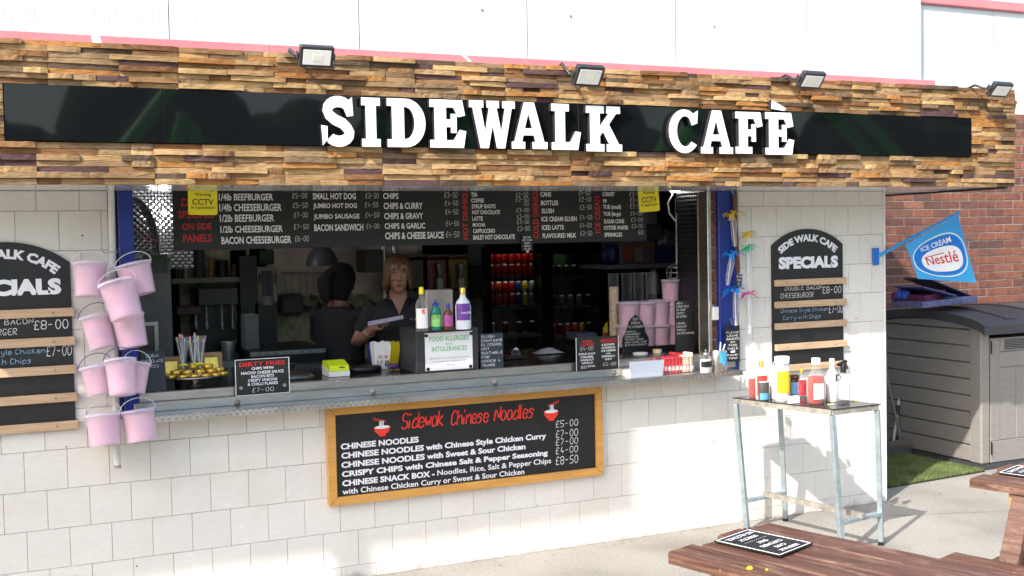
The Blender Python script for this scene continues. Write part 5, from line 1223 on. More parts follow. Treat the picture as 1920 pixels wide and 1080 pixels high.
for s_, u0, u1, v0, v1, m_ in (('DIRTY FRIES',.08,.92,.80,.92,K['red']),('CHIPS WITH',.30,.70,.70,.77,K['print_lilac']),('NACHO CHEESE SAUCE',.11,.89,.58,.66,K['print_lilac']),('BACON BITS',.29,.71,.475,.555,K['print_lilac']),('CRISPY ONIONS',.23,.77,.37,.45,K['print_lilac']),('& CHILLI FLAKES',.22,.78,.265,.345,K['print_lilac'])): tt(s_, u0, u1, v0, v1, fr, th, m_, .03)
chalk('£7-00', .30, .70, .08, .20, fr, th, wd=.45)
t = M()
for u_ in (.10, .90): t.prism([(u_+.035*math.cos(q*.785), .22+.05*math.sin(q*.785)) for q in range(8)], fr, .0005, .003)
t.build('magnet', K['greyplastic'], th)
th, fr, W_, H_ = stand_sign('price_sign', 1080, 631, 1160, 698, ZL+.05, 'black sign for iced coffee and affogato near the right end of the counter', Y=-.034)
t = M(); t.prism([(0,0),(.012,0),(.012,1),(0,1)], fr, .0003, .0008); t.prism([(.988,0),(1,0),(1,1),(.988,1)], fr, .0003, .0008); t.build('border', K['print_white'], th)
for s_, u0, u1, v0, v1, m_ in (('ICED',.14,.38,.83,.91,K['red']),('COFFEE',.10,.42,.74,.81,K['red']),('SYRUP SHOT',.06,.45,.47,.53,K['print_white']),('CARAMEL',.10,.41,.38,.44,K['print_white']),('HAZELNUT',.10,.41,.29,.35,K['print_white']),('VANILLA',.12,.39,.20,.26,K['print_white']),('EXTRA',.27,.44,.10,.15,K['print_white']),
    ('AFFOGATO',.57,.94,.80,.92,K['red']),('2 SCOOPS',.60,.90,.71,.77,K['print_white']),('of VANILLA',.59,.92,.62,.68,K['print_white']),('ICE CREAM',.59,.92,.53,.59,K['print_white']),('with',.69,.80,.45,.50,K['print_white']),('ESPRESSO',.60,.91,.36,.42,K['print_white']),('SHOT',.67,.84,.27,.33,K['print_white'])): tt(s_, u0, u1, v0, v1, fr, th, m_, .025)
chalk('£4-00', .10, .40, .60, .72, fr, th, wd=.5); chalk('50', .10, .24, .06, .15, fr, th, wd=.6); chalk('£5-00', .62, .93, .10, .20, fr, th, wd=.5)
th, fr, W_, H_ = stand_sign('chalk_sign', 901, 625, 944, 690, ZW, 'small slate sign about slush and glycerol right of the allergy box', m=cm('slate2', 46, 55, 66))
mm_ = th
t = M(); n_ = ['SLUSH','CONTAINS','GLYCEROL','NOT','SUITABLE','FOR','UNDER 4','YEARS']; chalk_block(n_, .05, .97, .03, .97, fr, th, .8, center=False)
# Dubai sign
th, fr, W_, H_ = stand_sign('chalk_sign', 268, 660, 312, 733, ZW, 'black board with chalk words DUBAI CHOCOLATE PUCKS leaning at the left end of the hatch', lean=.25)
chalk_block(['DUBAI','CHOCOLATE','PUCKS'], .0, .95, .55, .95, fr, th, .7)
# allergy notice box
x0, x1, Yb, z0, z1 = B(781, 616, 898, 697, ZW); ab = thing('display_box', 'dark box holding the food allergies notice, with four bottles standing on top', 'box', ((x0+x1)/2, Yb, z0))
dpt = .30
t = M(); t.box(x0, x1, Yb, Yb+dpt, z0, z1, 0, .003); t.build('body', cm('darkbox', 46, 46, 50, .5), ab); ZB = z1
a = Q(797, 624, 886, 694, Yb-.002); ax0, ax1 = a[0], a[1]; az0, az1 = z0+.012, z1-.02; fr = wall_frame(Yb-.0015)
pn = thing('allergy_notice', 'white FOOD ALLERGIES and INTOLERANCES notice held by four black magnets', 'notice', ((ax0+ax1)/2, Yb, az0))
fa = lambda a, b, d=0: fr(ax0+(ax1-ax0)*a, az0+(az1-az0)*b, d)
t = M(); t.prism([(0,0),(1,0),(1,1),(0,1)], fa, 0, .0012); t.build('paper', K['print_white'], pn)
for s_, u0, u1, v0, v1, bo in (('FOOD ALLERGIES',.09,.92,.77,.90,.015),('and',.43,.57,.66,.74,.0),('INTOLERANCES',.14,.88,.50,.63,.015)): tt(s_, u0, u1, v0, v1, fa, pn, K['green_print'], bo, .002)
for s_, u0, u1, v0, v1 in (('Please speak to our staff about the ingredients',.10,.94,.29,.345),('in your meal, when making your order',.17,.87,.20,.255),('Thank you',.42,.62,.11,.165)): tt(s_, u0, u1, v0, v1, fa, pn, cm('greytext', 150,150,155), .0, .002)
for u_, v_ in ((.03,.93),(.97,.93),(.05,.05),(.95,.05)):
    t = M(); t.prism([(u_+.035*math.cos(q*.5236), v_+.045*math.sin(q*.5236)) for q in range(12)], fa, .0022, .006); t.build('magnet', K['blackplastic'], pn)
bottle('vinegar_bottle', 780, 538, 803, 621, ZB, 'clear vinegar bottle with yellow cap, left on the allergy box', K['glass'], K['yellow'], 'round', K['print_white'], (K['brown_sauce'], .12), labspan=(.07,.52), mark=(('S', .35, .62, .40, .5, K['brightred'], .05),))
bottle('sauce_bottle', 808, 561, 827, 619, ZB, 'green sauce bottle with blue pointed cap on the allergy box', cm('teal_sauce', 20, 120, 105, .25), cm('bluecap', 30, 50, 170), 'squeeze', cm('limelabel', 140, 200, 110, var=.5, scale=40), labspan=(.12,.5))
bottle('sauce_bottle', 832, 569, 850, 618, ZB, 'small brown sauce bottle with blue cap and purple label', K['brown_sauce'], cm('bluecap', 30, 50, 170), 'round', cm('purplelabel', 170, 80, 150, var=.5, scale=40), labspan=(.14,.56))
bottle('milkshake_bottle', 855, 539, 883, 617, ZB, 'white bottle with purple label and gold cap, right on the allergy box', cm('milkywhite', 215, 220, 228), K['gold'], 'round', cm('purplelabel2', 105, 60, 150, var=.35, scale=30), labspan=(.22,.62), mark=(('Sweet Chilli', .2, .85, .38, .43, K['print_white'], .02),))
x0, x1, z0, z1 = Q(799, 543, 850, 617, Yb+.12); t = M(); t.box(x0, x1, Yb+.12, Yb+.22, ZB, z1, 0, .004); tag(t.build('steel_dispenser', mat('pinkish_steel', (.42,.36,.34), .35, metal=.6, var=.25, scale=5), None, ((x0+x1)/2, Yb+.12, ZB)), 'brushed metal napkin dispenser behind the bottles on the allergy box', 'dispenser')
# snack boxes
def snack(px0, py0, px1, py1, m, label, mark=None):
    x0, x1, Y, z0, z1 = B(px0, py0, px1, py1, ZW); cx = (x0+x1)/2; w0 = (x1-x0)/2; H = z1-z0; th = thing('snack_box', label, 'carton', (cx, Y, z0), 'open snack cartons on the worktop')
    t = M(); d = w0*.8; b = .74
    lo = [(-w0*b, -d*b), (w0*b, -d*b), (w0*b, d*b), (-w0*b, d*b)]; hi = [(-w0, -d), (w0, -d), (w0, d), (-w0, d)]
    for i in range(4):
        j = (i+1) % 4; A_, B_ = Vector((*lo[i], 0)), Vector((*lo[j], 0)); C_, D_ = Vector((*hi[j], H*.82)), Vector((*hi[i], H*.82)); o3 = Vector((cx, Y, z0)); up = Vector((0,0,H*.18))
        t.add([o3+A_, o3+B_, o3+C_, o3+D_, o3+D_*.85+C_*.15+up*1.0, o3+D_*.62+C_*.38+up*.9, o3+(C_+D_)/2+up*.1, o3+D_*.38+C_*.62+up*.9, o3+D_*.15+C_*.85+up], [(0,1,2,8,7,6,5,4,3)])
    t.build('carton', m, th)
    if mark:
        Yf = Y-d*1.0-.001; 
        for s_, u0, u1, v0, v1, m_ in mark: text(s_, cx-w0+2*w0*u0, cx-w0+2*w0*u1, z0+H*v0, z0+H*v1, wall_frame(Yf), m_, th, .03)
    return th
snack(692, 641, 712, 681, cm('cartonblue', 30, 60, 170), 'blue and yellow snack carton half hidden at the left of the white one', None)
snack(722, 640, 748, 681, cm('cartonyellow', 225, 205, 30), 'yellow topped snack carton with blue band beside the black box')
snack(698, 640, 730, 692, K['print_white'], 'white snack carton with small dark prints, frontmost of the cartons', (('O X', .2, .8, .42, .52, K['brightred']), ('S //', .15, .5, .2, .34, K['blackprint']), ('&%', .6, .9, .12, .34, K['blackprint'])))
x0, x1, Y, z0, z1 = B(727, 680, 750, 693, ZW); t = M(); t.tube([(x0, Y, z0+.01), ((x0+x1)/2, Y-.01, z0+.03), (x1, Y, z0+.012), ((x0+x1)/2, Y+.02, z0+.008), (x0, Y, z0+.02)], .008, 7); tag(t.build('purple_tongs', cm('purple', 95, 65, 150), None, (x0, Y, z0)), 'coiled purple strap lying below the snack cartons', 'strap')
x0, x1, Y, z0, z1 = B(655, 684, 720, 698, ZW); t = M(); r_ = (x1-x0)/2; t.lathe((x0+x1)/2, Y+r_*.5, [(r_*.9, z0), (r_, z0+.006), (r_*.98, z0+.03), (r_*.5, z0+.036), (.001, z0+.037)], 28, sy=.6); tag(t.build('griddle_lid', K['blackplastic'], None, (x0, Y, z0)), 'flat round black lid on the worktop behind the card reader', 'lid')
# card reader
x0, x1, Y, z0, z1 = B(617, 678, 656, 706, ZW); cr = thing('card_reader', 'white and lime green card reader lying on the worktop', 'card reader', ((x0+x1)/2, Y, z0))
sd = lambda a, b, d=0: Vector((x0+(x1-x0)*0+d, Y+a, z0+b))
t = M(); t.prism([(0,0),(0,.030),(.10,.05),(.16,.05),(.16,0)][::-1], sd, .0, x1-x0); t.build('base', K['whiteplastic'], cr)
t = M(); t.prism([(-.002,.0305),(.0,.062),(.10,.085),(.16,.082),(.16,.0505),(.10,.0505)][::-1], sd, .004, x1-x0-.004); t.build('cover', cm('lime', 205, 225, 30), cr)
t = M(); t.box((x0+x1)/2+.0, (x0+x1)/2+.03, Y-.004, Y-.0025, z0+.05, z0+.056); t.build('slot', K['blackprint'], cr)
# round pan lid left
x0, x1, Y, z0, z1 = B(515, 690, 596, 712, ZW); cx = (x0+x1)/2; r_ = (x1-x0)/2
pl = thing('pan_lid', 'wide shallow steel pan lid half hidden behind the dirty fries sign', 'lid', (cx, Y+.1, z0))
t = M(); t.lathe(cx, Y+.1, [(r_, z0), (r_*1.02, z0+.01), (r_*.7, z0+.035), (.02, z0+.05)], 30, sy=.8); t.build('dome', mat('dark_steel', (.12,.12,.12), .3, metal=.8), pl)
t = M(); t.lathe(cx, Y+.1, [(.012, z0+.05), (.012, z0+.065), (.022, z0+.07), (.02, z0+.085)], 12); t.build('knob', K['blackplastic'], pl)
# cake stand with gold pucks
x0, x1, Y, z0, z1 = B(318, 702, 418, 726, ZW); cx = (x0+x1)/2; r_ = (x1-x0)/2; Yc = Y+.05; zt = at(368, 706, Yc).z
cs = thing('cake_stand', 'low black and chrome cake stand carrying gold wrapped pucks', 'cake stand', (cx, Yc, ZW))
t = M(); t.lathe(cx, Yc, [(r_*.35, ZW), (r_*.3, ZW+.01), (r_*.12, ZW+.02), (r_*.12, zt-.012), (r_*.4, zt-.008)], 24); t.build('foot', K['steel'], cs)
t = M(); t.lathe(cx, Yc, [(r_*.9, zt-.008), (r_*1.02, zt-.002), (r_*1.02, zt+.006), (r_*.97, zt), (.001, zt)], 32, sy=.75); t.build('plate', K['steel'], cs)
random.seed(5); pr0 = None; k_ = 0
q = M(); q.lathe(0, 0, [(.026, 0), (.029, .003), (.029, .017), (.026, .02)], 14)
mg = bpy.data.meshes.new('gold_puck'); mg.from_pydata([tuple(p) for p in q.v], [], q.f); mg.materials.append(K['gold']); mg.polygons.foreach_set('use_smooth', q.sm)
sp = [(-.125,-.02,0),(-.07,-.05,0),(-.012,-.06,0),(.048,-.06,0),(.103,-.045,0),(.148,-.015,0),(-.10,-.015,1),(-.042,-.03,1),(.022,-.035,1),(.082,-.03,1),(.13,-.0,1),(-.145,.04,0),(-.07,.04,1),(.0,.035,2),(.07,-.0,2),(.05,.05,1)]
words = ['first','second','third','fourth','fifth','sixth']
for dx_, dy_, lv in sp:
    o = link('gold_puck', mg, None, (cx+dx_, Yc+dy_, zt+.0215*lv)); o.rotation_euler.z = random.uniform(0, 3)
    rowp = sorted([q for q in sp if q[2] == lv]); k_ = rowp.index((dx_, dy_, lv)); od = ['leftmost','second from left','third from left','fourth from left','fifth from left','sixth from left','seventh from left','eighth from left'][k_] if k_ < len(rowp)-1 or len(rowp) == 1 else 'rightmost'
    tag(o, 'gold foil chocolate puck, %s of the %s on the cake stand' % (od, ('bottom layer','second layer','very top')[lv]), 'chocolate', 'gold foil pucks on the cake stand')
def wbox(px0, px1, py0, py1, lab, y_):
    a = Q(px0, py0, px1, py1, y_); th = thing('window_box', lab, 'box', ((a[0]+a[1])/2, y_, a[2])); W_, H_ = a[1]-a[0], a[3]-a[2]; z_ = zt+.001
    f_ = lambda u, v, d=0: Vector((a[0]+u*W_, y_-d+v*.03, z_+v*H_))
    t = M(); t.prism([(0,0),(1,0),(1,.18),(0,.18)], f_, -.03, 0); t.prism([(0,.82),(1,.82),(1,1),(0,1)], f_, -.03, 0); t.prism([(0,.181),(.18,.181),(.18,.819),(0,.819)], f_, -.03, 0); t.prism([(.82,.181),(1,.181),(1,.819),(.82,.819)], f_, -.03, 0); t.build('card_front', K['card'], th)
    t = M(); t.prism([(.18,.18),(.82,.18),(.82,.82),(.18,.82)], f_, -.028, -.014); t.build('window', K['gold'], th)
wbox(304, 341, 664, 700, 'left brown card box with square window showing gold sweets', Yc+.06); wbox(378, 418, 662, 700, 'right brown card box with square window behind the gold pucks', Yc+.09)
random.seed(12)
for i, (px, py) in enumerate(((343, 642), (364, 648), (375, 640))):
    c = at(px, 672, Yc+.02); c.z = zt+.045; tp = at(px, py-10, Yc+.02)
    th = thing('lolly_bundle', ('left bundle of bear topped lollies in clear wrap on the cake stand','middle lolly bundle with yellow ribbon on the cake stand','right bundle of lollies wrapped in clear film on the cake stand')[i], 'lollies', c)
    t = M(); h_ = tp.z-c.z; t.lathe(c.x, c.y, [(.008, c.z), (.012, c.z+.02), (.034, c.z+h_*.85), (.04, c.z+h_)], 9, cap=False); t.build('wrap', K['cellophane'], th)
    for k_ in range(4):
        dx_ = random.uniform(-.03, .03); e_ = Vector((c.x+dx_, c.y-.01, tp.z+random.uniform(-.03, .012))); t = M(); t.tube([c, e_], .0016, 5); st_ = t.build('lolly_stick', K['print_white'], th)
        t = M(); t.lathe(e_.x, e_.y, [(.001, e_.z-.008), (.006, e_.z-.004), (.006, e_.z+.004), (.004, e_.z+.008), (.006, e_.z+.012), (.001, e_.z+.016)], 8); t.build('sweet', (cm('sw1',235,170,180), cm('sw2',150,200,230), cm('sw3',225,215,90), cm('sw1',235,170,180))[k_], st_)
    t = M(); t.tube([c+Vector((-.02,-.012,.02)), c+Vector((0,-.018,.026)), c+Vector((.02,-.012,.018))], .006, 6); t.build('ribbon', K['yellow'], th)
# ---- right end: tubes, cups, boards
def dispenser(px0, px1, py0, py1, label, fill):
    x0, x1, Y, z0, z1 = B(px0, py0, px1, py1, ZW-.05); r_ = (x1-x0)/2; cx = (x0+x1)/2; th = thing('cone_tube', label, 'dispenser', (cx, Y, z0), 'tall clear tubes standing at the right of the hatch')
    t = M(); t.lathe(cx, Y, [(r_, z0), (r_, z1)], 18, cap=False); t.build('tube', K['clear'], th)
    t = M(); t.lathe(cx, Y, [(r_*1.06, z1-.006), (r_*1.08, z1), (r_*.98, z1+.001)], 18, cap=False); t.build('collar', K['clear'], th)
    if fill:
        m, nt, b = nodes('sprinkles'); N = nt.nodes; tc = N.new('ShaderNodeTexCoord'); vo = N.new('ShaderNodeTexVoronoi'); vo.inputs['Scale'].default_value = 190; nt.links.new(tc.outputs['Object'], vo.inputs['Vector'])
        sp_ = N.new('ShaderNodeSeparateColor'); nt.links.new(vo.outputs['Color'], sp_.inputs[0]); rp = N.new('ShaderNodeValToRGB'); rp.color_ramp.interpolation = 'CONSTANT'
        ramp(rp, [(0,(.75,.50,.25)),(.35,(.8,.6,.3)),(.5,(.75,.25,.2)),(.62,(.8,.7,.5)),(.75,(.25,.5,.3)),(.85,(.3,.4,.7)),(.92,(.8,.45,.5))]); nt.links.new(sp_.outputs[0], rp.inputs[0]); nt.links.new(rp.outputs[0], b.inputs['Base Color'])
        bp = N.new('ShaderNodeBump'); bp.inputs['Distance'].default_value = .003; nt.links.new(vo.outputs['Distance'], bp.inputs['Height']); nt.links.new(bp.outputs[0], b.inputs['Normal'])
        t = M(); t.lathe(cx, Y, [(r_*.95, z0+.002), (r_*.95, z0+(z1-z0)*.84)], 18); t.build('sprinkles', m, th)
dispenser(1144, 1161, 513, 668, 'leftmost clear tube, filled with coloured sprinkles', True)
dispenser(1168, 1186, 512, 664, 'empty clear tube right of the sprinkle tube', False)
dispenser(1190, 1208, 511, 664, 'third clear tube from the left behind the flavours board', False)
dispenser(1213, 1231, 511, 664, 'rightmost of the four tall clear tubes', False)
th, fr, W_, H_ = None, None, 0, 0
x0, x1, Y, z0, z1 = B(1167, 590, 1217, 672, ZW-.05); cone = thing('flavours_board', 'black chalkboard shaped like an ice cream listing flavours', 'sign', ((x0+x1)/2, Y, z0)); frc = lambda a, b, d=0: Vector((x0+(x1-x0)*a, Y-d, z0+(z1-z0)*b))
cs_ = [(.22,.0),(.78,.0),(.80,.12),(.92,.20),(1.0,.34),(1.0,.46),(.92,.54),(.86,.60),(.86,.68),(.80,.74),(.78,.82),(.66,.88),(.60,.96),(.50,1.0),(.44,.95),(.36,.92),(.26,.84),(.22,.72),(.16,.66),(.10,.56),(.02,.48),(0,.34),(.06,.22),(.18,.13)]
t = M(); t.prism(cs_, frc, -.006, 0); t.build('board', K['board'], cone)
mm_ = M()
chalk_block(['ICE','CREAM','FLAVOURS'], .24, .78, .68, .94, frc, cone, .9); chalk_block(['VANILLA','STRAWBERRY','CHOCOLATE','TOFFEE FUDGE','MINT CHOC CHIP','BUTTER BISCUIT'], .10, .92, .28, .65, frc, cone, .9, center=False)
th, fr, W_, H_ = stand_sign('chalk_sign', 1266, 563, 1302, 621, ZW-.05, 'upright black board about adding a syrup shot, behind the wooden stirrers', Y=.16)
# stands on a block so that it is carried
chalk_block(['ADD A','SYRUP SHOT','TO YOUR','COFFEE','50 EXTRA','','CARAMEL','HAZELNUT','VANILLA','SALTED CARAMEL'], .06, .97, .42, .98, fr, th, .9, center=False)
bs = [(1178,567,37,34),(1209,566,37,34),(1236,563,36,36),(1176,610,38,36),(1208,610,38,36),(1237,609,37,36),(1259,570,32,36),(1260,610,34,38),(1257,525,30,38)]
for i, (px, py, wd2, hp) in enumerate(bs):
    y2 = .5; c = at(px, py, y2); mpp = at(px+10, py, y2).x-at(px, py, y2).x; mpp /= 10
    bucket(c, wd2*mpp/2*.98, hp*mpp*1.15, 0, ('left bucket of the upper row stacked behind the clear tubes','middle bucket of the upper row stacked behind the clear tubes','right bucket of the upper row behind the rightmost clear tube','left bucket of the lower row behind the tubes','middle bucket of the lower row behind the flavours board','right bucket of the lower row behind the tubes','middle bucket of the tall stack right of the tubes','bottom bucket of the tall stack right of the tubes','topmost bucket of the tall stack, beside the wire basket')[i], 0, False, group='candy floss buckets stacked inside the hatch')
za_ = at(1208, 646, .5).z; xa_, xb_ = at(1155, 646, .5).x, at(1282, 646, .5).x
if za_-.006 > 1.085:
    t = M(); t.box(xa_, xb_, .40, .62, 1.0805, za_-.004, 0, .004); tag(t.build('riser', K['blackplastic'], None, ((xa_+xb_)/2, .5, 1.08)), 'low black riser carrying the stacked candy floss buckets inside the hatch', 'riser')
# wire basket hung up
c = at(1268, 522, .55); wb_ = thing('wire_basket', 'hanging round wire basket in front of the top candy floss bucket', 'basket', c)
t = M(); 
for zf, rf in ((.10,.02),(.075,.06),(.04,.068),(.0,.06),(-.03,.045),(-.055,.03)):
    t.tube([c+Vector((rf*math.cos(q*.524), rf*math.sin(q*.524), zf)) for q in range(13)], .0022, 5)
for q in range(7): a_ = q*.9; t.tube([c+Vector((rf*math.cos(a_), rf*math.sin(a_), zf)) for zf, rf in ((.10,.02),(.075,.06),(.04,.068),(0,.06),(-.03,.045),(-.055,.03))], .0018, 5)
t.build('wires', K['steel'], wb_)
t = M(); t.tube([c+Vector((0,0,.1)), c+Vector((0,0,.55))], .0015, 5); t.build('hanging_wire', K['steel'], wb_)
# pots, stirrers
def pot(px0, py0, px1, py1, z, label, m, name='steel_pot', cat='pot', taper=1.0, rim=True):
    x0, x1, Y, z0, z1 = B(px0, py0, px1, py1, z); r_ = (x1-x0)/2; cx = (x0+x1)/2; th = thing(name, label, cat, (cx, Y, z0))
    t = M(); t.lathe(cx, Y, [(r_*.9*taper, z0), (r_*.96*taper, z0+.006), (r_*.97, z1-.004), (r_*.90, z1-.004), (r_*.86*taper, z0+.008), (.001, z0+.008)], 22); t.build('body', m, th)
    if rim: t = M(); t.lathe(cx, Y, [(r_, z1-.004), (r_, z1), (r_*.93, z1+.0005)], 22, cap=False); t.build('rim', m, th)
    return th, cx, Y, r_, z0, z1
pot(1241, 626, 1278, 652, ZW-.05, 'dark steel cooking pot behind the cup of wooden stirrers', mat('potsteel', (.25,.25,.26), .3, metal=1))
th, cx, Y, r_, z0, z1 = pot(1264, 625, 1284, 660, ZW-.05, 'ribbed metal cup full of pale wooden stirrers', K['steel'], 'stirrer_cup', 'cup')
random.seed(2)
for i in range(14):
    a_ = random.uniform(0, 6.28); b0 = Vector((cx+r_*.3*math.cos(a_), Y+r_*.3*math.sin(a_), z0+.02)); b1 = Vector((cx+r_*random.uniform(.5,1.25)*math.cos(a_), Y+r_*.8*math.sin(a_), z1+random.uniform(.04, .065)))
    t = M(); t.bar(b0, b1, .005, .0015); t.build('stirrer', cm('stirrer', 220, 190, 145), th)
th, fr, W_, H_ = stand_sign('chalk_sign', 1252, 650, 1275, 669, ZL, 'tiny black card reading sweet bread, standing among red packets', lean=.1)
chalk_block(['SWEET','BREAD'], .08, .92, .1, .95, fr, th, 1.0)
pot(1188, 661, 1213, 680, ZL+.04, 'wide white paper tub on the tilted white tray', K['whiteplastic'], 'paper_tub', 'tub', .85)
pot(1174, 666, 1190, 680, ZL+.04, 'small white paper tub left of the wide one', K['whiteplastic'], 'paper_tub', 'tub', .85)
pot(1225, 655, 1240, 677, ZL+.04, 'upside down stack of pale wafer cups on the tray', cm('wafer', 225, 205, 165), 'wafer_cup', 'cup', .7)
x0, x1, Y, z0, z1 = B(1183, 676, 1243, 706, ZL); ty = thing('white_tray', 'blank white tilted tray front on the steel ledge, cups behind it', 'tray', ((x0+x1)/2, Y, z0))
frt = lambda a, b, d=0: Vector((x0-.016*b+(x1-x0+.02*b)*a, Y-.012*b-d+.0, z0+(z1-z0)*b)); t = M(); t.prism([(0,0),(1,0),(1,1),(0,1)], frt, -.004, 0); t.build('front', cm('offwhite', 160, 168, 182), ty)
t = M(); t.box(x0, x1, Y+.006, Y+.13, z0, z0+.04, 0, .003); t.build('box', K['whiteplastic'], ty)
# red packets in wire basket
x0, x1, Y, z0, z1 = B(1245, 670, 1303, 700, ZL); pk = thing('packet_basket', 'wire basket of red and white sugar packets on the steel ledge', 'basket', ((x0+x1)/2, Y, z0))
t = M(); D_ = .12
for z in (z0+.004, (z0+z1)/2, z1-.003): t.tube([(x0,Y,z),(x1,Y,z),(x1,Y+D_,z),(x0,Y+D_,z),(x0,Y,z)], .0018, 5)
for i in range(11): x = x0+(x1-x0)*i/10; t.tube([(x,Y,z0+.002),(x,Y,z1)], .0012, 4)
t.build('wires', K['steel'], pk)
for i in range(8):
    x = x0+.006+(x1-x0-.012)*i/8; t = M(); t.box(x+.001, x+(x1-x0)/8-.003, Y+.006, Y+.05+.04*(i % 2), z0+.004, z1+.004*(i % 3)+(.02 if i > 5 else 0), 0, .004); b_ = t.build('packet', cm('packetred', 200, 35, 45) if i < 5 else cm('packetmix', 225, 190, 170, var=.4, scale=40), pk)
    t = M(); t.box(x+.003, x+(x1-x0)/8-.005, Y+.0045, Y+.0058, z0+.02, z0+.05); t.build('packet_print', K['print_white'] if i % 2 else cm('pkp', 240, 200, 190), b_)
slab(Vector(((x0+x1)/2+.03, Y+.07, z1+.014)), .10, .05, .016, (0, R(8), .2), cm('packetred', 200, 35, 45), 'sugar_packet', 'loose red packet lying on top of the packet basket', 'packet')
bottle('sugar_pourer', 1313, 655, 1334, 700, ZL, 'glass sugar pourer with tiny black label and steel spout', K['clear'], K['steel'], 'squeeze', K['board'], (K['whiteplastic'], .58), labspan=(.28,.52))
th = bottle('steel_canister', 1334, 657, 1362, 697, ZL, 'steel canister wrapped in bright blue squares at the ledge end', K['steel'], K['steel'], 'can', cat='canister')
x0, x1, Y, z0, z1 = B(1334, 657, 1362, 697, ZL); cx = (x0+x1)/2; r_ = (x1-x0)/2
for i in range(3):
    for j in range(4):
        if j == 0 and i == 0: continue
        t = M(); vs = []
        for q in range(3):
            a_ = R(-112+ i*26+q*10.5); vs += [(cx+r_*1.015*math.cos(a_), Y+r_*.76*math.sin(a_), z0+(z1-z0)*(.30+.16*j)), (cx+r_*1.015*math.cos(a_), Y+r_*.76*math.sin(a_), z0+(z1-z0)*(.30+.16*j+.135))]
        t.add(vs, [(0,2,3,1),(2,4,5,3)]); t.build('blue_square', cm('bluesq', 50, 170, 225), th)
for i, (dx_, hh2) in enumerate(((.01,.05),(.025,.035))):
    t = M(); t.tube([(cx+dx_, Y, z1-.02), (cx+dx_*2.2, Y+.01, z1+hh2)], .004, 6); t.build('spoon', K['whiteplastic'], th)
bottle('mustard_bottle', 1131, 602, 1148, 634, ZW-.02, 'yellow mustard squeeze bottle beside the sprinkle tube', K['yellow'], K['yellow'], 'squeeze', cm('mustlab', 190, 60, 30), labspan=(.15,.35))
x0, x1, Y, z0, z1 = B(1096, 626, 1131, 640, ZW); t = M(); t.box(x0, x1, Y+.1, Y+.3, z0, z1, 0, .008); tag(t.build('blue_tub', cm('greyblue', 95, 110, 130), None, (x0, Y, z0)), 'low grey blue plastic tub behind the iced coffee sign', 'tub')
x0, x1, Y, z0, z1 = B(1030, 652, 1080, 668, ZW); t = M(); vs = []; n = 10
for i in range(n+1):
    for j in range(n+1): vs.append((x0+(x1-x0)*i/n, Y+.16+.12*j/n, z0+.004+max(0, .035*math.sin(math.pi*i/n)*math.sin(math.pi*j/n)+.01*mnoise.noise(Vector((i*.8, j*.8, 0))))))
t.add(vs, [(i*(n+1)+j, (i+1)*(n+1)+j, (i+1)*(n+1)+j+1, i*(n+1)+j+1) for i in range(n) for j in range(n)], 0, True); tag(t.build('white_cloth', cm('cloth', 150, 150, 155, .9), None, (x0, Y, z0)), 'crumpled pale cloth on the worktop left of the iced coffee sign', 'cloth')
bottle('squeeze_bottle', 959, 651, 976, 672, ZW, 'clear squeezy bottle with pointed white nozzle before the fridge', K['clear'], K['whiteplastic'], 'squeeze', None, (K['whiteplastic'], .5))
slab(atz(975, 676, ZW)+Vector((0,.15,.01)), .16, .14, .02, (0,0,.1), mat('darktray', (.06,.06,.06), .3, metal=.6), 'cutlery_tray', 'small dark metal tray right of the slush sign', 'tray')
# ================================================================== KITCHEN
def slabQ(px0, py0, px1, py1, Y, dep, m, name, label, cat, z0=None, z1=None, c=.004):
    a = Q(px0, py0, px1, py1, Y); zz0 = a[2] if z0 is None else z0; zz1 = a[3] if z1 is None else z1
    t = M(); t.box(a[0], a[1], Y, Y+dep, zz0, zz1, 0, c); o = t.build(name, m, None, ((a[0]+a[1])/2, Y, zz0)); tag(o, label, cat); return o, (a[0], a[1], zz0, zz1)
def addp(o, name, m, boxes, Y=None, c=.0):
    t = M()
    for b_ in boxes: t.box(*b_, 0, c)
    return t.build(name, m, o)
dsteel = mat('kitchen_steel', (.27,.27,.27), .4, metal=.6, var=.25)
dgrey = mat('kitchen_grey', (.13,.13,.13), .55, var=.2)
# left: grey cabinet with glass hood
o, b = slabQ(254, 486, 322, 640, .75, .5, dgrey, 'metal_cabinet', 'grey metal cabinet at the left inside edge of the hatch', 'cabinet', .03)
a = Q(268, 478, 314, 512, .748); t = M(); t.box(a[0], a[1], .742, .7485, a[2], a[3]); t.build('green_panel', cm('dkgreen', 40, 62, 38), o)
t = M(); a2 = Q(262, 604, 298, 735, .745); 
t.box(a2[0], a2[1], .74, .7485, a2[3]-.02, a2[3]); t.box(a2[1]-.02, a2[1], .74, .7485, 1.1, a2[3]-.021); t.build('door_frame', K['steel'], o)
t = M(); t.box(a2[0], a2[1]-.021, .745, .7488, 1.1, a2[3]-.021); t.build('door_glass', cm('greyglass', 90, 88, 84, .2), o)
cbz = b[3]
o, b = slabQ(250, 455, 322, 470, .75, .5, dsteel, 'hot_case', 'curved glass hot case with thin red star prints, on the grey cabinet', 'display case', cbz+.001, cbz+.03)
x0, x1 = b[0], at(299, 450, .75).x
t = M(); n = 12; vs = []
for i in range(n+1):
    a_ = R(90*i/n); vs += [(x0+(x1-x0)*math.sin(a_)*1.0, .76, cbz+.03+.33*math.cos(a_)), (x0+(x1-x0)*math.sin(a_), 1.15, cbz+.03+.33*math.cos(a_))]
t.add(vs, [(2*i, 2*i+2, 2*i+3, 2*i+1) for i in range(n)], 0, True); t.build('curved_glass', cm('smoked', 50, 48, 50, .12), o)
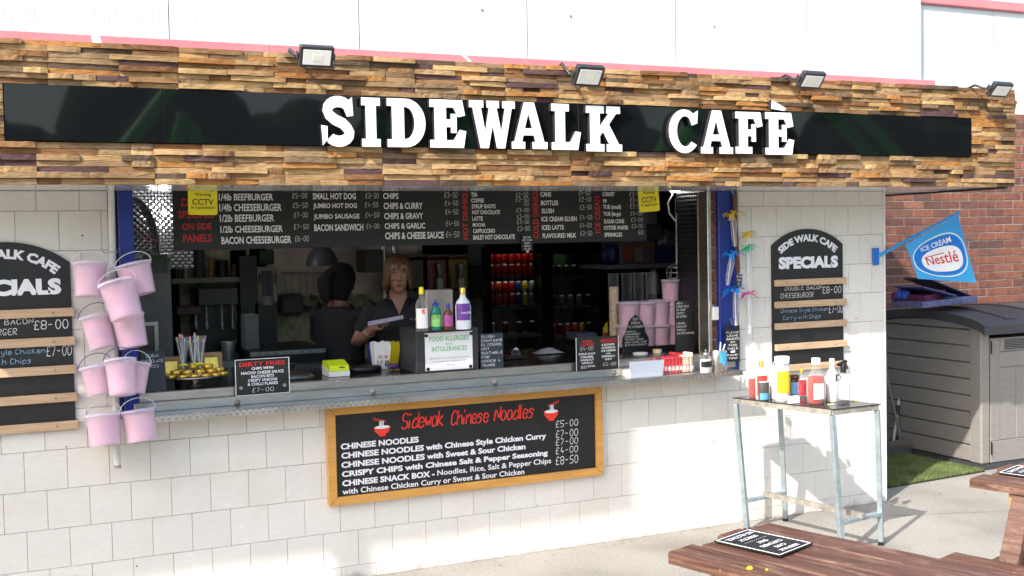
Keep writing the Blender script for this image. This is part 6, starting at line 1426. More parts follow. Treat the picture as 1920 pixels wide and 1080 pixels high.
t = M(); pts = [(x0+(x1-x0)*math.sin(R(90*i/n)), .757, cbz+.03+.335*math.cos(R(90*i/n))) for i in range(n+1)]; t.tube(pts, .006, 6); t.build('rim', K['steel'], o)
t = M(); t.prism([(x0, cbz+.031)]+[(p[0], p[2]-.002) for p in pts[::-1]], wall_frame(.762), -.002, 0); t.build('end_glass', clear_mat('smoke_end', (.05,.05,.055), .35, .1), o)
for cx_, cz_, s_ in ((.35,.14,.05),(.62,.08,.035)):
    pts = []; 
    for k_ in range(11): rr_ = s_*(1 if k_ % 2 == 0 else .42); a_ = R(90+36*k_); pts.append((x0+(x1-x0)*cx_+rr_*math.cos(a_), .756, cbz+.03+cz_+rr_*math.sin(a_)))
    t = M(); t.tube(pts, .002, 4); t.build('star_print', K['red'], o)
# hammered panel behind the lamp
a = Q(250, 350, 330, 475, 1.3); t = M(); t.box(a[0]-.15, a[1]+.1, 1.3, 1.32, a[2]-.1, 2.33); o = t.build('embossed_panel', K['hammer2'], None, (a[0], 1.3, a[2])); tag(o, 'embossed steel sheet glittering round a small bright lamp, far left of the hatch', 'panel')
pL = at(307, 399, 1.22)
lmp = thing('led_lamp', 'small bright white lamp in front of the embossed steel sheet', 'lamp', pL)
t = M(); t.m = Matrix.Translation(pL); t.lathe(0, 0, [(.001,-.014),(.012,-.008),(.014,0),(.012,.008),(.001,.014)], 12); t.build('bulb', mat('bulb', (1,1,1), .5, emit=40, var=0), lmp)
t = M(); t.tube([pL+Vector((0,0,.015)), pL+Vector((0,.06,.03)), pL+Vector((0,.079,.03))], .004, 6); t.build('arm', K['steel'], lmp)
ld = bpy.data.lights.new('led_lamp_light', 'POINT'); ld.energy = 3.5; ld.shadow_soft_size = .012; ld.color = (.95,.97,1); lo = bpy.data.objects.new('led_lamp_light', ld); COL.objects.link(lo); lo.location = pL+Vector((0,-.035,0))
# tube lamp at the right under the ceiling
pt = at(1258, 357, .5); pu = at(1312, 353, .3); tl_ = thing('tube_lamp', 'white fluorescent tube fitting under the ceiling at the right of the hatch', 'lamp', pt)
t = M(); t.tube([pt, pu], .012, 8); t.build('tube', mat('tube_glow', (1,1,.96), .5, emit=12, var=0), tl_)
t = M(); t.bar(pt+Vector((0,0,.025)), pu+Vector((0,0,.025)), .03, .02); t.build('batten', K['whiteplastic'], tl_)
t = M(); q0 = at(1262, 362, .5); t.tube([q0, at(1252, 380, .5), at(1255, 400, .5), at(1267, 415, .5)], .006, 6); t.build('cable', K['whiteplastic'], tl_)
t = M(); t.tube([at(1269, 400, .62), at(1270, 500, .62), at(1270, 560, .62)], .006, 6); tag(t.build('white_conduit', K['whiteplastic'], None, at(1270, 560, .62)), 'thin white vertical conduit beside the dark metal side sheet', 'conduit')
# shelf with cups
o, b = slabQ(322, 521, 452, 531, 1.75, .3, mat('shelf_grey', (.36,.35,.32), .6), 'cup_shelf', 'grey wall shelf crowded with jugs and cups', 'shelf'); sz = b[3]
# shelf posts to hold it
def cup(px0, px1, py0, m, label, name='cup_stack', cat='cups', taper=.85, Y=1.78, z=None):
    z = sz if z is None else z
    a = Q(px0, py0, px1, 520, Y); cx = (a[0]+a[1])/2; r_ = (a[1]-a[0])/2; Yc = Y+r_; t = M(); t.lathe(cx, Yc, [(r_*taper, z), (r_, a[3]-.004), (r_*.97, a[3]), (r_*.85, a[3]-.004)], 16)
    for k_ in range(3): t.lathe(cx, Yc, [(r_*1.03, z+(a[3]-z)*(.3+.2*k_)), (r_*1.04, z+(a[3]-z)*(.33+.2*k_))], 16, cap=False)
    return tag(t.build(name, m, None, (cx, Yc, z)), label, cat)
cup(340, 356, 488, dsteel, 'small steel jug, second from left on the cup shelf', 'jug', 'jug')
cup(363, 386, 466, cm('greycup', 66, 66, 74), 'tall grey stack of cups on the cup shelf')
cup(390, 402, 484, cm('amber', 150, 105, 55, .3), 'slim amber glass on the cup shelf', 'amber_glass', 'glass')
cup(405, 430, 488, K['blackplastic'], 'dark round pot on the cup shelf', 'dark_pot', 'pot')
cup(432, 446, 495, cm('browncup', 96, 68, 48), 'brown paper cup stack at the right of the cup shelf')
cup(325, 337, 500, cm('navycup', 36, 38, 60), 'small navy cup at the left of the cup shelf')
slabQ(430, 468, 462, 497, 1.9, .2, cm('tealbox', 18, 52, 50), 'teal_box', 'dark teal box hanging under the overhead menu', 'box')
slabQ(486, 468, 514, 496, 1.9, .2, cm('greenbox', 36, 62, 34), 'green_box', 'green printed carton above the cream drink machine', 'box')
# espresso machine
o, b = slabQ(372, 541, 446, 572, 1.45, .4, K['blackplastic'], 'coffee_machine', 'black and maroon coffee machine below the cup shelf', 'coffee machine')
a = Q(330, 575, 378, 590, 1.44); t = M(); t.box(a[0], a[1], 1.42, 1.6, a[2], a[3], 0, .006); t.build('side_panel', cm('maroon', 62, 18, 24), o)
t = M(); t.box(b[0], b[1], 1.6, 1.85, 1.13, b[2]+.01); t.box(b[0], b[1], 1.46, 1.8, 1.13, 1.17); t.build('base', K['blackplastic'], o)
for px in (367, 387, 416, 436):
    t = M(); p = at(px, 600, 1.5); t.lathe(p.x, p.y, [(.012, p.z-.06), (.014, p.z-.02), (.008, p.z), (.012, p.z+.03), (.008, b[2])], 10); t.build('tap', dsteel, o)
t = M(); t.box(b[0]-.5, b[1]+.35, 1.4, 2.1, .9, 1.128); tag(t.build('back_counter', dsteel, None, (b[0], 1.4, .9)), 'dark steel counter carrying the coffee machine inside the kitchen', 'counter')
cupz = 1.13
cup(414, 442, 640, dsteel, 'grey steel beaker on the back counter', 'beaker', 'beaker', Y=1.41, z=cupz)
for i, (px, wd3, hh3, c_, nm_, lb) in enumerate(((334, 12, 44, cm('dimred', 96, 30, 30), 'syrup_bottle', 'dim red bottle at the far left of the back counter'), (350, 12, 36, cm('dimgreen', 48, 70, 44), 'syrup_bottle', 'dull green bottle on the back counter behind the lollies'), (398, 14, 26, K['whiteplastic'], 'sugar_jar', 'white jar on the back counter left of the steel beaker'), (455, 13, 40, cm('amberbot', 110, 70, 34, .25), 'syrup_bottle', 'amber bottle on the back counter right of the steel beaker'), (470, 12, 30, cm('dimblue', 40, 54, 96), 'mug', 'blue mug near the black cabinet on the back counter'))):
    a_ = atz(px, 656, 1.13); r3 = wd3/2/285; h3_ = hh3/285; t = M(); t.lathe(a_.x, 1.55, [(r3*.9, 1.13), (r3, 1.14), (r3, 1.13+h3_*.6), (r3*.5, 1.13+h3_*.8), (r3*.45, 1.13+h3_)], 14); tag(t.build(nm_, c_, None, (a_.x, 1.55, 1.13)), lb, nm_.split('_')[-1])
rl = thing('utensil_rail', 'steel rail with hanging ladles on the back wall between the two women and towel dispenser', 'rail', at(560, 520, 2.15)); p_, q_ = at(528, 512, 2.17), at(606, 512, 2.17)
t = M(); t.tube([p_, q_], .006, 8); t.build('rail', K['steel'], rl)
for i in range(6):
    a_ = p_+(q_-p_)*((i+.5)/6); L3 = (.17, .22, .19, .24, .16, .21)[i]; t = M(); t.tube([a_, a_-Vector((0, .01, L3))], .004, 6); t.lathe(a_.x, a_.y-.012, [(.004, a_.z-L3-.05), (.028, a_.z-L3-.03), (.03, a_.z-L3)], 12); t.build('ladle', K['steel'], rl)
# cream drink machine on black cabinet
o, b = slabQ(483, 500, 521, 568, 1.7, .25, cm('creamplastic', 150, 146, 128), 'drink_machine', 'cream framed drink machine with tall clear column', 'drink machine', c=.012)
a = Q(491, 508, 512, 560, 1.69); t = M(); t.box(a[0], a[1], 1.69, 1.699, a[2], a[3], 0, .004); t.build('window', cm('dimglass', 62, 66, 78, .2), o)
t = M(); t.box((a[0]+a[1])/2-.006, (a[0]+a[1])/2+.006, 1.684, 1.689, a[2], a[3]); t.build('column', cm('plumcol', 70, 50, 80), o)
for k_ in range(4):
    for px in (487, 516): p = at(px, 515+k_*5, 1.695); t = M(); t.box(p.x-.006, p.x+.006, 1.694, 1.6995, p.z-.007, p.z+.007); t.build('marking', K['blackprint'], o)
a = Q(452, 480, 484, 690, 1.72); a3 = Q(480, 568, 520, 690, 1.72)
t = M(); t.box(a[0], a[1], 1.72, 2.0, .03, a[3]); t.box(a3[0], a3[1], 1.72, 2.0, .03, b[2]-.002); t.build('cabinet', K['blackplastic'], o)
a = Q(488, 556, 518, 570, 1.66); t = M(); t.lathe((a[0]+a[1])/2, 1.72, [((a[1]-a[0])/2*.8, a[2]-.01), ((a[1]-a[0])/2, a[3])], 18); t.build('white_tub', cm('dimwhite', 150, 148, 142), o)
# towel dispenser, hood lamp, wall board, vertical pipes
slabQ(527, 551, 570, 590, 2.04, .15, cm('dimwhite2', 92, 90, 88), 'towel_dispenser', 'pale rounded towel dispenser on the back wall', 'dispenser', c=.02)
p = at(604, 498, 1.75); r_ = .115; t = M(); t.lathe(p.x, p.y, [(r_, p.z), (r_*.98, p.z+.03), (r_*.8, p.z+.09), (r_*.4, p.z+.14), (.02, p.z+.16)], 20); t.lathe(p.x, p.y, [(.006, p.z+.16), (.006, 2.33)], 8); tag(t.build('hood_lamp', cm('hoodgrey', 74, 74, 80), None, p), 'grey domed hood hanging over the woman with dark hair', 'hood')
slabQ(682, 468, 718, 511, 1.9, .2, K['blackplastic'], 'wall_box', 'black box fixed to the wall left of the blonde woman', 'box')
for px, lb in ((722, 'left one of two shiny vertical pipes above the blonde woman'), (742, 'right one of two shiny vertical pipes above the blonde woman')):
    a = at(px, 600, 2.0); t = M(); t.tube([(a.x, 2.0, 1.2), (a.x, 2.0, 2.33)], .022, 12); tag(t.build('steel_pipe', K['steel'], None, (a.x, 2.0, 1.2)), lb, 'pipe')
# cooker range in the dark
o, b = slabQ(470, 655, 612, 760, 1.2, .6, K['blackplastic'], 'cooking_range', 'black cooking range with riveted steel edge behind the dirty fries sign', 'cooker', .03)
t = M(); t.box(b[0], b[1], 1.19, 1.199, b[3]-.035, b[3]-.005, 0, .002); t.build('edge_strip', dsteel, o)
for k_ in range(9): t = M(); x = b[0]+.03+k_*(b[1]-b[0]-.06)/8; t.m = Matrix.Translation((x, 1.189, b[3]-.02)) @ Matrix.Rotation(R(90), 4, 'X'); t.lathe(0,0,[(.006,0),(.004,.003)],8); t.build('rivet', K['steel'], o)
slabQ(460, 590, 486, 655, 1.35, .2, dgrey, 'drawer_unit', 'small dark drawer unit standing on the cooking range', 'drawers', b[3])
# slush machines
slz = at(830, 552, 1.9).z
for i, (px0, px1, col, lb) in enumerate(((760, 798, (40, 16, 20), 'leftmost dark slush tank, mostly behind the blonde woman'), (802, 840, (104, 8, 22), 'slush machine with dark red slush and white tap handle'), (842, 880, (112, 84, 8), 'slush machine with mustard yellow slush and white tap handle'))):
    a = Q(px0, 478, px1, 545, 1.9); th = thing('slush_machine', lb, 'slush machine', ((a[0]+a[1])/2, 1.9, .9), 'slush machines behind the allergy box')
    t = M(); t.box(a[0], a[1], 1.9, 2.2, a[2], a[3]-.02, 0, .02); t.build('tank', mat('slush_%d' % i, srgb(*col), .25, var=.25, scale=12), th)
    t = M(); t.box(a[0]-.004, a[1]+.004, 1.89, 2.2, a[3]-.018, a[3]+.005, 0, .006); t.build('lid', cm('lidgrey', 92, 74, 72), th)
    t = M(); t.box(a[0], a[1], 1.92, 2.3, .6, a[2]-.002); t.build('base', K['blackplastic'], th)
    if i:
        cx = (a[0]+a[1])/2+.0; zt_ = at(0, 0, 1).z*0+a[2]+.16
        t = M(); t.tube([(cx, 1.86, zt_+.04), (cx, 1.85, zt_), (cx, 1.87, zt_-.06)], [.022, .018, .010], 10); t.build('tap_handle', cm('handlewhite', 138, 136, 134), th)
        t = M(); t.box(cx-.022, cx+.022, 1.84, 1.899, a[2]+.0, a[2]+.10, 0, .006); t.build('tap', dsteel, th)
# bag with red box
p = at(893, 522, 2.9); t = M(); t.m = Matrix.Translation(p); random.seed(8)
for k_ in range(8): t.lathe(random.uniform(-.05,.05), random.uniform(-.04,.04), [(.001,-.1),(.07,-.06),(random.uniform(.05,.08),.02),(random.uniform(.02,.05),.09),(.001,.12)], 9)
tag(t.build('grey_bag', cm('bagrey', 84, 80, 76, .9), None, p), 'crumpled grey white bag left of the drinks fridge', 'bag')
slabQ(884, 528, 914, 560, 2.85, .3, cm('darkred', 78, 12, 26), 'red_box', 'dark red box under the crumpled bag', 'box')
# fridges
def can_mesh(col, nm):
    q = M(); q.lathe(0, 0, [(.024, 0), (.031, .008), (.031, .104), (.026, .114), (.024, .115), (.0001, .112)], 12)
    me = bpy.data.meshes.new('drink_can'); me.from_pydata([tuple(p) for p in q.v], [], q.f); me.materials.append(col); me.materials.append(K['steel']); me.polygons.foreach_set('use_smooth', q.sm)
    for p in me.polygons:
        if p.center.z > .105 or p.center.z < .006: p.material_index = 1
    return me
YFg = 3.3
cr_ = {k: can_mesh(mat('can_'+k, srgb(*c), .3, metal=.25, var=.3, scale=30), k) for k, c in {'red': (190, 30, 24), 'orange': (200, 84, 20), 'blue': (30, 70, 170), 'yellow': (200, 180, 30), 'silver': (150, 150, 150), 'darkred': (110, 22, 24), 'dark': (40, 34, 34)}.items()}
def fridge(px0, px1, lb, rows, hs):
    x0, x1 = at(px0, 550, YFg).x, at(px1, 550, YFg).x; zt_ = at((px0+px1)/2, 462, YFg).z
    th = thing('drinks_fridge', lb, 'fridge', ((x0+x1)/2, YFg, .03)); fw = .055
    for b_ in ((x0, x0+fw, .03, zt_), (x1-fw, x1, .03, zt_)): t = M(); t.box(b_[0], b_[1], YFg, YFg+.6, b_[2], b_[3], 0, .004); t.build('side_frame', K['blackplastic'], th)
    t = M(); t.box(x0+fw+.001, x1-fw-.001, YFg+.001, YFg+.03, zt_-.07, zt_, 0, .004); t.box(x0+fw+.001, x1-fw-.001, YFg+.031, YFg+.6, zt_-.015, zt_); t.build('top_frame', K['blackplastic'], th)
    t = M(); t.box(x0+fw+.001, x1-fw-.001, YFg+.58, YFg+.6, .031, zt_-.071); t.build('back', dgrey, th)
    t = M(); t.box(x0+fw+.001, x1-fw-.001, YFg+.001, YFg+.02, .031, .3); t.build('grille', K['blackplastic'], th)
    t = M(); t.box(x0+fw+.002, x1-fw-.002, YFg+.004, YFg+.008, .301, zt_-.072); t.build('glass_door', K['fridgeglass'], th)
    t = M(); t.tube([(x0+fw+.03, YFg+.05, zt_-.045), (x1-fw-.03, YFg+.05, zt_-.045)], .008, 8); t.build('lamp_strip', mat('fridge_lamp', (1,.95,.88), .5, emit=(1.7 if hs == 'left' else 1.0), var=0), th)
    words2 = {0: 'top', 1: 'second', 2: 'third', 3: 'fourth', 4: 'lowest'}
    for r_, (py, cols, stack) in enumerate(rows):
        zz = at((px0+px1)/2, py, YFg+.1).z
        t = M(); t.box(x0+fw+.003, x1-fw-.003, YFg+.05, YFg+.5, zz-.012, zz-.001)
        t.box(x0+fw+.003, x1-fw-.003, YFg+.036, YFg+.0445, zz-.030, zz+.004)
        for i in range(18): x = x0+fw+.02+i*(x1-x0-2*fw-.04)/17; t.box(x-.003, x+.003, YFg+.045, YFg+.0495, zz-.016, zz+.012)
        t.build('shelf', mat('shelf_wire', (.30,.31,.31), .5) if 'shelfw' not in K else K['shelfw'], th)
        t = M(); t.box(x0+fw+.01, x1-fw-.01, YFg+.053, YFg+.066, zz-.026, zz-.0135); t.build('added_glow_strip', mat('added_shelf_glow', (1,.95,.88), .5, emit=(1.1 if hs == 'left' else .8), var=0) if ('sl'+hs) not in K else K['sl'+hs], th)  # added glow strip hidden behind the lip, put in to brighten the cans
        n = len(cols)
        for s_ in range(stack):
            for i, c_ in enumerate(cols):
                x = x0+fw+.045+i*(x1-x0-2*fw-.09)/(n-1); 
                o = link('drink_can', cr_[c_], None, (x, YFg+.12+random.uniform(0, .02), zz+.117*s_)); o.rotation_euler.z = random.uniform(0, 6)
                col_w = {'red':'bright red','orange':'orange','blue':'blue','yellow':'yellow','silver':'silver','darkred':'dim red','dark':'dark'}[c_]
                od = ['leftmost','second','third','fourth','fifth','sixth'][i] if i < n-1 else 'rightmost'
                tag(o, '%s can, %s on the %s shelf of the %s fridge%s' % (col_w, od if od in ('leftmost','rightmost') else od+' from left', words2[r_], hs, '' if stack == 1 else (', lower layer', ', upper layer')[s_]), 'can', '%s cans on the %s shelf of the %s fridge' % (col_w, words2[r_], hs))
random.seed(31)
K['shelfw'] = mat('fridge_shelf', (.26,.27,.27), .5)
fridge(912, 1026, 'left glass door drinks fridge with red cans on its upper shelves', [(518, ['red']*7, 2), (573, ['orange','orange','red','red','blue','yellow','silver'], 2), (626, ['silver','darkred','dark','dark'], 1)], 'left')
fridge(1027, 1133, 'right glass door drinks fridge, darker, with a painted green reflection at its left', [(519, ['darkred','dark','darkred','dark','dark','darkred'], 1), (575, ['dark','silver','silver','silver','dark'], 1), (628, ['orange','darkred','orange','orange','yellow','dark'], 1)], 'right')
a = Q(1038, 474, 1060, 520, YFg+.35); t = M(); t.box(a[0], a[1], YFg+.35, YFg+.4, at(1048, 518, YFg+.35).z, a[3]); tag(t.build('green_reflection', cm('reflection_green', 60, 150, 80), None, (a[0], YFg+.35, a[2])), 'green block standing in for a reflection at the upper left inside the right fridge', 'carton')  # green reflection on the fridge, put in as a coloured block
a = Q(915, 448, 1130, 462, YFg+.02); t = M(); t.box(a[0], a[1], YFg+.02, YFg+.6, at(1020, 461, YFg+.02).z+.012, 2.28); tag(t.build('fridge_canopy', mat('fridge_top', (.06,.065,.075), .4), None, (a[0], YFg, 2)), 'long dark header panel above both drinks fridges', 'panel')
# boxes top right on a shelf
a = Q(1132, 495, 1268, 500, 1.5); t = M(); t.box(a[0], a[1]+.2, 1.45, 1.9, a[2]-.012, a[3]); o = t.build('stock_shelf', dgrey, None, (a[0], 1.45, a[2])); tag(o, 'dark shelf at the right holding boxes and bags', 'shelf'); zsh = a[3]
t = M(); 
for x in (a[0]+.02, a[1]): t.box(x, x+.02, 1.47, 1.49, .03, a[2]-.013)
t.build('upright', K['blackplastic'], o)
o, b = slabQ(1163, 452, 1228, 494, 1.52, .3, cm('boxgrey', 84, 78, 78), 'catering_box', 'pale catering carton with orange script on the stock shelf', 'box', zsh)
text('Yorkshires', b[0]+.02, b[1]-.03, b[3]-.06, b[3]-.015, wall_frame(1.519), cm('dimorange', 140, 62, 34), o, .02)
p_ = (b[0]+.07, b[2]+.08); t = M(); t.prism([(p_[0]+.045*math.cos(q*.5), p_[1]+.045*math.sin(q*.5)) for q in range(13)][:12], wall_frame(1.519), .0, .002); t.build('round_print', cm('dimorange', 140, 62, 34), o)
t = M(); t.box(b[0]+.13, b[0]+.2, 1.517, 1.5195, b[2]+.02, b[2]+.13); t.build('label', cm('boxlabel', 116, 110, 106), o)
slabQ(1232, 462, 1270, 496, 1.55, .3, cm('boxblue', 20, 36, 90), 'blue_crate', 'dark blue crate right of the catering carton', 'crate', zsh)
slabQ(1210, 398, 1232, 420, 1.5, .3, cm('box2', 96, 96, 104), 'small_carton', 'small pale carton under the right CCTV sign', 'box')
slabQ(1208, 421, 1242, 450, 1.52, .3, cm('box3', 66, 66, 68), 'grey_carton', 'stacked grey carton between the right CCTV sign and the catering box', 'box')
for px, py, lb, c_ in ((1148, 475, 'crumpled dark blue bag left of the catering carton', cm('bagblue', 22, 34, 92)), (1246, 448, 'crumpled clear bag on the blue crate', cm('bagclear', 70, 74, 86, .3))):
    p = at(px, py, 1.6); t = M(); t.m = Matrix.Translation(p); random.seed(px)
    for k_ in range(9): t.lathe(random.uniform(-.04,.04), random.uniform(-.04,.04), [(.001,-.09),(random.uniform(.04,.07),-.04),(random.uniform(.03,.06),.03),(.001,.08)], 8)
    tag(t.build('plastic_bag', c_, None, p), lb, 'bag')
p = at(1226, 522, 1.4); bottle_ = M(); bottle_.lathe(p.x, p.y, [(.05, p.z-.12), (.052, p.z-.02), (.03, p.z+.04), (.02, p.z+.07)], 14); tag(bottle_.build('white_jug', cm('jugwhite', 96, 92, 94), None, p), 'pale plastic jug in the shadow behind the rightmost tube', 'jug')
# ================================================================== PEOPLE
def remesh(parts, voxel, name, m, parent, smooth=4):
    t = M()
    for f in parts: f(t)
    me = bpy.data.meshes.new('tmp'); me.from_pydata([tuple(p) for p in t.v], [], t.f); ob = bpy.data.objects.new('tmp', me); COL.objects.link(ob)
    md = ob.modifiers.new('r', 'REMESH'); md.mode = 'VOXEL'; md.voxel_size = voxel
    m2 = ob.modifiers.new('s', 'SMOOTH'); m2.iterations = smooth; m2.factor = .5
    bpy.context.view_layer.update(); e = bpy.data.meshes.new_from_object(ob.evaluated_get(bpy.context.evaluated_depsgraph_get()))
    bpy.data.objects.remove(ob); e.name = name; e.materials.clear(); e.materials.append(m)
    for p in e.polygons: p.use_smooth = True
    o3 = WL[parent.name]; e.transform(Matrix.Translation(-o3)); return link(name, e, parent, o3)
def loft(t, secs, n=20):
    """secs: (centre, rx, ry_front, ry_back, z-frame matrix optional)"""
    vs = []; fs = []
    for c, rx, rf, rb in secs:
        for i in range(n):
            a_ = 2*math.pi*i/n; s_ = math.sin(a_); vs.append((c[0]+rx*math.cos(a_), c[1]+(rb if s_ > 0 else rf)*s_, c[2]))
    for k_ in range(len(secs)-1):
        for i in range(n): j = (i+1) % n; fs.append((k_*n+i, k_*n+j, (k_+1)*n+j, (k_+1)*n+i))
    fs.append(list(range(n))[::-1]); L_ = (len(secs)-1)*n; fs.append([L_+i for i in range(n)]); t.add(vs, fs)
def person(Hc, yaw, label, el, ha, hairm, hair_kind, head_yaw=0, head_pitch=0, fz=.03):
    th = thing('person', label, 'person', (Hc.x, Hc.y, fz)); Mb = Matrix.Translation(Hc) @ Matrix.Rotation(yaw, 4, 'Z'); Mh = Mb @ Matrix.Rotation(head_yaw, 4, 'Z') @ Matrix.Rotation(head_pitch, 4, 'X')
    zfl = fz-Hc.z
    def head(t):
        t.m = Mh
        loft(t, [((0,-.01,z), w_*1.06, f_, b_) for z, w_, f_, b_ in ((-.118,.020,.055,.0),(-.110,.034,.072,.02),(-.092,.047,.080,.04),(-.065,.057,.082,.062),(-.03,.066,.083,.082),(0,.071,.083,.095),(.03,.074,.086,.102),(.06,.072,.082,.10),(.09,.058,.062,.082),(.108,.036,.038,.052),(.116,.012,.014,.02))], 24)
        t.tube([(0,-.088,.022), (0,-.100,-.002), (0,-.113,-.028), (0,-.098,-.038)], [.008,.009,.0125,.009], 8)
        for s_ in (-1, 1):
            t.tube([(s_*.012,-.096,.030), (s_*.03,-.093,.062), (s_*.05,-.080,.028)], [.006,.007,.005], 6)
            t.tube([(s_*.036,-.080,-.022), (s_*.040,-.078,-.035)], [.017,.014], 8); t.tube([(s_*.011,-.100,-.033), (s_*.012,-.096,-.036)], [.0065,.005], 6)
            t.tube([(s_*.073,.005,.018), (s_*.081,.012,.012), (s_*.079,.010,-.022), (s_*.073,.004,-.03)], [.006,.008,.007,.005], 6)
        t.tube([(-.022,-.088,-.062), (0,-.096,-.060), (.022,-.088,-.062)], [.004,.007,.004], 6); t.tube([(-.018,-.086,-.073), (0,-.094,-.072), (.018,-.086,-.073)], [.004,.007,.004], 6)
        t.tube([(0,-.078,-.10), (0,-.072,-.108)], [.016,.012], 8)
    def torso(t):
        t.m = Mb; t.tube([(0,.005,-.05), (0,.015,-.10), (0,.025,-.165)], [.054,.053,.064], 14)
        loft(t, [((0,.03,z), w_, f_, b_) for z, w_, f_, b_ in ((-.155,.07,.05,.055),(-.185,.13,.075,.075),(-.215,.172,.09,.085),(-.27,.185,.11,.095),(-.36,.175,.125,.10),(-.46,.158,.115,.095),(-.56,.152,.11,.095),(-.66,.175,.125,.11),(-.76,.178,.12,.12),(-.84,.16,.10,.10))], 26)
        for s_ in (-1, 1):
            t.tube([(s_*.088,.03,-.78), (s_*.095,.02,-1.0), (s_*.10,.03,-1.2), (s_*.10,.04,-1.42), (s_*.10,.04,zfl+.06)], [.095,.082,.060,.055,.040], 12)
            t.tube([(s_*.10,.07,zfl+.03), (s_*.105,-.03,zfl+.035), (s_*.11,-.13,zfl+.022)], [.034,.04,.024], 8)
    def arm(t, s_, k0=0, grow=0):
        t.m = Mb; S0 = Vector((s_*.172,.03,-.215)); E_ = Vector(el[s_]); H_ = Vector(ha[s_])
        if k0 == 0: t.tube([S0*.9, S0, S0+(E_-S0)*.4, E_, E_+(H_-E_)*.35, H_], [.045,.056,.048,.040,.038,.026], 12)
        else: t.tube([S0*.9, S0, S0+(E_-S0)*.35, S0+(E_-S0)*.72], [.055,.064,.060,.062], 14)
    def hand(t, s_):
        t.m = Mb; E_ = Vector(el[s_]); H_ = Vector(ha[s_]); d = (H_-E_).normalized(); nrm_ = Vector((0, -.55, .85)); nrm_ = (nrm_-d*nrm_.dot(d)).normalized(); sd_ = d.cross(nrm_)*(s_)
        t.tube([H_-d*.01, H_+d*.04, H_+d*.075], [.024,.029,.026], 10); t.tube([H_+d*.03+sd_*.018, H_+d*.078+sd_*.024], [.018,.016], 8); t.tube([H_+d*.03-sd_*.018, H_+d*.078-sd_*.024], [.018,.016], 8)
        for k_, (o_, L_) in enumerate(((-.030,.060),(-.010,.070),(.011,.066),(.030,.052))):
            b0 = H_+d*.078+sd_*o_; c1 = b0+d*L_*.45-nrm_*L_*.12; c2 = c1+d*L_*.15-nrm_*L_*.36; c3 = c2-d*L_*.20-nrm_*L_*.14
            t.tube([b0-d*.02, b0, c1, c2, c3], [.0095,.0095,.0085,.0078,.0065], 8)
        b0 = H_+d*.022-sd_*.026; t.tube([b0, b0+d*.028-sd_*.018-nrm_*.012, b0+d*.055-sd_*.012-nrm_*.03, b0+d*.072+sd_*.0-nrm_*.036], [.013,.0115,.010,.008], 8)
    body = remesh([head, torso, lambda t: arm(t, -1), lambda t: arm(t, 1), lambda t: hand(t, -1), lambda t: hand(t, 1)], .0055, 'body', K['skin'], th, 3)
    # clothing
    def shirt(t):
        t.m = Mb
        loft(t, [((0,.03,z), w_+.010, f_+.010, b_+.010) for z, w_, f_, b_ in ((-.163,.085,.045,.060),(-.185,.135,.070,.078),(-.215,.176,.09,.087),(-.27,.188,.112,.097),(-.36,.182,.128,.103),(-.46,.172,.122,.10),(-.56,.170,.122,.10),(-.66,.185,.135,.115),(-.80,.190,.13,.13))], 26)
        arm(t, -1, 1); arm(t, 1, 1)
    remesh([shirt], .007, 'shirt', K['shirt'], th, 3)
    t = M(); t.m = Mb      # collar and skin V at the neck
    for s_ in (-1, 1): t.add([(s_*.062,.0,-.140), (s_*.070,-.045,-.165), (s_*.014,-.088,-.235), (s_*.045,-.088,-.225), (s_*.088,-.035,-.172), (s_*.075,.02,-.150)], [(0,1,2,3,4,5)] if s_ > 0 else [(0,5,4,3,2,1)])
    t.build('collar', K['shirt'], th)
    if hair_kind == 'bob':
        t = M(); t.m = Mb; t.add([(-.050,-.066,-.150), (.050,-.066,-.150), (.0,-.104,-.262)], [(0,2,1)]); t.add([(-.050,-.05,-.13), (.050,-.05,-.13), (.050,-.0665,-.150), (-.050,-.0665,-.150)], [(0,3,2,1)]); t.build('neckline_skin', K['skin'], th)
    def trousers(t):
        t.m = Mb
        for s_ in (-1, 1): t.tube([(s_*.088,.03,-.76), (s_*.095,.02,-1.0), (s_*.10,.03,-1.2), (s_*.10,.04,zfl+.07)], [.110,.095,.075,.07], 12)
    remesh([trousers], .012, 'trousers', K['shirt'], th, 2)
    t = M(); t.m = Mh
    for s_ in (-1, 1):
        t.tube([(s_*.031,-.0905,.012), (s_*.031,-.0965,.012)], [.010,.006], 10)
    t.build('eyes', cm('eyewhite', 150, 140, 130, .3), th)
    t = M(); t.m = Mh
    for s_ in (-1, 1):
        t.tube([(s_*.031,-.096,.012), (s_*.031,-.0985,.0115)], [.0048,.003], 8); t.tube([(s_*.018,-.0955,.017), (s_*.031,-.099,.0205), (s_*.044,-.092,.016)], [.0015,.0026,.0015], 5)
    t.build('irises', cm('iris', 32, 26, 24, .3), th)
    t = M(); t.m = Mh
    for s_ in (-1, 1): t.tube([(s_*.014,-.1005,.036), (s_*.032,-.101,.042), (s_*.050,-.087,.036)], [.0018,.003,.0018], 5)
    t.build('eyebrows', hairm, th)
    t = M(); t.m = Mh; t.tube([(-.021,-.0925,-.063), (-.006,-.1025,-.0605), (0,-.1015,-.062), (.006,-.1025,-.0605), (.021,-.0925,-.063)], [.002,.0042,.0036,.0042,.002], 6); t.tube([(-.019,-.0915,-.0705), (0,-.1010,-.0715), (.019,-.0915,-.0705)], [.002,.0050,.002], 6); t.build('lips', cm('lips', 128, 66, 58), th)
    # hair
    t = M(); t.m = Mh; n = 72; rows = 16; vs = []; rnd = random.Random(5)
    jit = [rnd.uniform(-.002, .0055) for _ in range(n)]
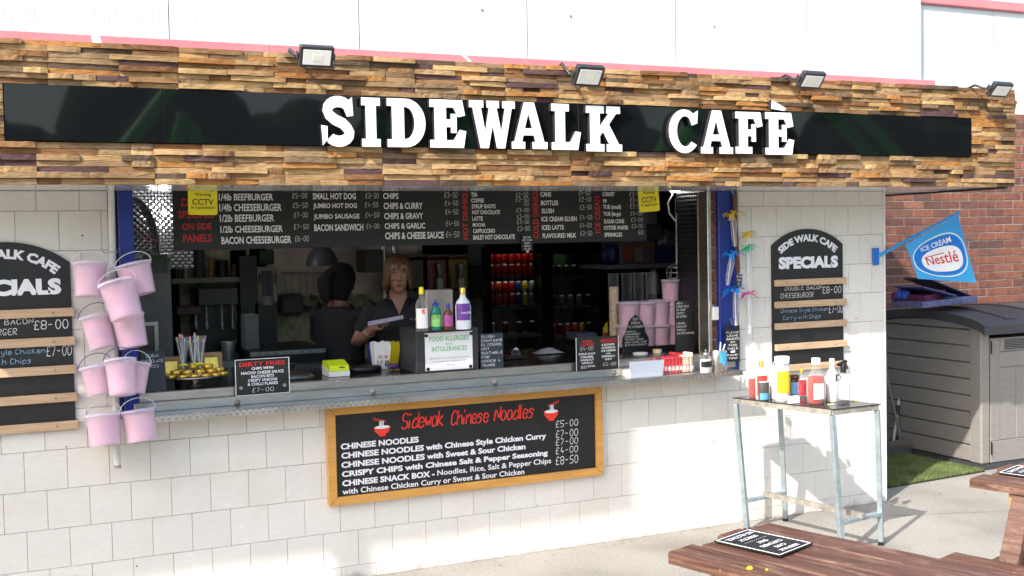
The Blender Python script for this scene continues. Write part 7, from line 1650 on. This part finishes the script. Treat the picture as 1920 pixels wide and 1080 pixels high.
    for i in range(n):
        a_ = 2*math.pi*i/n-math.pi/2; fc = (1-math.cos(a_+math.pi/2))/2   # 0 at the face, 1 at the back
        az = abs((math.degrees(a_+math.pi/2)+180) % 360-180)
        if hair_kind == 'bob': zb_ = .026-.008*math.sin(i*1.7) if az < 34 else (.026-(az-34)/14*.125 if az < 48 else -.100-.014*math.sin(i*.9))
        else: zb_ = .055 if az < 45 else (.055-(az-45)/25*.18 if az < 70 else -.135)
        for k_ in range(rows+1):
            u_ = k_/rows; z = .128-(.128-zb_)*(u_**1.35)
            zz = min(.999, max(0, (z)/.128)); crown = math.sqrt(max(0, 1-zz**2.4)); fl_ = 1+(.10*max(0, -z)/.1 if hair_kind == 'bob' else 0)
            fl_ = fl_ if hair_kind == 'bob' else 1-.28*max(0, -z)/.1; rx = (.093*crown+.001)*fl_; ry = ((.105 if math.sin(a_) > 0 else .098)*crown+.001)*(fl_ if math.sin(a_) > 0 else 1)
            if z < -.085 and hair_kind == 'bob': q_ = 1-(-z-.085)*4; rx *= q_; ry *= q_
            j_ = jit[i]*min(1, u_*2)
            vs.append((( rx+j_)*math.cos(a_), .004+(ry+j_)*math.sin(a_), z+.004))
    inner = [(v[0]*.86, v[1]*.86+.002, v[2]-.004) for v in vs]; m_ = rows+1; fs = []
    N_ = len(vs)
    for i in range(n):
        j = (i+1) % n
        for k_ in range(rows): fs.append((i*m_+k_, i*m_+k_+1, j*m_+k_+1, j*m_+k_)); 
        fs.append((i*m_+rows, N_+i*m_+rows, N_+j*m_+rows, j*m_+rows))
        for k_ in range(rows): fs.append((N_+i*m_+k_, N_+j*m_+k_, N_+j*m_+k_+1, N_+i*m_+k_+1))
    t.add(vs+inner, fs, 0, True)
    if hair_kind == 'tail':
        for k_ in range(7): a_ = k_*.9; t.tube([(.02*math.cos(a_), .10, .03+.02*math.sin(a_)), (.03*math.cos(a_), .15, -.02), (.03*math.cos(a_), .13, -.08), (.02*math.cos(a_), .11, -.14), (.006*math.cos(a_), .10, -.18)], [.026,.028,.026,.018,.004], 8)
    t.build('hair', hairm, th)
    return th, Mb
W1, Mb1 = person(at(746, 513, .85), R(-16), 'woman with chin length light brown hair and black polo looking down the hatch, folding paper', {-1: (-.275,-.02,-.44), 1: (.25,-.04,-.44)}, {-1: (-.155,-.235,-.325), 1: (.165,-.225,-.325)}, K['hair_brown'], 'bob', R(2), R(4))
W2, Mb2 = person(at(639, 528, 1.30), R(128), 'person with dark hair in a black top, back mostly turned, left of the blonde woman', {-1: (-.25,-.06,-.46), 1: (.25,-.06,-.46)}, {-1: (-.12,-.27,-.40), 1: (.12,-.27,-.40)}, K['hair_black'], 'tail', R(-10), R(14))
ra, rb = Mb1 @ Vector((-.17,-.285,-.345)), Mb1 @ Vector((.10,-.305,-.275))
ra, rb = at(690, 609, .50), at(756, 596, .47)
t = M(); t.tube([ra, rb], [.008, .008], 10); t.tube([ra+Vector((0,.0,.014)), rb+Vector((0,0,.012))], .0055, 8); tag(t.build('folded_paper', cm('papergrey', 175, 175, 195), None, ra), 'rolled strip of pale paper held between the hands of the woman', 'paper')
c = Mb1 @ Vector((-.19,-.175,-.355)); ax_ = (Mb1.to_3x3() @ (Vector((-.155,-.235,-.325))-Vector((-.275,-.02,-.44)))).normalized(); u1 = ax_.orthogonal().normalized(); u2 = ax_.cross(u1)
t = M(); t.tube([c+(u1*math.cos(q*.4833)+u2*math.sin(q*.4833))*.036 for q in range(14)], .0035, 6); t.build('bracelet', K['steel'], W1)
t = M(); p = Mb1 @ Vector((.075,-.112,-.29)); t.m = Matrix.Translation(p); t.box(-.008,.008,-.003,.0,-.005,.005); t.build('badge', cm('badge', 120, 120, 120), W1)
# ================================================================== OUT OF FRAME: what shades and what is mirrored
sc_ = thing('unseen_shade_blocker', 'added unseen walkway deck left of the kiosk, outside the picture, that shades the wall', 'blocker', (-3, -2.8, 0))  # added unseen blocker, outlined so its shadow falls on the left of the wall
zS = 5.0
def up(x, z): k_ = (zS-z); return (x-1.05*k_, -.645*k_)
pl = [up(3.50, .155), up(3.50, 1.12), (-9, up(0, 1.12)[1]), (-9, up(0, .155)[1])]
t = M(); t.prism(pl, lambda a, b, d=0: Vector((a, b, zS+d)), 0, .06); t.build('quad', dgrey, sc_)
for x in (-8.5, -5.5, -2.8): t = M(); t.tube([(x, -2.75, 0), (x, -2.75, zS)], .06, 10); t.build('leg', K['galv'], sc_)
rd = thing('coaster_track', 'green tubular ride track standing behind the photographer, mirrored in the sign', 'ride', (4, -18, 0)); gm_ = mat('ride_green', (.03,.42,.05), .35)
for k_, (xo, ph) in enumerate(((0, 0), (.9, 0))):
    t = M(); t.tube([(-9+i*1.2, -17-xo+1.5*math.sin(i*.5), 4.2+2.6*math.sin(i*.62+.5)) for i in range(26)], .16, 8); t.build('rail', gm_, rd)
for x in (-6, -1, 3, 7, 12, 17): t = M(); t.tube([(x-1.2, -18.2, 0), (x, -17.5, 4.5)], .14, 8); t.build('support', gm_, rd); t = M(); t.tube([(x+1.4, -18.2, 0), (x+.1, -17.5, 4.3)], .14, 8); t.build('support', gm_, rd)
hd = M(); random.seed(77)
for i in range(150):
    x = -30+i*.5; h_ = random.uniform(3.0, 7.6); r_ = random.uniform(.9, 1.9); yy = -27+random.uniform(-2, 2)
    hd.lathe(x, yy, [(.3, 0), (.3, h_-r_*2), (r_*.7, h_-r_*1.7), (r_, h_-r_), (r_*.8, h_-r_*.45), (r_*.4, h_-.1), (.05, h_)], 9)
hd.box(-32, 48, -29.5, -29, 0, 4.2)
o = hd.build('added_tree_backdrop', mat('dark_backdrop', (.02,.045,.015), .9, var=.4, scale=2), None, (0, -27, 0)); o['kind'] = 'stuff'  # unseen trees added so the gloss sign mirrors something dark
